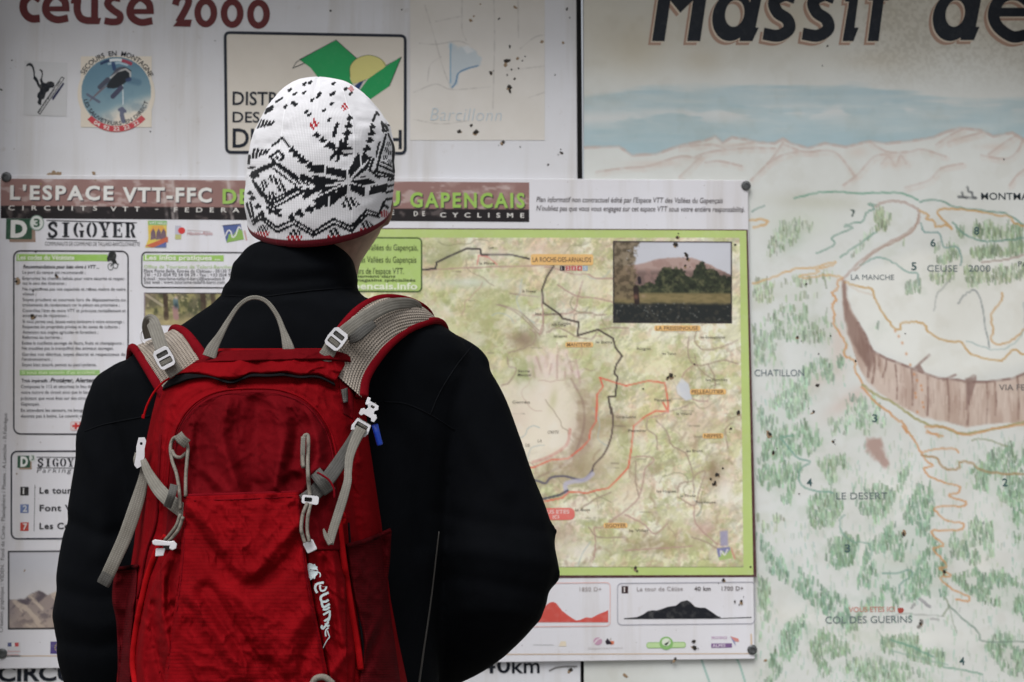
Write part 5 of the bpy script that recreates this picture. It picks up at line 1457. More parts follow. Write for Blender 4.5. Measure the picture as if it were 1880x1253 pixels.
def union(name, parts, voxel, smooth, mat, parent, disp=None):
    V, F, n = [], [], 0
    for v, f in parts:
        V.append(v); F += [tuple(i + n for i in q) for q in f]; n += len(v)
    me = bpy.data.meshes.new(name)
    me.from_pydata(np.vstack(V).tolist(), [], F)
    bm = bmesh.new(); bm.from_mesh(me); bmesh.ops.recalc_face_normals(bm, faces=bm.faces); bm.to_mesh(me); bm.free()
    o = bpy.data.objects.new(name, me); COL.objects.link(o)
    r = o.modifiers.new('r', 'REMESH'); r.mode = 'VOXEL'; r.voxel_size = voxel
    if smooth:
        s = o.modifiers.new('s', 'SMOOTH'); s.factor = 0.5; s.iterations = smooth
    dg = bpy.context.evaluated_depsgraph_get()
    m2 = bpy.data.meshes.new_from_object(o.evaluated_get(dg))
    o.modifiers.clear(); o.data = m2; m2.name = name
    bpy.data.meshes.remove(me)
    v = np.empty(len(m2.vertices) * 3); m2.vertices.foreach_get('co', v); v = v.reshape(-1, 3)
    if disp is not None:
        nr = np.empty(len(m2.vertices) * 3); m2.vertices.foreach_get('normal', nr)
        v = v + nr.reshape(-1, 3) * disp(v)[:, None]
        m2.vertices.foreach_set('co', v.ravel()); m2.update()
    m2.polygons.foreach_set('use_smooth', np.ones(len(m2.polygons), bool))
    m2.materials.clear(); m2.materials.append(mat)
    if parent is not None:
        o.parent = parent; o.matrix_parent_inverse = parent_inv(parent)
    return o
def noise3(v, s, seed):
    return (fbm(v[:, 0] + v[:, 1] * .7, v[:, 2] - v[:, 1] * .4, s, seed, 3) + fbm(v[:, 1] + 3, v[:, 2] + v[:, 0] * .5, s, seed + 3, 3)) / 2 - .5

M_JACKET = None
def jacket_mat():
    m, nt, b = newmat('black_softshell')
    n = noise_node(nt, 25, 4)
    r = ramp(nt, n.outputs[0], [(0.3, (0.0018, 0.0023, 0.0033)), (0.7, (0.0027, 0.0033, 0.0046))])
    nt.links.new(r.outputs[0], b.inputs['Base Color'])
    b.inputs['Roughness'].default_value = 0.85
    b.inputs['Specular IOR Level'].default_value = 0.05
    n2 = noise_node(nt, 1400, 2)
    bump(nt, b, n2.outputs[0], 0.12, 0.0004)
    return m
M_JACKET = jacket_mat()
def skin_mat():
    m, nt, b = newmat('skin')
    n = noise_node(nt, 60, 5)
    r = ramp(nt, n.outputs[0], [(0.3, (0.15, 0.075, 0.052)), (0.7, (0.27, 0.14, 0.1))])
    nt.links.new(r.outputs[0], b.inputs['Base Color'])
    b.inputs['Roughness'].default_value = 0.55
    b.inputs['Subsurface Weight'].default_value = 0.1
    b.inputs['Subsurface Radius'].default_value = (0.01, 0.004, 0.002)
    bump(nt, b, noise_node(nt, 500, 3).outputs[0], 0.15, 0.0005)
    return m
M_SKIN = skin_mat()

YT = 1.82
feet = at(560, 1253, YT); feet[2] = 0
person = empty('person', feet, 'person seen from behind in black jacket and patterned knit hat, reading the map', 'person')

# body: head, neck and the trunk under the jacket, one surface
head = ring_tube([hring(py, xl, xr, yc, hd, 32) for py, xl, xr, yc, hd in (
    (200, 565, 620, 1.81, .03), (216, 530, 650, 1.81, .055), (250, 500, 680, 1.81, .08), (300, 482, 698, 1.81, .092), (350, 478, 702, 1.815, .096), (395, 480, 704, 1.825, .094),
    (425, 488, 698, 1.83, .09), (452, 500, 680, 1.835, .08), (480, 508, 662, 1.83, .066), (510, 512, 655, 1.825, .06), (560, 505, 660, 1.82, .062), (600, 470, 700, 1.82, .07), (660, 380, 780, 1.82, .085), (800, 370, 740, 1.82, .09), (1100, 370, 740, 1.82, .09))])
jaw = limb([(592, 395, 1.88, 62, .8), (594, 440, 1.905, 52, .7), (596, 468, 1.915, 34, .6)])
nose = limb([(594, 330, 1.905, 10), (595, 375, 1.925, 14), (595, 392, 1.925, 15), (595, 398, 1.91, 10)], 16)
brow = limb([(540, 335, 1.895, 12), (594, 328, 1.905, 13), (650, 335, 1.895, 12)], 16)
lips = limb([(570, 425, 1.925, 7), (596, 422, 1.933, 9), (620, 425, 1.925, 7)], 12)
ears = [limb([(x, 350, 1.82, 9), (x + d, 375, 1.815, 15), (x + d, 398, 1.82, 11), (x, 415, 1.825, 7)], 14) for x, d in ((478, -3), (706, 3))]
body = union('body', [head, jaw, nose, brow, lips] + ears, 0.004, 3, M_SKIN, person)

# jacket: trunk, collar and both sleeves grown into one surface
trunk = ring_tube([hring(py, xl, xr, yc, hd, 48, p) for py, xl, xr, yc, hd, p in (
    (446, 500, 600, 1.815, .05, 2.1), (450, 474, 622, 1.812, .066, 2.1), (460, 453, 639, 1.81, .078, 2.1), (476, 440, 648, 1.808, .083, 2.1), (500, 426, 655, 1.806, .086, 2.1), (525, 414, 659, 1.805, .089, 2.1), (545, 406, 664, 1.805, .092, 2.1),
    (560, 392, 700, 1.805, .095, 2.1), (578, 362, 780, 1.808, .1, 2.1), (598, 332, 815, 1.81, .105, 2.1), (622, 296, 850, 1.812, .11, 2.2), (650, 252, 868, 1.815, .115, 2.3), (690, 206, 868, 1.817, .12, 2.4),
    (740, 200, 858, 1.82, .125, 2.5), (800, 215, 850, 1.82, .128, 2.5), (900, 235, 830, 1.82, .13, 2.5), (1000, 246, 822, 1.82, .13, 2.5), (1070, 250, 811, 1.82, .13, 2.5), (1150, 246, 806, 1.82, .13, 2.5), (1253, 240, 806, 1.82, .13, 2.5), (1400, 232, 806, 1.82, .135, 2.5), (1500, 230, 780, 1.82, .135, 2.5))])
arm_r = limb([(752, 668, 1.815, 66), (800, 688, 1.815, 80, 1.0), (834, 745, 1.815, 92, .95), (862, 820, 1.812, 94, .9), (888, 900, 1.808, 97, .88), (909, 975, 1.802, 104, .85), (914, 1030, 1.8, 105, .85), (905, 1085, 1.81, 98, .9), (862, 1140, 1.85, 90, .9), (808, 1185, 1.9, 78, .95), (755, 1225, 1.94, 64), (715, 1260, 1.95, 54)])
shoulder_r = limb([(770, 640, 1.815, 52), (836, 662, 1.815, 46), (862, 674, 1.815, 40), (872, 690, 1.815, 33)], 20)
arm_l = limb([(280, 715, 1.815, 66), (236, 742, 1.815, 72), (232, 800, 1.815, 82), (226, 880, 1.812, 88, .95), (214, 980, 1.808, 92, .9), (202, 1070, 1.803, 95, .88), (200, 1130, 1.802, 95, .88), (208, 1200, 1.815, 95, .9), (228, 1275, 1.85, 88, .9), (258, 1350, 1.9, 76), (300, 1410, 1.94, 64), (340, 1440, 1.95, 54)])
shoulder_l = limb([(290, 700, 1.815, 55), (212, 718, 1.815, 42), (186, 732, 1.815, 31)], 20)
bumps = [limb([(1000, 962, 1.80, 10), (1011, 975, 1.80, 14), (1006, 990, 1.80, 11)], 14), limb([(1003, 1040, 1.80, 12), (1011, 1056, 1.80, 16), (998, 1074, 1.80, 13)], 14), limb([(108, 1095, 1.80, 8), (108, 1115, 1.80, 9), (110, 1135, 1.80, 8)], 12)]
def creases(v):
    px, py = topx(v)
    d = 0.0035 * noise3(v, 0.06, 4) + 0.005 * noise3(v, 0.16, 9)
    for pts, w, a_ in (
        ([(418, 512), (500, 520), (600, 512), (655, 530)], 10, -.003), ([(430, 485), (520, 494), (640, 486)], 9, .002), ([(410, 545), (520, 540), (640, 528)], 7, -.0035),
        ([(800, 940), (880, 960), (1010, 975)], 15, -.002), ([(820, 1010), (900, 1015), (1018, 1035)], 18, .003), ([(830, 1060), (920, 1075), (1005, 1090)], 16, -.0025), ([(860, 1120), (930, 1120), (985, 1135)], 14, .002),
        ([(110, 1085), (180, 1100), (250, 1090)], 16, -.003), ([(105, 1130), (170, 1150), (240, 1140)], 16, .0025), ([(110, 1180), (180, 1190), (240, 1175)], 14, -.0025), ([(130, 960), (190, 985), (250, 970)], 16, -.004), ([(150, 800), (190, 900), (180, 1020)], 18, .004),
        ([(830, 700), (870, 800), (930, 900)], 20, .004), ([(700, 760), (760, 850), (780, 1000)], 22, -.005)):
        dd = seg_dist(px, py, catmull(pts, 4))
        d += a_ * np.exp(-(dd / w) ** 2)
    return d
jacket = union('jacket', [trunk, arm_r, shoulder_r, arm_l, shoulder_l] + bumps, 0.0045, 7, M_JACKET, person, creases)

# quick surface look-up so that seams and straps lie on what they touch
def bvh_of(o):
    me = o.data
    v = [tuple(x.co) for x in me.vertices]; f = [tuple(p.vertices) for p in me.polygons]
    return BVHTree.FromPolygons(v, f)
JB = bvh_of(jacket)
def surfY(bvh, px, py, default):
    d = at(px, py, 1.0) - CAM
    d = d / np.linalg.norm(d)
    h = bvh.ray_cast(Vector(CAM), Vector(d))
    return h[0].y if h[0] is not None else default
def tube(name, P, r, mat, parent, n=8, flat=1.0):
    P = np.asarray(P, float)
    T = np.gradient(P, axis=0); T /= np.linalg.norm(T, axis=1)[:, None] + 1e-12
    r = np.broadcast_to(np.asarray(r, float), (len(P),))
    rings = []
    for p, t, rr in zip(P, T, r):
        a = np.cross(t, (0, 1, 0)); L = np.linalg.norm(a)
        a = a / L if L > 1e-5 else np.array([1.0, 0, 0])
        b_ = np.cross(t, a)
        th = np.linspace(0, 2 * np.pi, n, endpoint=False)[:, None]
        rings.append(p + rr * (np.cos(th) * a + flat * np.sin(th) * b_))
    V, F = ring_tube(rings)
    return mkmesh(name, V, F, mat, parent, smooth=True)
M_SEAM = plain('jacket_seam', (0.0045, 0.0052, 0.0066), 0.8, 0.05)
M_PIPE = plain('grey_piping', (0.028, 0.026, 0.024), 0.6, 0.3)
for pts in ([(868, 634), (838, 672), (808, 720), (790, 762)], [(705, 738), (745, 742), (790, 762), (835, 790)], [(156, 792), (190, 780), (250, 768), (275, 764)], [(412, 543), (480, 545), (560, 535), (655, 527)]):
    c = catmull(pts, 8)
    tube('seam', [at(x, y, surfY(JB, x, y, 1.75) - 0.0002) for x, y in c], 0.0008, M_SEAM, jacket, 6)
c = catmull([(806, 976), (801, 1020), (794, 1080), (786, 1140), (777, 1200), (769, 1256), (760, 1320)], 6)
tube('side_piping', [at(x, y, surfY(JB, x, y, 1.72) - 0.001) for x, y in c], np.linspace(.0010, .0016, len(c)), M_PIPE, jacket, 6)

# trousers and shoes (below the frame)
M_TROUSER = plain('grey_trousers', (0.03, 0.032, 0.036), 0.85, 0.2, nscale=30)
def vr(x, y, z, rx, ry, n=24):
    t = np.linspace(0, 2 * np.pi, n, endpoint=False)
    return np.stack([x + rx * np.cos(t), y + ry * np.sin(t), np.full(n, z)], -1)
hx = float(feet[0])
legs = [ring_tube([vr(hx, YT, 1.02, .165, .12), vr(hx, YT, .95, .17, .125), vr(hx, YT, .86, .165, .12)])]
for s in (-1, 1):
    legs.append(ring_tube([vr(hx + s * .085, YT, .95, .085, .1), vr(hx + s * .092, YT, .8, .088, .1), vr(hx + s * .098, YT + .005, .62, .075, .085), vr(hx + s * .1, YT + .01, .5, .064, .07), vr(hx + s * .102, YT, .35, .06, .065), vr(hx + s * .104, YT - .005, .2, .052, .055), vr(hx + s * .105, YT - .005, .09, .056, .06)]))
union('trousers', legs, 0.008, 4, M_TROUSER, person, lambda v: .006 * noise3(v, .09, 3))
M_SHOE = plain('hiking_shoe', (0.05, 0.04, 0.03), 0.7, 0.3, nscale=40)
for s in (-1, 1):
    x = hx + s * .107
    union('shoe', [ring_tube([vr(x, YT + .05, .0, .045, .135), vr(x, YT + .05, .03, .047, .138), vr(x, YT + .035, .06, .044, .115), vr(x, YT + .0, .1, .045, .065), vr(x, YT - .01, .13, .046, .055)])], 0.006, 3, M_SHOE, person)

# ------------------------------------------------------------------ knitted hat
def zh(p): return np.asarray(p, float) / 3.579 + np.array([420, 130])
HT = np.array([(62, 592, 598), (64.5, 545, 650), (70, 500, 695), (82, 452, 745), (105, 400, 805), (140, 348, 858), (200, 288, 925), (280, 230, 992), (370, 190, 1050), (470, 161, 1077), (580, 140, 1084), (700, 126, 1084), (820, 119, 1076), (900, 127, 1066), (965, 150, 1042), (985, 162, 1028)], float)
HYC = 1.805
hv = np.linspace(0, 1, len(HT))
# meridian length parameter
hmid = np.stack([(HT[:, 2] - HT[:, 1]) / 2, HT[:, 0]], -1)
hl = np.concatenate([[0], np.cumsum(np.hypot(*np.diff(hmid, axis=0).T))]); hl /= hl[-1]
_dense = catmull(np.column_stack([hl, HT]), 8)
def hat_point(th, v):
    Yr = np.interp(v, _dense[:, 0], _dense[:, 1]); xl = np.interp(v, _dense[:, 0], _dense[:, 2]); xr = np.interp(v, _dense[:, 0], _dense[:, 3])
    c = zh(np.stack([(xl + xr) / 2, Yr], -1))
    ctr = at(c[..., 0], c[..., 1], HYC)
    hw = (xr - xl) / 2 / 3.579 * HYC / FPX
    hd = hw * 1.12
    al_ = np.radians(27) * np.clip((v - .25) / .75, 0, 1) ** 1.2; ro = np.radians(5) * v
    cx_, sx_ = np.cos(th), np.sin(th)
    dx = hw * cx_; dy = -hd * sx_                          # sin>0: towards the viewer
    return np.stack([ctr[..., 0] + dx, ctr[..., 1] + dy * np.cos(al_), ctr[..., 2] - hd * sx_ * np.sin(al_) + dx * np.sin(ro)], -1)
NS, NR = 280, 146                                           # stitches round, rows
pat_b, pat_r = [], []                                       # black / red shapes: ('p', polygon) or ('s', polyline, width) or ('c', x, y, r)
def blackpoly(*p): pat_b.append(('p', np.array(p, float)))
def blackline(w, *p): pat_b.append(('s', np.array(p, float), w))
def tri(x, y, s=1.0, d=1):
    s = s * 1.0
    pat_b.append(('p', np.array([(x - 26 * s * d, y + 6 * s), (x + 4 * s * d, y - 24 * s), (x + 8 * s * d, y - 4 * s), (x + 26 * s * d, y + 4 * s), (x + 14 * s * d, y + 20 * s), (x - 4 * s * d, y + 14 * s)], float)))
# eight-petalled star
for p in ([(530, 660), (590, 618), (622, 618), (622, 672), (580, 668)], [(640, 632), (700, 645), (764, 658), (768, 708), (705, 690), (640, 672)], [(784, 662), (850, 545), (864, 552), (864, 618), (795, 692)], [(872, 556), (888, 578), (932, 568), (905, 640), (812, 712), (868, 640)],
          [(808, 728), (885, 694), (958, 735), (885, 756)], [(796, 746), (896, 766), (890, 824), (800, 782)], [(768, 748), (774, 802), (668, 884), (664, 832)], [(756, 744), (650, 832), (556, 852), (640, 768)], [(540, 686), (640, 700), (756, 724), (615, 748), (575, 712)], [(548, 848), (646, 846), (644, 884), (600, 880)]):
    blackpoly(*p)
for x, y, s in ((422, 522, .9), (450, 552, 1), (490, 588, 1.15), (536, 622, 1.1), (622, 868, .9), (580, 888, 1.1), (530, 908, 1.1), (466, 934, 1.1), (414, 958, .9), (576, 420, .8), (616, 456, .85), (656, 490, 1)):
    tri(x, y, s)
for x, y, s in ((796, 308, .8), (790, 358, 1), (778, 405, 1.1), (940, 366, .8), (935, 408, .9), (924, 456, .9), (908, 510, .9), (890, 560, .9), (165, 835, .7), (195, 890, .7), (150, 800, .6), (220, 935, .7)):
    tri(x, y, s, -1)
# snowflake
blackline(20, (688, 428), (700, 385), (714, 350)); blackline(17, (668, 580), (735, 515), (776, 436)); blackline(17, (640, 488), (720, 512), (808, 514)); blackline(16, (690, 534), (760, 550), (800, 546)); blackline(16, (710, 594), (728, 540), (736, 462)); blackline(15, (756, 446), (772, 486), (752, 500)); blackline(14, (680, 500), (700, 540), (676, 560)); blackline(14, (664, 470), (690, 490))
# zigzags and lozenge borders
blackline(14, (285, 492), (350, 442), (398, 494)); blackline(15, (150, 690), (318, 610), (470, 742)); blackline(15, (158, 668), (300, 604)); blackline(15, (330, 610), (520, 752)); blackline(15, (345, 590), (370, 560), (328, 528), (278, 566), (318, 604))
pat_b.append(('c', 325, 568, 12))
blackline(11, (300, 640), (440, 752)); blackline(11, (180, 735), (228, 800), (290, 850), (450, 762)); blackline(12, (520, 700), (640, 762), (530, 812)); blackline(11, (430, 772), (500, 800)); blackline(11, (940, 780), (1000, 790)); blackline(11, (985, 470), (965, 560)); blackline(11, (1000, 600), (1060, 630)); blackline(11, (960, 690), (1070, 700))
blackline(15, (165, 720), (215, 812), (288, 876), (480, 762)); blackline(15, (200, 690), (160, 700)); blackline(15, (250, 862), (300, 898), (520, 778)); blackline(30, (488, 694), (604, 758), (496, 826)); blackline(16, (480, 690), (560, 740)); blackline(18, (255, 900), (340, 950)); blackline(18, (270, 930), (345, 910))
for x, y, r in ((238, 742, 28), (290, 706, 26), (330, 728, 24), (352, 770, 28), (290, 815, 28), (228, 775, 20)):
    pat_b.append(('c', x, y, r))
blackline(15, (160, 985), (212, 945), (318, 1028), (428, 976), (556, 1056), (690, 974), (800, 1026), (905, 915), (985, 940), (1015, 860)); blackline(15, (165, 1005), (215, 970), (318, 1058), (430, 1008), (556, 1082), (690, 1004), (802, 1052), (908, 942), (985, 962))
for x, y, r in ((770, 850, 22), (812, 846, 22), (838, 878, 20), (800, 890, 24), (756, 884, 20)):
    pat_b.append(('c', x, y, r))
for x, y in ((225, 1045), (436, 1072), (692, 1068), (905, 1020)):
    pat_b.append(('c', x, y, 36)); pat_r.append(('p', np.array([(x - 46, y + 14), (x + 46, y + 14), (x + 44, y + 30), (x + 10, y + 62), (x - 20, y + 58), (x - 44, y + 34)], float)))
pat_r.append(('c', 1018, 940, 26)); blackline(16, (1015, 880), (1040, 900))
# slashes at the sides
for k in range(5):
    blackline(12, (198 + k * 20, 375 - k * 4), (216 + k * 20, 322 + k * 3)); blackline(12, (168 + k * 21, 575 - k * 8), (182 + k * 21, 515 + k * 1))
for x, y in ((330, 195), (268, 250), (262, 268)):
    blackline(14, (x - 18, y + 10), (x + 22, y - 14))
for k in range(9):
    blackline(11, (925 + k * 12, 812 - k * 3), (935 + k * 12, 762 - k * 2))
# motif on the right flank
blackline(14, (1000, 340), (1050, 390), (1008, 400), (1000, 345)); pat_b.append(('c', 1030, 365, 24)); blackline(14, (1025, 420), (965, 652)); blackline(14, (1045, 415), (1072, 480), (1075, 660)); blackline(15, (958, 660), (1075, 690)); blackline(14, (980, 620), (1082, 668)); blackline(15, (918, 650), (985, 700)); blackline(15, (945, 580), (925, 640))
for x, y in ((1045, 480), (1030, 520), (1055, 540), (1025, 570), (1050, 600)):
    pat_b.append(('c', x, y, 17))
blackline(14, (945, 330), (968, 270), (985, 290)); blackline(14, (1040, 720), (1078, 710)); blackline(13, (1040, 760), (1078, 750)); blackline(13, (1030, 800), (1072, 790)); blackline(16, (1030, 845), (1068, 840))
blackline(16, (150, 560), (140, 610)); blackline(14, (140, 640), (175, 632)); blackline(14, (128, 870), (150, 960)); blackline(12, (150, 860), (170, 970))
for x, y in ((495, 92), (530, 82), (682, 90), (430, 155), (490, 148), (590, 155), (580, 175), (545, 195), (685, 150), (795, 155), (435, 228), (372, 240), (675, 220), (505, 275), (620, 265), (525, 290), (656, 322), (395, 130), (760, 125), (420, 215), (670, 160)):
    pat_b.append(('c', x, y, 11)); pat_b.append(('c', x + 12, y - 10, 8))
for x, y, r in ((560, 352, 34), (765, 238, 28), (803, 120, 22)):
    pat_r.append(('d', x, y, r))
def in_shape(sh, X, Y):
    if sh[0] == 'p':
        return inside(X, Y, sh[1]) | (seg_dist(X, Y, np.vstack([sh[1], sh[1][:1]])) < 4.5)
    if sh[0] == 's':
        return seg_dist(X, Y, sh[1]) < sh[2] * .6
    if sh[0] == 'c':
        return np.hypot(X - sh[1], Y - sh[2]) < sh[3]
    return (np.abs(X - sh[1]) + np.abs(Y - sh[2])) < sh[3] * 1.15
# colour chart: one entry per stitch; the far half repeats the near half
ci, ri = np.meshgrid(np.arange(NS), np.arange(NR + 1))
th_c = (ci + .5) / NS * 2 * np.pi
th_near = np.where(np.sin(th_c) >= 0, th_c, -th_c)
Pc = hat_point(th_near, np.clip((ri + .5) / NR, 0, 1))
hx_, hy_ = topx(Pc)
HX = (hx_ - 420) * 3.579; HY = (hy_ - 130) * 3.579
chart = np.zeros(ci.shape, int)
for sh in pat_b:
    m_ = in_shape(sh, HX, HY)
    if sh[0] == 'c' and sh[3] >= 17:                        # dotted rosettes
        m_ &= ((ci + ri // 2) % 3 != 0)
    chart[m_] = 1
for w_, pts_ in ((9, [(628, 606), (634, 684)]), (10, [(770, 630), (784, 820)]), (9, [(655, 826), (656, 896)]), (8, [(540, 676), (775, 722)]), (8, [(556, 840), (770, 735)]), (9, [(912, 592), (795, 708)]), (9, [(868, 540), (866, 622)]), (8, [(795, 738), (905, 762)]), (9, [(900, 756), (902, 824)]), (8, [(640, 752), (760, 732)]), (8, [(800, 722), (960, 700)])):
    chart[seg_dist(HX, HY, np.array(pts_, float)) < w_ * .55] = 0
for sh in pat_r:
    msk = in_shape(sh, HX, HY)
    msk &= ((ci + ri // 2) % 3 != 0)
    chart[msk] = 2
chart[(ci + 2 * ri) % 7 == 0] *= 1
chart[ri >= NR - 5] = 3                                     # dark red hem
SU, SV = 3, 2
nu, nv = NS * SU, NR * SV + 1
tu = np.arange(nu) / nu; tv = np.linspace(0, 1, nv)
U, V_ = np.meshgrid(tu, tv)
fu = (U * NS) % 1.0
vee = np.abs(fu - .5) * 2.0                                 # each stitch is a V
rowf = V_ * NR + .55 * vee - .25
ii = np.floor(U * NS).astype(int) % NS; jj = np.clip(np.floor(rowf).astype(int), 0, NR)
lut = alb(np.array([(200, 200, 204), (17, 19, 24), (150, 26, 36), (88, 14, 26)], float))
colr = lut[chart[jj, ii]]
fr = rowf - np.floor(rowf)
bumpv = (.45 + .55 * np.sin(np.pi * np.clip(fr, 0, 1))) * np.where(fu < .2, .25, 1.0)
colr = colr * (0.58 + .48 * bumpv)[..., None] * (0.97 + .06 * np.random.RandomState(2).rand(*U.shape))[..., None]  # shade between stitches put into the yarn colour, plus random tone
Ph = hat_point(U * 2 * np.pi, V_)
cen = hat_point(np.zeros_like(U) + .0, V_) * .5 + hat_point(np.zeros_like(U) + np.pi, V_) * .5
nrm = Ph - cen; nrm /= np.linalg.norm(nrm, axis=-1, keepdims=True) + 1e-9
lump = (fbm(U * 9, V_ * 7, .8, 5, 3) - .5) * .009 * np.sin(np.pi * V_)
# crown seams: gathers from the tip
gath = -.0022 * np.exp(-((U * 2 * np.pi - (np.pi * .5 - .05 + .28 * V_)) / .05) ** 2) * sstep(.55, .2, V_) - .0016 * np.exp(-((U - .52) / .012) ** 2) * sstep(.4, .1, V_)
Ph = Ph + nrm * (bumpv * .0010 + lump + gath + .003 * sstep(.93, .99, V_))[..., None]
fc = grid_faces(nv, nu)
wrap = np.stack([np.arange(nv - 1) * nu + nu - 1, np.arange(1, nv) * nu + nu - 1, np.arange(1, nv) * nu, np.arange(nv - 1) * nu], -1)
def knit_mat():
    m, nt, b = newmat('knit_wool')
    a = N(nt, 'ShaderNodeAttribute', attribute_name='Col')
    nt.links.new(a.outputs['Color'], b.inputs['Base Color'])
    b.inputs['Roughness'].default_value = 0.9
    b.inputs['Specular IOR Level'].default_value = 0.1
    b.inputs['Sheen Weight'].default_value = 0.15
    return m
M_KNIT = knit_mat()
hat = mkmesh('knit_hat', Ph.reshape(-1, 3), np.vstack([fc, wrap])[:, ::-1], M_KNIT, person, colr.reshape(-1, 3), smooth=True)
hat['label'] = 'white knitted hat with black and red star pattern and dark red hem'
# folded hem under the hat
e = hat_point(np.linspace(0, 2 * np.pi, 90, endpoint=False), np.full(90, 1.0))
cx3 = e.mean(0)
ring = [e + (cx3 - e) * k + np.array([0, 0, dz]) for k, dz in ((-.004, .002), (.0, -.002), (.03, -.003), (.10, .004), (.1, .02))]
V = np.vstack(ring); F = []
for i in range(4):
    for k in range(90):
        F.append((i * 90 + k, i * 90 + (k + 1) % 90, (i + 1) * 90 + (k + 1) % 90, (i + 1) * 90 + k))
mkmesh('hem_lining', V, F, plain('hem_red', (88, 14, 26), .9, .1), hat, smooth=True)
# ================================================================== the red backpack
pack = empty('backpack', at(470, 1480, 1.60), 'worn red hiking backpack with grey straps and white buckles on the person\'s back', 'backpack')
KP = 1.0
def fabric(name, col, rip=0.0, ripdir=1, pitch=0.0042, rough=0.8, dirt=0.35, weave=0.25):
    """woven nylon with dirt; rip = strength of the ribbed weave lines"""
    m, nt, b = newmat(name)
    uv = N(nt, 'ShaderNodeUVMap', uv_map='UVMap')
    c = np.asarray(col, float)
    n1 = noise_node(nt, 14, 5, .6); n2 = noise_node(nt, 70, 6, .7)
    r1 = ramp(nt, n1.outputs[0], [(0.25, tuple(c * .72)), (0.7, tuple(c * 1.12))])
    r2 = ramp(nt, n2.outputs[0], [(0.27, (1 - dirt * 1.6, 1 - dirt * 1.7, 1 - dirt * 1.7)), (0.42, (1, 1, 1))])
    col1 = mixc(nt, 0.8, r1.outputs[0], r2.outputs[0], 'MULTIPLY')
    n5 = noise_node(nt, 34, 5, .62, None, 1.2); r5 = ramp(nt, n5.outputs[0], [(.64, (1, 1, 1)), (.72, (.42, .4, .4))])      # smudges
    col1 = mixc(nt, dirt * 2.2 if dirt < .45 else 1.0, col1, r5.outputs[0], 'MULTIPLY')
    w = N(nt, 'ShaderNodeTexNoise'); w.inputs['Scale'].default_value = 900
    nt.links.new(uv.outputs[0], w.inputs['Vector'])
    h = w.outputs[0]
    if rip:
        wv = N(nt, 'ShaderNodeTexWave', wave_type='BANDS', bands_direction='Y' if ripdir else 'X')
        wv.inputs['Scale'].default_value = 2 * math.pi / (20.0 * pitch) 
        wv.inputs['Distortion'].default_value = 1.6
        wv.inputs['Detail'].default_value = 2.0
        wv.inputs['Detail Scale'].default_value = 0.25
        nt.links.new(uv.outputs[0], wv.inputs['Vector'])
        rr = ramp(nt, wv.outputs[0], [(0.0, (1 - 2 * rip, 1 - 2 * rip, 1 - 2 * rip)), (0.2, (1, 1, 1))])
        nb = noise_node(nt, 26, 4, .6); rb = ramp(nt, nb.outputs[0], [(.42, (0, 0, 0)), (.66, (1, 1, 1))])
        col1 = mixc(nt, rb.outputs[0], col1, mixc(nt, 1.0, col1, rr.outputs[0], 'MULTIPLY'))
        ad = N(nt, 'ShaderNodeMath', operation='MULTIPLY_ADD'); nt.links.new(wv.outputs[0], ad.inputs[0]); ad.inputs[1].default_value = 0.6
        nt.links.new(w.outputs[0], ad.inputs[2]); h = ad.outputs[0]
    nt.links.new(col1, b.inputs['Base Color'])
    b.inputs['Roughness'].default_value = rough
    b.inputs['Specular IOR Level'].default_value = 0.03
    bump(nt, b, h, weave, 0.0006)
    return m
M_RED = fabric('red_nylon', (0.165, 0.0022, 0.0046))
M_REDD = fabric('dark_red_nylon', (0.105, 0.0022, 0.0046), dirt=.3)
M_RIP = fabric('red_ripstop', (0.178, 0.0022, 0.0046), rip=.22, dirt=.22)
M_MESHP = fabric('dark_red_stretch', (0.07, 0.003, 0.005), rip=.45, pitch=.0028)
M_BRIGHT = fabric('bright_red_piping', (0.29, 0.004, 0.006), dirt=.15)
M_BIND = fabric('red_binding', (0.14, 0.003, 0.007), dirt=.3)
M_BLACK = plain('zip_and_shade_black', (0.004, 0.004, 0.005), 0.9, 0.1)
def web_mat(name, col):
    m, nt, b = newmat(name)
    uv = N(nt, 'ShaderNodeUVMap', uv_map='UVMap')
    wv = N(nt, 'ShaderNodeTexWave', wave_type='BANDS', bands_direction='X'); wv.inputs['Scale'].default_value = 105; wv.inputs['Distortion'].default_value = .4
    wv2 = N(nt, 'ShaderNodeTexWave', wave_type='BANDS', bands_direction='Y'); wv2.inputs['Scale'].default_value = 150
    for w in (wv, wv2):
        nt.links.new(uv.outputs[0], w.inputs['Vector'])
    ad = N(nt, 'ShaderNodeMath', operation='MULTIPLY'); nt.links.new(wv.outputs[0], ad.inputs[0]); nt.links.new(wv2.outputs[0], ad.inputs[1])
    c = np.asarray(col, float)
    r = ramp(nt, ad.outputs[0], [(0.03, tuple(c * .78)), (0.5, tuple(c * 1.08))])
    n = noise_node(nt, 40, 4); rn = ramp(nt, n.outputs[0], [(.3, (.75, .74, .72)), (.6, (1, 1, 1))])
    nt.links.new(mixc(nt, 1.0, r.outputs[0], rn.outputs[0], 'MULTIPLY'), b.inputs['Base Color'])
    b.inputs['Roughness'].default_value = 0.7; b.inputs['Specular IOR Level'].default_value = .2
    bump(nt, b, ad.outputs[0], .5, .0006)
    return m
M_WEB = web_mat('grey_webbing', (0.19, 0.18, 0.158))
M_WEBD = web_mat('dark_grey_webbing', (0.085, 0.083, 0.078))
M_CORD = plain('grey_cord', (0.17, 0.155, 0.132), 0.8, 0.2, nscale=500, namp=.3)
M_BUCKLE = plain('white_buckle', (0.60, 0.60, 0.63), 0.35, 0.5, nscale=60, namp=.08)
M_BLUE = plain('blue_tube', (0.008, 0.05, 0.42), 0.35, 0.5, nscale=60, namp=.1)
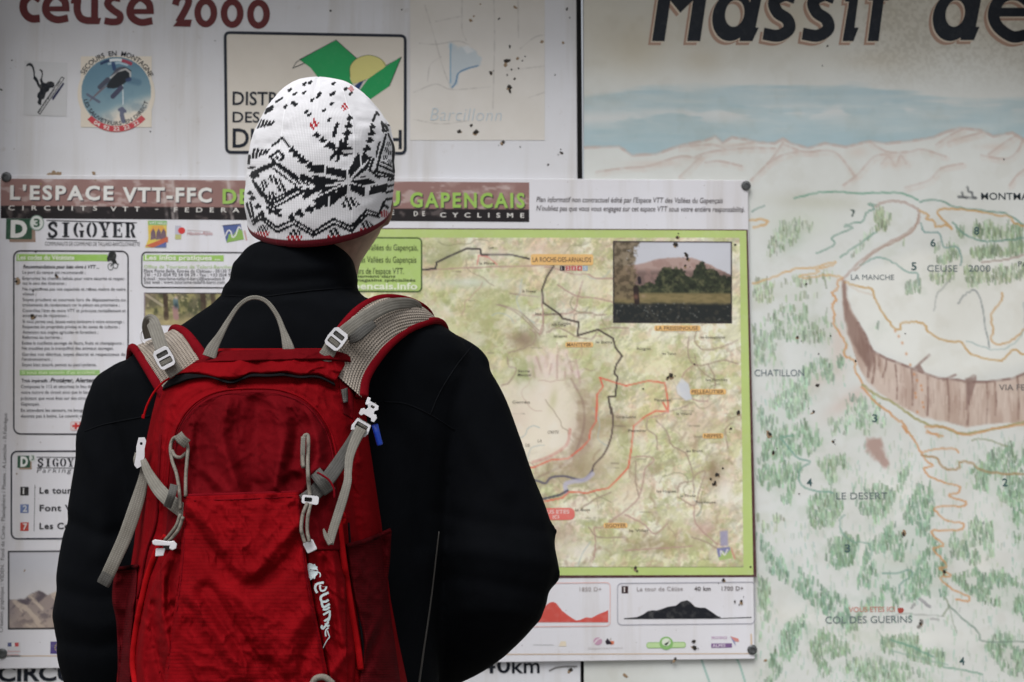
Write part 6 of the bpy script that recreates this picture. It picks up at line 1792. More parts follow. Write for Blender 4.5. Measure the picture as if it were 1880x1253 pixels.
M_LOGO = plain('pale_logo', (0.46, 0.55, 0.57), 0.5, 0.4, nscale=50, namp=.12)
def spacer_mat():
    m, nt, b = newmat('beige_spacer_mesh')
    uv = N(nt, 'ShaderNodeUVMap', uv_map='UVMap')
    sep = N(nt, 'ShaderNodeSeparateXYZ'); nt.links.new(uv.outputs[0], sep.inputs[0])
    def mm(op, a, v=None, c=None):
        n = N(nt, 'ShaderNodeMath', operation=op)
        nt.links.new(a, n.inputs[0])
        if v is not None:
            if hasattr(v, 'links'):
                nt.links.new(v, n.inputs[1])
            else:
                n.inputs[1].default_value = v
        return n.outputs[0]
    K = 2 * math.pi / 0.0036
    cu = mm('COSINE', mm('MULTIPLY', sep.outputs[0], K)); cvv = mm('COSINE', mm('MULTIPLY', sep.outputs[1], K))
    pr = mm('ADD', cu, cvv)
    r = ramp(nt, mm('MULTIPLY_ADD', pr, .25), [(0.0, (0.34, 0.295, 0.25)), (0.76, (0.33, 0.29, 0.25)), (0.9, (0.03, 0.026, 0.024))])
    n = noise_node(nt, 30, 3); rn = ramp(nt, n.outputs[0], [(.3, (.8, .78, .76)), (.6, (1, 1, 1))])
    nt.links.new(mixc(nt, 1.0, r.outputs[0], rn.outputs[0], 'MULTIPLY'), b.inputs['Base Color'])
    b.inputs['Roughness'].default_value = .85; b.inputs['Specular IOR Level'].default_value = .1
    bump(nt, b, mm('MULTIPLY', pr, -1.0), .6, .0008)
    return m
M_SPACER = spacer_mat()

# ------------------------------------------------------------------ the pack's own relief
YPB = 1.70
_xl = interp([(640, 384), (655, 374), (672, 335), (690, 303), (720, 289), (760, 279), (820, 266), (900, 256), (1000, 246), (1040, 240), (1100, 228), (1180, 220), (1253, 214), (1500, 210)])
_xr = interp([(640, 640), (655, 656), (690, 664), (745, 671), (800, 676), (900, 691), (960, 700), (1000, 705), (1100, 717), (1180, 732), (1253, 748), (1400, 760), (1500, 755)])
_dp = interp([(640, .050), (660, .062), (690, .080), (750, .112), (850, .145), (950, .168), (1100, .188), (1253, .195), (1400, .185), (1500, .14)])
ARCH = catmull([(296, 1000), (302, 900), (312, 800), (340, 745), (385, 718), (450, 712), (520, 716), (570, 738), (605, 785), (622, 850), (628, 930), (634, 1000)], 6)
def wrinkle(px, py, seed=1, ang=.6, amp=.0035):
    """sharp little creases of slack nylon"""
    ca, sa = math.cos(ang), math.sin(ang)
    wx = px + 26 * (fbm(px, py, 60, seed, 3) - .5); wy = py + 26 * (fbm(px + 99, py, 60, seed + 1, 3) - .5)
    u = (wx * ca + wy * sa) * .45; v = -wx * sa + wy * ca
    r = 1 - np.abs(2 * fbm(u, v, 22, seed + 2, 3, .5) - 1)
    mask = sstep(.4, .65, fbm(px, py, 70, seed + 5, 2))
    return amp * (r ** 5 - .25) * mask
def folds_body(px, py):
    d = np.zeros(np.shape(px))
    for pts, w, a in FOLDS:
        d = d + a * np.exp(-(seg_dist(px, py, pts) / w) ** 2)
    return d
FOLDS = [(catmull(p, 4), w, a) for p, w, a in (
    ([(470, 740), (475, 820), (470, 900)], 16, -.007), ([(420, 735), (410, 800), (430, 890)], 12, .006), ([(500, 740), (515, 820), (500, 905)], 10, .006), ([(385, 745), (365, 800), (370, 860), (390, 910)], 11, -.006), ([(345, 780), (350, 850), (345, 905)], 8, .004),
    ([(540, 760), (545, 820), (530, 880)], 12, -.006), ([(570, 760), (585, 830), (560, 890)], 9, .006), ([(600, 800), (604, 860), (590, 930)], 8, -.005), ([(440, 860), (470, 890), (520, 885)], 9, -.005), ([(520, 850), (560, 870), (600, 860)], 8, .005),
    ([(330, 715), (400, 700), (480, 704), (560, 702), (620, 715)], 6, -.004), ([(320, 740), (345, 715), (400, 696)], 7, .005), ([(560, 704), (610, 730), (640, 780)], 8, .005), ([(600, 720), (640, 760), (655, 840)], 7, -.006), ([(640, 700), (650, 760), (660, 850)], 6, .005),
    ([(292, 740), (284, 820), (282, 900)], 7, -.006), ([(305, 760), (298, 840), (294, 930)], 6, .005), ([(640, 850), (650, 930), (660, 1000)], 7, -.006), ([(668, 800), (676, 900), (684, 980)], 8, .004), ([(268, 860), (262, 950), (255, 1040)], 7, .004), ([(275, 920), (270, 1000), (262, 1060)], 5, -.005))]
def bodyY(px, py):
    px = np.asarray(px, float); py = np.asarray(py, float)
    xl, xr = _xl(py), _xr(py)
    s = np.clip((px - (xl + xr) / 2) / ((xr - xl) / 2), -.9995, .9995)
    prof = (1 - np.abs(s) ** 2.9) ** (1 / 2.1)
    return YPB - _dp(py) * prof
def relief(px, py):
    arch = np.vstack([ARCH, [(640, 1500), (290, 1500)]])
    ins = inside(px, py, arch); d = seg_dist(px, py, ARCH)
    sdv = np.where(ins, d, -d)
    r = .010 * sstep(-4, 10, sdv) - .004 * np.exp(-(d / 3.2) ** 2)
    return r + folds_body(px, py) + wrinkle(px, py, 3, 1.2) + wrinkle(px, py, 23, .3, .0025) + .0035 * (fbm(px, py, 40, 6, 4) - .5) + .0012 * (fbm(px, py, 9, 7, 3) - .5)
def packY(px, py):
    px = np.asarray(px, float); py = np.asarray(py, float)
    xl, xr = _xl(py), _xr(py)
    s = np.clip(np.abs((px - (xl + xr) / 2) / ((xr - xl) / 2)), 0, 1)
    return bodyY(px, py) - relief(px, py) * sstep(1.0, .86, s)
# main compartment: front relief plus back panel
nyy, nxx = 330, 230
T, Sg = np.meshgrid(np.linspace(640, 1500, nyy), np.sin(np.linspace(-math.pi / 2, math.pi / 2, nxx)), indexing='ij')
PX = (_xl(T) + _xr(T)) / 2 + Sg * (_xr(T) - _xl(T)) / 2
PYd = packY(PX, T)
Vb = at(PX, T, PYd)
# close the top and bottom towards the back
back = at(PX, T, np.full(PX.shape, YPB + .004))
V = np.vstack([Vb.reshape(-1, 3), back.reshape(-1, 3)]); n0 = nyy * nxx
F1 = grid_faces(nyy, nxx); F2 = grid_faces(nyy, nxx, True) + n0
idx = np.arange(n0).reshape(nyy, nxx)
def sidef(a): return np.stack([a[:-1], a[1:], a[1:] + n0, a[:-1] + n0], -1)
F = np.vstack([F1, F2, sidef(idx[0, :]), sidef(idx[-1, ::-1]), sidef(idx[::-1, 0]), sidef(idx[:, -1])])
uvb = np.tile(np.stack([PX.ravel(), -T.ravel()], -1) * .00061, (2, 1))
main = mkmesh('main_compartment', V, F, M_RED, pack, smooth=True, uvs=uvb)

def resample(pts, n):
    p = np.asarray(pts, float)
    l = np.concatenate([[0], np.cumsum(np.hypot(*np.diff(p[:, :2], axis=0).T))])
    t = np.linspace(0, l[-1], n)
    return np.stack([np.interp(t, l, p[:, k]) for k in range(p.shape[1])], -1)
def patch(name, Lc, Rc, off, mat, nu=60, nv=80, folds=(), noise=.0012, edge=.12, skirt=.006, parent=None, base=None, seed=1, crown=0.0, smoothc=6, lift=0.0, wr=1.0, floor=.0012):
    """a sewn-on fabric panel between two edge curves (photo px), standing off the pack by off"""
    Lc = resample(catmull(Lc, smoothc), nv); Rc = resample(catmull(Rc, smoothc), nv)
    s = np.linspace(0, 1, nu)[None, :]; 
    px = Lc[:, :1] * (1 - s) + Rc[:, :1] * s; py = Lc[:, 1:2] * (1 - s) + Rc[:, 1:2] * s
    t = np.linspace(0, 1, nv)[:, None] * np.ones_like(s); ss = s * np.ones_like(t)
    e = np.minimum(np.minimum(ss, 1 - ss) / edge, 1); e = e * (2 - e)
    Y0 = (base or packY)(px, py)
    o = off * (.45 + .55 * e) + crown * np.sin(np.pi * ss)
    for pts, w, a in folds:
        o = o + a * np.exp(-(seg_dist(px, py, catmull(pts, 4)) / w) ** 2) * (.25 + .75 * e)
    o = o + noise * 2 * (fbm(px, py, 30, seed, 4) - .5) + lift * (1 - t) ** 3
    if noise:
        o = o + (wrinkle(px, py, seed + 40, .9, .0042 * wr) + wrinkle(px, py, seed + 60, -.7, .0034 * wr)) * e
    Y = Y0 - np.maximum(o, floor)
    P = at(px, py, Y)
    # skirt: turn every edge back towards the pack
    Pk = at(px, py, Y + off + skirt)
    V = np.vstack([P.reshape(-1, 3), Pk[0], Pk[-1], Pk[:, 0], Pk[:, -1]])
    idx = np.arange(nv * nu).reshape(nv, nu); n0 = nv * nu
    F = [grid_faces(nv, nu)]
    def sk(a, b0):
        bq = b0 + np.arange(len(a))
        return np.stack([a[:-1], a[1:], bq[1:], bq[:-1]], -1)
    F += [sk(idx[0], n0)[:, ::1], sk(idx[-1], n0 + nu)[:, ::-1], sk(idx[:, 0], n0 + 2 * nu)[:, ::-1], sk(idx[:, -1], n0 + 2 * nu + nv)]
    uv = np.stack([px, -py], -1).reshape(-1, 2) * .00061
    uv = np.vstack([uv, np.stack([px[0], -py[0]], -1) * .00061, np.stack([px[-1], -py[-1]], -1) * .00061, np.stack([px[:, 0], -py[:, 0]], -1) * .00061, np.stack([px[:, -1], -py[:, -1]], -1) * .00061])
    ob = mkmesh(name, V, np.vstack(F), mat, parent or pack, smooth=True, uvs=uv)
    def Yat(qx, qy):
        i = np.argmin((px - qx) ** 2 + (py - qy) ** 2)
        return float(Y.ravel()[i])
    return ob, Yat
def pipe(name, pts, r, mat, dy=.002, parent=None, Yf=None, sub=8, n=8, flat=1.0):
    c = catmull(pts, sub)
    yy = [(Yf or packY)(x, y) - dy for x, y in c]
    return tube(name, [at(x, y, float(q)) for (x, y), q in zip(c, yy)], r, mat, parent or pack, n, flat)
def uvtube(o, L=1.0):
    return o

# ------------------------------------------------------------------ fabric panels
# hooded flap over the zip: its lower edge waves and gapes, over a black strip for zip and slit shade
SLIT = [(300, 708), (318, 691), (345, 686), (381, 690), (409, 697), (426, 699), (447, 692), (461, 686.5), (493, 687), (521, 685), (549, 690), (584, 690), (614, 703)]
SLIT2 = [(298, 716), (330, 704), (350, 697), (382, 693.5), (409, 702), (426, 704.5), (447, 697.5), (461, 692.5), (493, 692.5), (521, 691), (549, 695), (584, 694.5), (616, 709)]
patch('zip_slit_shade', SLIT, SLIT2, .010, M_BLACK, 8, 120, noise=0, skirt=.002)
flap_top, flapY = patch('top_flap', [(352, 668), (376, 655), (420, 652), (480, 651), (540, 650), (600, 652), (642, 656)], SLIT[1:], .013, M_RED, 34, 130,
    folds=(([(420, 690), (440, 668)], 10, .004), ([(520, 684), (540, 664)], 12, .003), ([(470, 668), (480, 690)], 9, -.004), ([(350, 690), (372, 668)], 8, .003), ([(590, 690), (600, 664)], 10, -.003)), noise=.0012, edge=.16)
patch('collar_band', [(374, 652), (400, 645), (460, 643), (540, 641), (600, 642), (644, 648)], [(352, 669), (400, 667), (460, 666), (540, 664), (600, 663), (644, 668)], .018, M_REDD, 20, 110, folds=(([(430, 648), (440, 662)], 8, -.002), ([(560, 646), (570, 662)], 10, .002), ([(500, 644), (496, 664)], 7, -.002)), noise=.0015, edge=.25)
# arched front pocket panel and its zip seam
archL = [(470, 716), (400, 722), (352, 750), (322, 800), (312, 880), (306, 960), (300, 1010)]
archR = [(472, 716), (520, 720), (566, 744), (600, 790), (616, 860), (622, 940), (628, 1010)]
archFolds = (([(472, 750), (455, 830), (462, 900)], 26, -.011), ([(418, 742), (398, 800), (436, 880), (440, 910)], 15, .009), ([(512, 745), (528, 800), (505, 870), (515, 905)], 13, .009), ([(372, 790), (358, 850), (372, 905)], 14, -.006),
             ([(552, 780), (536, 840), (548, 890)], 15, -.008), ([(580, 800), (586, 850), (548, 905)], 9, .006), ([(500, 896), (545, 858), (604, 866)], 9, .006), ([(345, 840), (380, 870), (420, 905)], 9, .005))
panel, panelY = patch('arched_panel', archL, archR, .012, M_REDD, 110, 110, folds=archFolds, noise=.002, edge=.05, seed=4, wr=.7)
for nm, q in (('arch_seam', [(300, 1000), (306, 900), (318, 806), (346, 752), (392, 722), (455, 714), (520, 718), (570, 742), (606, 792), (622, 860), (628, 930)]),):
    pipe(nm, q[1:-1], .0013, M_RED, .0125, sub=8)
    pipe('stitching', [(x + (470 - x) * .035, y + 7) for x, y in q[1:-1]], .0005, M_BIND, .0155, sub=8, n=6)
# side panels beside the flap: left pleat and right panel with the lettering
leftP, leftPY = patch('left_bellows', [(322, 995), (300, 1030), (278, 1080), (258, 1150), (250, 1253), (250, 1400)], [(342, 985), (334, 1060), (322, 1160), (312, 1253), (300, 1400)], .012, M_RED, 50, 110,
    folds=(([(330, 1010), (310, 1080), (325, 1130)], 9, -.010), ([(300, 1060), (300, 1130), (312, 1200)], 7, .009), ([(280, 1110), (285, 1180), (305, 1250)], 8, -.010), ([(266, 1150), (262, 1230), (280, 1300)], 7, .006), ([(335, 1040), (322, 1100)], 7, .006)), noise=.002, seed=9)
rightP, rightPY = patch('right_bellows', [(560, 1012), (570, 1060), (580, 1120), (596, 1200), (606, 1260), (616, 1400)], [(620, 1010), (632, 1060), (642, 1120), (652, 1190), (650, 1260), (640, 1400)], .010, M_RED, 50, 100,
    folds=(([(612, 1020), (618, 1090), (630, 1180)], 7, .005), ([(596, 1030), (604, 1100), (622, 1190)], 6, -.005), ([(640, 1200), (610, 1235), (600, 1260)], 9, .006)), noise=.001, seed=5)
pipe('right_zip_piping', [(622, 945), (626, 990), (634, 1050), (645, 1120), (657, 1190), (662, 1230)], .0036, M_BRIGHT, .008, flat=.6)
pipe('right_zip', [(640, 960), (646, 1040), (656, 1110), (666, 1180), (668, 1215)], .0012, M_BLACK, .007)
pipe('left_zip_piping', [(304, 985), (288, 1010), (270, 1060), (256, 1120), (246, 1180), (244, 1230), (256, 1290)], .0032, M_BRIGHT, .008, flat=.6)
pipe('left_seam', [(295, 800), (290, 900), (286, 960), (268, 1020), (252, 1100)], .0016, M_REDD, .004)
# stretch pockets on both flanks
def pockY(px, py):
    return np.minimum(packY(px, py), 1.655) - .003
patch('side_pocket', [(636, 1004), (644, 1060), (656, 1120), (668, 1185), (660, 1260), (650, 1400)], [(719, 974), (716, 1030), (712, 1075), (718, 1130), (728, 1200), (742, 1300)], .010, M_MESHP, 50, 90, folds=(([(716, 1075), (700, 1130), (670, 1190)], 8, .008), ([(712, 1100), (690, 1180), (665, 1240)], 9, -.006)), base=pockY, seed=3, edge=.1)
patch('side_pocket', [(211, 1046), (207, 1075), (206, 1105), (214, 1150), (216, 1253), (214, 1400)], [(252, 1040), (250, 1080), (246, 1120), (240, 1180), (240, 1253), (242, 1400)], .008, M_MESHP, 30, 80, folds=(([(206, 1105), (222, 1118), (246, 1110)], 7, .005), ([(214, 1160), (230, 1180)], 9, -.004)), base=pockY, seed=8, edge=.15)
pipe('pocket_hem', [(637, 1003), (676, 992), (718, 974)], .0028, M_MESHP, .016, Yf=pockY)
pipe('pocket_hem', [(211, 1046), (230, 1043), (252, 1040)], .0024, M_MESHP, .012, Yf=pockY)
# the big ripstop front flap
flapFolds = (([(345, 960), (400, 1030), (450, 1080), (520, 1040), (552, 990)], 14, -.010), ([(380, 1090), (420, 1150), (470, 1210), (520, 1253)], 18, -.013), ([(430, 1080), (470, 1140), (480, 1230)], 14, .006), ([(345, 1090), (390, 1150), (450, 1240)], 15, .009), ([(550, 960), (510, 1000), (470, 1050)], 10, .006), ([(345, 930), (380, 960), (410, 1010)], 9, .005),
             ([(560, 1130), (530, 1180), (520, 1253)], 14, .006), ([(590, 1150), (560, 1200), (555, 1280)], 11, -.006), ([(320, 1180), (350, 1253), (380, 1320)], 14, -.005), ([(420, 925), (430, 970), (450, 1000)], 12, .003), ([(500, 930), (490, 970)], 12, -.003))
flap, flapFY = patch('front_flap', [(338, 912), (335, 960), (330, 1040), (320, 1120), (309, 1190), (300, 1260), (290, 1420)], [(552, 904), (556, 960), (563, 1030), (576, 1110), (592, 1190), (606, 1270), (622, 1420)], .025, M_RIP, 130, 150, folds=flapFolds, noise=.0016, edge=.035, seed=2, skirt=.004, wr=.24, floor=.017)
for c_ in ([(343, 918), (340, 960), (335, 1040), (325, 1120), (314, 1190), (305, 1260)], [(547, 911), (551, 960), (558, 1030), (571, 1110), (587, 1190), (601, 1270)], [(340, 920), (440, 917), (550, 912)]):
    cc = catmull(c_, 10)
    tube('stitching', [at(x, y, flapFY(x, y) - .0002) for x, y in cc], .0005, M_BIND, flap, 5)
pipe('flap_binding', [(338, 911), (400, 909), (480, 907), (552, 904)], .0022, M_BIND, .018)
# bottom loop
c_ = catmull([(572, 1258), (580, 1246), (596, 1244), (612, 1256)], 6)
tube('tool_loop', [at(x, y, 1.475) for x, y in c_], .0032, M_CORD, pack, 8)
# small maker's tag in the side recess
patch('recess', [(622, 690), (624, 720), (630, 760)], [(650, 690), (650, 720), (648, 770)], .002, M_REDD, 14, 30, folds=(([(640, 700), (640, 760)], 8, -.012),), noise=.001)
patch('brand_tag', [(626, 716), (630, 740)], [(638, 712), (639, 738)], .006, M_WEBD, 8, 10, noise=0, edge=.3)

# ------------------------------------------------------------------ straps
def ribbon(name, pts, width, mat, parent=None, th=.0014, sub=8, rows=7, close_v=0.002):
    """flat webbing through (px, py, Y); width in px (scalar or per point)"""
    p = np.asarray(pts, float)
    w = np.broadcast_to(np.asarray(width, float), (len(p),))
    c = catmull(np.column_stack([p, w]), sub)
    t = np.gradient(c[:, :2], axis=0); L = np.hypot(*t.T) + 1e-9
    nr = np.stack([-t[:, 1] / L, t[:, 0] / L], -1)
    s = np.linspace(-.5, .5, rows)
    px = c[:, 0:1] + nr[:, 0:1] * c[:, 3:4] * s; py = c[:, 1:2] + nr[:, 1:2] * c[:, 3:4] * s
    Y = np.repeat(c[:, 2:3], rows, 1) + .0006 * (2 * np.abs(s)) ** 4
    A = at(px, py, Y); Bk = at(px, py, Y + th)
    m, k = px.shape; n0 = m * k
    idx = np.arange(n0).reshape(m, k)
    def sd2(a): return np.stack([a[:-1], a[1:], a[1:] + n0, a[:-1] + n0], -1)
    F = np.vstack([grid_faces(m, k), grid_faces(m, k, True) + n0, sd2(idx[0]), sd2(idx[-1]), sd2(idx[:, 0]), sd2(idx[:, -1])])
    ln = np.concatenate([[0], np.cumsum(np.linalg.norm(np.diff(A[:, k // 2], axis=0), axis=1))])
    uv = np.stack([np.repeat(s[None] * 1.0, m, 0) * (c[:, 3:4] * .00062), np.repeat(ln[:, None], k, 1)], -1).reshape(-1, 2)
    o = mkmesh(name, np.vstack([A.reshape(-1, 3), Bk.reshape(-1, 3)]), F, mat, parent or pack, smooth=False, uvs=np.vstack([uv, uv]))
    bm = bmesh.new(); bm.from_mesh(o.data); bmesh.ops.recalc_face_normals(bm, faces=bm.faces); bm.to_mesh(o.data); bm.free()
    return o
def solid(name, outer, holes, cx, cy, rot, k, Y, th, mat, parent, tilt=0.0):
    """moulded part cut from an outline in local px, th thick, edges rounded"""
    ca, sa = math.cos(math.radians(rot)), math.sin(math.radians(rot))
    loops = [np.asarray(outer, float)] + [np.asarray(h, float) for h in holes]
    P = np.vstack(loops) * k
    Q = np.stack([cx + P[:, 0] * ca - P[:, 1] * sa, cy + P[:, 0] * sa + P[:, 1] * ca], -1)
    tri_ = tessellate_polygon([[Vector((p[0], p[1], 0)) for p in L] for L in loops])
    Yl = Y + tilt * (Q[:, 0] - cx)
    A = at(Q[:, 0], Q[:, 1], Yl); Bk = at(Q[:, 0], Q[:, 1], Yl + th); n0 = len(P)
    F = [tuple(t) for t in tri_] + [tuple(i + n0 for i in t[::-1]) for t in tri_]
    b0 = 0
    for L in loops:
        m = len(L)
        for i in range(m):
            j = (i + 1) % m
            F.append((b0 + i, b0 + j, b0 + j + n0, b0 + i + n0))
        b0 += m
    o = mkmesh(name, np.vstack([A, Bk]), F, mat, parent)
    bm = bmesh.new(); bm.from_mesh(o.data); bmesh.ops.recalc_face_normals(bm, faces=bm.faces)
    bmesh.ops.dissolve_limit(bm, angle_limit=.02, verts=bm.verts, edges=bm.edges)
    bm.to_mesh(o.data); bm.free()
    md = o.modifiers.new('b', 'BEVEL'); md.width = .0008; md.segments = 2; md.limit_method = 'ANGLE'; md.angle_limit = .9
    return o
def rr(x0, y0, x1, y1, r, n=5):
    out = []
    for cx_, cy_, a0 in ((x1 - r, y0 + r, -90), (x1 - r, y1 - r, 0), (x0 + r, y1 - r, 90), (x0 + r, y0 + r, 180)):
        for q in range(n):
            t = math.radians(a0 + 90 * q / (n - 1)); out.append((cx_ + r * math.cos(t), cy_ + r * math.sin(t)))
    return out
def ladder(px, py, rot, k, Y, parent, tilt=0.0):
    b_ = parent
    solid('buckle_frame', [(-17, -14), (-12, -20), (12, -20), (17, -14), (18, 6), (16, 18), (11, 22), (-11, 22), (-16, 18), (-18, 6)], [rr(-12, -12.5, 12, -2.5, 2.5), rr(-13, 2, 13, 15, 2.5)], px, py, rot, k, Y, .0055, M_BUCKLE, b_, tilt)
    def bar(y0, h, col, dy):
        ca, sa = math.cos(math.radians(rot)), math.sin(math.radians(rot))
        q = [(px + k * (x * ca - y0 * sa), py + k * (x * sa + y0 * ca), Y + dy + tilt * k * x * ca) for x in (-12.5, 0, 12.5)]
        ribbon('webbing_turn', q, h * k, col, b_, .002, 3, 5)
    bar(-7.5, 9, M_WEBD, .0016); bar(8.5, 11.5, M_WEB, .0010)
    return b_

def pad_strap(name, label, Lc, Rc, Yt, bw_l, bw_r):
    """padded shoulder strap: spacer mesh between two fat red bindings"""
    st_ = empty(name, at(Lc[0][0], Lc[0][1], 1.64)); st_.parent = pack; st_.matrix_parent_inverse = parent_inv(pack)
    st_['label'] = label
    nv, nu = 70, 26
    Lq = resample(catmull(Lc, 8), nv); Rq = resample(catmull(Rc, 8), nv)
    s = np.linspace(0, 1, nu)[None]
    px = Lq[:, :1] * (1 - s) + Rq[:, :1] * s; py = Lq[:, 1:2] * (1 - s) + Rq[:, 1:2] * s
    tt = np.linspace(0, 1, nv)
    Y = np.interp(tt, [a_[0] for a_ in Yt], [a_[1] for a_ in Yt])[:, None] - .006 * np.sin(np.pi * s) * np.ones((nv, 1))
    P = at(px, py, Y); Pk = at(px, py, Y + .012); n0 = nv * nu
    F = np.vstack([grid_faces(nv, nu), grid_faces(nv, nu, True) + n0])
    ln = np.concatenate([[0], np.cumsum(np.linalg.norm(np.diff(P[:, nu // 2], axis=0), axis=1))])
    wd = np.linalg.norm(P[:, -1] - P[:, 0], axis=1)
    uv = np.stack([(s - .5) * wd[:, None], np.repeat(ln[:, None], nu, 1)], -1).reshape(-1, 2)
    mkmesh('spacer_mesh', np.vstack([P.reshape(-1, 3), Pk.reshape(-1, 3)]), F, M_SPACER, st_, smooth=True, uvs=np.vstack([uv, uv]))
    for q, w, k in ((Lq, bw_l, 0), (Rq, bw_r, -1)):
        tube('edge_binding', at(q[:, 0], q[:, 1], Y[:, k] + .004), np.interp(tt, np.linspace(0, 1, len(w)), w) * 1.7 / FPX, M_BIND, st_, 14, .75)
    return st_
strap_r = pad_strap('shoulder_strap', 'right shoulder strap of beige mesh with red edges', [(590, 664), (610, 628), (634, 594), (662, 566), (692, 550), (724, 547), (758, 554), (786, 571), (800, 600)], [(664, 730), (668, 698), (684, 668), (712, 634), (745, 608), (776, 594), (800, 589), (815, 597), (822, 618)], [(0, 1.640), (.35, 1.672), (.62, 1.71), (.8, 1.745), (.92, 1.80), (1, 1.86)], (8, 8, 8, 7, 6, 5), (12, 11, 10, 8, 7, 6))
strap_l = pad_strap('shoulder_strap', 'left shoulder strap of beige mesh with red edges', [(330, 770), (312, 742), (290, 706), (266, 668), (248, 642), (240, 640), (236, 660)], [(398, 694), (380, 668), (362, 640), (342, 614), (326, 604), (316, 606), (310, 625)], [(0, 1.640), (.4, 1.672), (.7, 1.715), (.84, 1.745), (.93, 1.80), (1, 1.86)], (10, 10, 10, 9, 8, 7), (11, 11, 10, 9, 8, 7))
# load lifters with ladder buckles
ribbon('load_lifter', [(592, 664, 1.632), (602, 648, 1.632), (612, 630, 1.636), (630, 612, 1.640), (660, 590, 1.655), (690, 572, 1.672), (720, 560, 1.692), (748, 557, 1.716), (765, 561, 1.735), (768, 570, 1.745)], [28, 27, 25, 25, 26, 25, 23, 20, 16, 12], M_WEB, strap_r)
ribbon('strap_tail', [(640, 625, 1.645), (655, 618, 1.640), (670, 606, 1.643), (688, 594, 1.650)], [16, 20, 19, 13], M_WEBD, strap_r)
ladder(618, 622, 38, .92, 1.626, strap_r, .00003)
ribbon('load_lifter', [(324, 688, 1.634), (312, 670, 1.634), (300, 648, 1.634), (292, 625, 1.646), (285, 604, 1.664), (279, 590, 1.684), (272, 588, 1.70), (268, 602, 1.715), (272, 622, 1.73)], [28, 27, 26, 25, 25, 24, 18, 15, 14], M_WEB, strap_l)
ladder(301, 657, -28, .92, 1.626, strap_l)
c_ = catmull([(262, 606), (258, 614), (261, 626), (268, 632)], 5)
tube('ring', [at(x, y, 1.745) for x, y in c_], .0012, M_BUCKLE, strap_l, 6)
# grab handle
hl_ = catmull([(384, 656, 1.640), (388, 642, 1.642), (402, 618, 1.648), (420, 588, 1.654), (440, 560, 1.658), (463, 546, 1.660), (488, 552, 1.658), (508, 578, 1.654), (522, 608, 1.648), (531, 634, 1.642), (536, 652, 1.640)], 8)
wv_ = np.interp(np.linspace(0, 1, 11), [0, .1, .22, .35, .65, .78, .9, 1], [26, 22, 12, 8, 8, 10, 20, 22])
ribbon('haul_loop', [(384, 656, 1.640), (390, 640, 1.642), (404, 616, 1.648), (420, 588, 1.654), (440, 560, 1.658), (463, 547, 1.660), (488, 553, 1.658), (508, 578, 1.654), (520, 608, 1.648), (528, 634, 1.642), (532, 650, 1.640)], wv_, M_WEB)
# compression strap, right side
sb = empty('compression_strap', at(672, 766, 1.63)); sb.parent = pack; sb.matrix_parent_inverse = parent_inv(pack); sb['label'] = 'right grey compression strap with white clip buckle'
def on(px, py, d): return (px, py, float(packY(px, py)) - d)
ribbon('webbing', [(664, 784, 1.600), (650, 806, 1.586), (632, 836, 1.564), (612, 866, 1.540), (596, 886, 1.528), (575, 908, 1.516), (556, 922, 1.512)], [26, 22, 25, 27, 28, 28, 28], M_WEBD, sb)
ribbon('strap_tail', [(664, 786, 1.592), (652, 810, 1.578), (642, 838, 1.558), (639, 866, 1.542), (638, 885, 1.534), (630, 915, 1.524), (619, 950, 1.516), (609, 982, 1.508), (606, 1000, 1.504)], [22, 19, 16, 14, 15, 17, 17, 16, 12], M_WEB, sb)
ribbon('tail_hem', [(594, 971, 1.508), (598, 984, 1.505), (607, 1000, 1.502)], [3, 8, 10], M_WEB, sb)
ribbon('strap_keeper', [(578, 866, 1.520), (592, 884, 1.512), (606, 904, 1.516)], 24, M_WEBD, sb)
solid('buckle_frame', [(-18, 14), (-15, 22), (15, 22), (18, 14), (15, -4), (-15, -4)], [rr(-12, 1, 12, 15, 2.5)], 667, 778, 30, .95, 1.594, .006, M_BUCKLE, sb)
solid('buckle_clip', [(-17, 7), (-18, -3), (-13, -8), (-9, -6), (-7, -12), (-12, -18), (-9, -25), (9, -25), (12, -18), (7, -12), (9, -6), (13, -8), (18, -3), (17, 7), (11, 8), (8, 3), (-8, 3), (-11, 8)], [rr(-4, -20, 4, -15, 2)], 676, 762, 30, .95, 1.590, .007, M_BUCKLE, sb)
solid('buckle_prong', [(-4, -18), (4, -18), (5, 0), (-5, 0)], [], 674, 744, 16, .8, 1.596, .005, M_BUCKLE, sb)
ribbon('webbing_turn', [(684, 742, 1.60), (690, 754, 1.60)], 12, M_WEB, sb)
ribbon('webbing_turn', [(656, 772, 1.596), (667, 779, 1.595), (678, 785, 1.596)], 12, M_WEB, sb)
tb = [at(688, 780, 1.60), at(692, 796, 1.602), at(697, 815, 1.604), at(698, 818, 1.604)]
tube('blue_tube', tb, [.0038, .0036, .0036, .0030], M_BLUE, sb, 12)
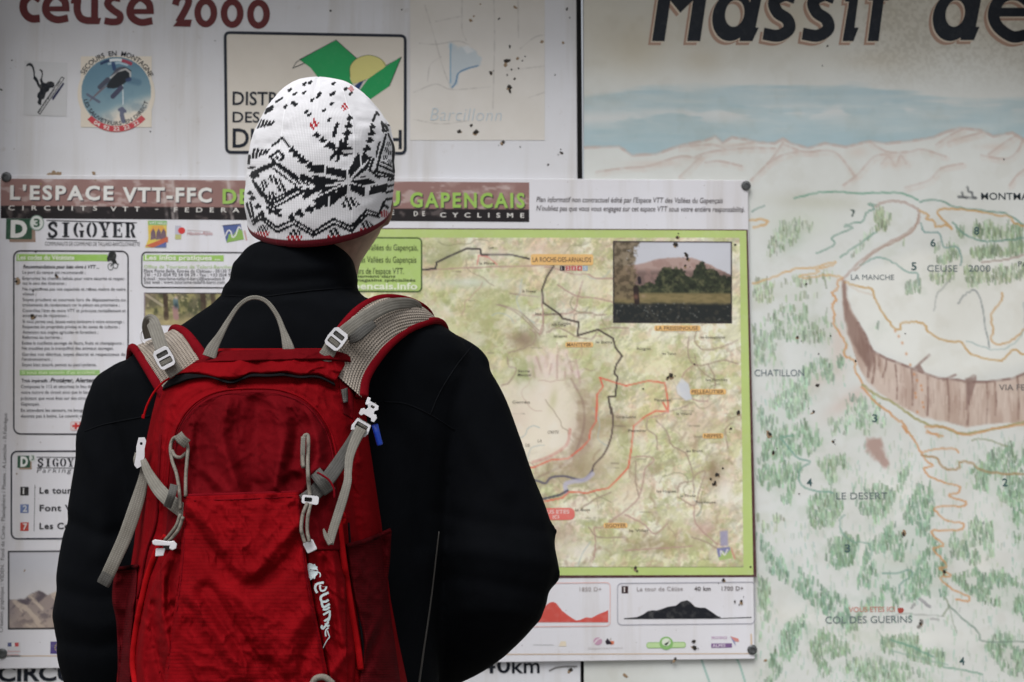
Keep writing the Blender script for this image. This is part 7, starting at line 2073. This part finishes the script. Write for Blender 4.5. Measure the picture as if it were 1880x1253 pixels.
# compression strap, left side
sb = empty('compression_strap', at(257, 830, 1.65)); sb.parent = pack; sb.matrix_parent_inverse = parent_inv(pack); sb['label'] = 'left grey compression strap hanging loose below its white buckle'
ribbon('webbing', [(262, 842, 1.630), (272, 868, 1.598), (290, 897, 1.562), (312, 920, 1.535), (332, 936, float(packY(332, 936)) - .016), (348, 948, float(packY(348, 948)) - .010)], [10, 18, 24, 26, 26, 24], M_WEB, sb)
ribbon('strap_tail', [(262, 845, 1.640), (264, 870, 1.634), (258, 900, 1.628), (246, 940, 1.622), (230, 985, 1.616), (212, 1025, 1.612), (196, 1060, 1.610), (189, 1074, 1.610)], [8, 16, 22, 26, 26, 25, 25, 24], M_WEB, sb)
ribbon('tail_hem', [(199, 1054, 1.606), (193, 1065, 1.605), (188, 1074, 1.606)], [24, 25, 23], M_WEBD, sb)
ribbon('strap_keeper', [(320, 890, 1.524), (315, 910, 1.518), (307, 932, 1.526)], 15, M_WEBD, sb)
solid('buckle_clip', [(-7, -24), (4, -26), (8, -20), (7, -4), (9, 10), (6, 28), (-2, 34), (-8, 28), (-7, 8), (-9, -6)], [rr(-3, -16, 2, -11, 1.5)], 258, 828, 8, .98, 1.628, .007, M_BUCKLE, sb)
ribbon('webbing_turn', [(252, 832, 1.634), (249, 845, 1.632), (252, 856, 1.634)], 9, M_WEB, sb)
# bungee cords with toggles
bc = empty('bungee_cord', at(330, 810, 1.54)); bc.parent = pack; bc.matrix_parent_inverse = parent_inv(pack)
def cord(pts, r=.0019, dy=.016, par=None, Yo=None):
    c = catmull(pts, 8)
    return tube('cord', [at(x, y, (float(packY(x, y)) - dy) if Yo is None else Yo) for x, y in c], r, M_CORD, par, 8)
cord([(328, 802), (318, 806), (313, 822), (316, 846), (324, 870), (329, 900), (331, 935)], par=bc, dy=.024)
cord([(342, 812), (345, 824), (343, 850), (341, 880), (341, 912)], par=bc, dy=.024)
cord([(316, 828), (322, 838), (332, 840), (342, 832)], par=bc, dy=.022)
cord([(331, 945), (324, 965), (312, 982), (303, 992)], par=bc, dy=.026); cord([(336, 950), (328, 972), (316, 988), (308, 996)], par=bc, dy=.026)
ribbon('anchor_tab', [(326, 798, 1.538), (334, 808, 1.536), (344, 816, 1.538)], 19, M_WEB, bc)
solid('toggle_lever', [(-24, -5), (-19, -8), (8, -6), (16, -8), (22, -2), (21, 6), (14, 10), (8, 7), (9, 2), (-18, 3), (-23, 1)], [], 303, 1000, 4, 1.0, 1.512, .006, M_BUCKLE, bc)
solid('toggle_body', [(-8, -6), (10, -6), (6, 8), (-9, 9)], [], 294, 1013, 0, 1.0, 1.516, .007, M_BUCKLE, bc)
solid('toggle_spring', rr(-10, -4, 12, 4, 3), [], 308, 1006, 5, .9, 1.518, .004, M_WEBD, bc)
bc = empty('bungee_cord', at(565, 800, 1.53)); bc.parent = pack; bc.matrix_parent_inverse = parent_inv(pack)
cord([(557, 858), (555, 830), (557, 806), (562, 799), (566, 806), (565, 850), (566, 880), (569, 912)], .0021, .026, bc)
cord([(564, 924), (556, 945), (553, 970), (556, 985), (560, 997)], .0019, .030, bc); cord([(570, 926), (565, 950), (564, 975), (568, 995)], .0019, .030, bc)
ribbon('anchor_tab', [(557, 802, 1.528), (556, 830, 1.526), (556, 856, 1.528)], 9, M_WEB, bc)
solid('toggle_frame', rr(-16, -8, 15, 8, 4), [rr(-11, -4, 3, 4, 2)], 570, 918, 6, 1.0, 1.506, .007, M_BUCKLE, bc)
solid('toggle_body', rr(-10, -10, 10, 11, 2.5), [], 569, 1003, -26, 1.0, 1.496, .010, M_BUCKLE, bc)
# red zip pulls
for pts in ([(320, 690), (300, 702), (282, 722), (270, 745), (264, 764)], ):
    c_ = catmull(pts, 8)
    tube('zip_pull', [at(x, y, min(float(packY(x, y)), 1.66) - .012) for x, y in c_], .0013, M_BRIGHT, pack, 8)
solid('zip_pull_knot', rr(-3, -4, 3, 4, 2), [], 263, 765, 10, 1.0, 1.642, .004, M_BRIGHT, pack)
cord_r = catmull([(582, 868), (590, 872), (604, 882), (613, 898), (614, 915)], 6)
tube('zip_pull', [at(x, y, 1.508) for x, y in cord_r], .0011, M_BIND, pack, 8)
for x, y, r_ in ((628, 952, 10), (627, 930, 7)):
    a = np.linspace(0, 2 * np.pi, 16)
    tube('zip_slider', [at(x + .55 * r_ * math.cos(t), y + r_ * math.sin(t), float(packY(x, y)) - .018) for t in a], .0017, M_BRIGHT, pack, 8)

# lettering and leaf printed on the right bellows; it reads upwards
o_ = np.array([540, 1020.0]); k_ = 1 / 6.96
def zg(p): return o_ + np.asarray(p, float) * k_
class LogoSheet:
    def __init__(s): s.parts = []
    def poly(s, pts, name, holes=()):
        loops = [np.asarray(pts, float)] + [np.asarray(h, float) for h in holes]
        tri_ = tessellate_polygon([[Vector((p[0], p[1], 0)) for p in L] for L in loops])
        P = np.vstack(loops)
        V = np.array([at(x, y, logoY(x, y)) for x, y in P])
        F = []
        for t in tri_:
            a_, b_, c_ = P[t[0]], P[t[1]], P[t[2]]
            cr = (b_[0] - a_[0]) * (c_[1] - a_[1]) - (b_[1] - a_[1]) * (c_[0] - a_[0])
            F.append(tuple(t) if cr < 0 else (t[0], t[2], t[1]))
        mkmesh(name, V, F, M_LOGO, rightP)
    def stroke(s, pts, w, name):
        p = catmull(zg(pts), 6); w = np.interp(np.linspace(0, 1, len(p)), np.linspace(0, 1, len(np.atleast_1d(w))), np.atleast_1d(w)) * k_
        t = np.gradient(p, axis=0); L = np.hypot(*t.T); nr = np.stack([-t[:, 1] / L, t[:, 0] / L], -1)
        s.poly(np.vstack([p + nr * w[:, None] / 2, (p - nr * w[:, None] / 2)[::-1]]), name)
_g = np.array([(x, y, rightPY(x, y)) for x in range(562, 612, 4) for y in range(1030, 1192, 8)])
_A = np.column_stack([np.ones(len(_g)), _g[:, 0], _g[:, 1], _g[:, 0] ** 2, _g[:, 1] ** 2]); _c = np.linalg.lstsq(_A, _g[:, 2], rcond=None)[0]
_lo = float((_A @ _c - _g[:, 2]).max())
def logoY(x, y): return float(_c @ np.array([1, x, y, x * x, y * y])) - _lo - .0006
LS = LogoSheet()
LS.poly(zg([(160, 125), (195, 98), (225, 105), (245, 118), (265, 110), (275, 135), (298, 145), (295, 170), (308, 195), (260, 182), (200, 180), (198, 186), (255, 192), (300, 215), (300, 240), (275, 265), (265, 300), (240, 290), (210, 320), (200, 290), (175, 290), (180, 265), (160, 250), (152, 215), (155, 180), (150, 160)]), 'leaf_print')
LS.stroke([(285, 205), (325, 225), (335, 250), (328, 278)], (16, 14, 12), 'leaf_stem')
LS.stroke([(378, 345), (320, 355), (278, 378), (270, 430), (295, 480)], (30, 30, 32), 'letter_print'); LS.stroke([(300, 362), (330, 352), (362, 385), (408, 390), (395, 440), (345, 450), (330, 400), (345, 365)], 24, 'letter_print')
LS.stroke([(440, 475), (365, 510), (340, 540), (352, 585), (400, 590), (440, 568)], 30, 'letter_print'); LS.stroke([(352, 585), (360, 640), (385, 660), (455, 620)], 30, 'letter_print'); LS.stroke([(366, 690), (410, 690), (455, 660)], 28, 'letter_print')
LS.stroke([(372, 760), (430, 725), (458, 705)], 26, 'letter_print'); LS.stroke([(455, 705), (450, 790), (400, 830), (385, 845)], 26, 'letter_print'); LS.stroke([(455, 790), (440, 830), (420, 860)], 22, 'letter_print')
LS.stroke([(440, 850), (400, 900), (370, 935), (350, 920), (362, 895)], 26, 'letter_print'); LS.stroke([(395, 870), (425, 905), (450, 890)], 20, 'letter_print')
LS.stroke([(440, 925), (410, 950), (400, 990), (405, 1035)], 18, 'letter_print'); LS.stroke([(425, 960), (440, 1010), (450, 1045), (410, 1100), (370, 1185)], (16, 14, 12, 6), 'letter_print')
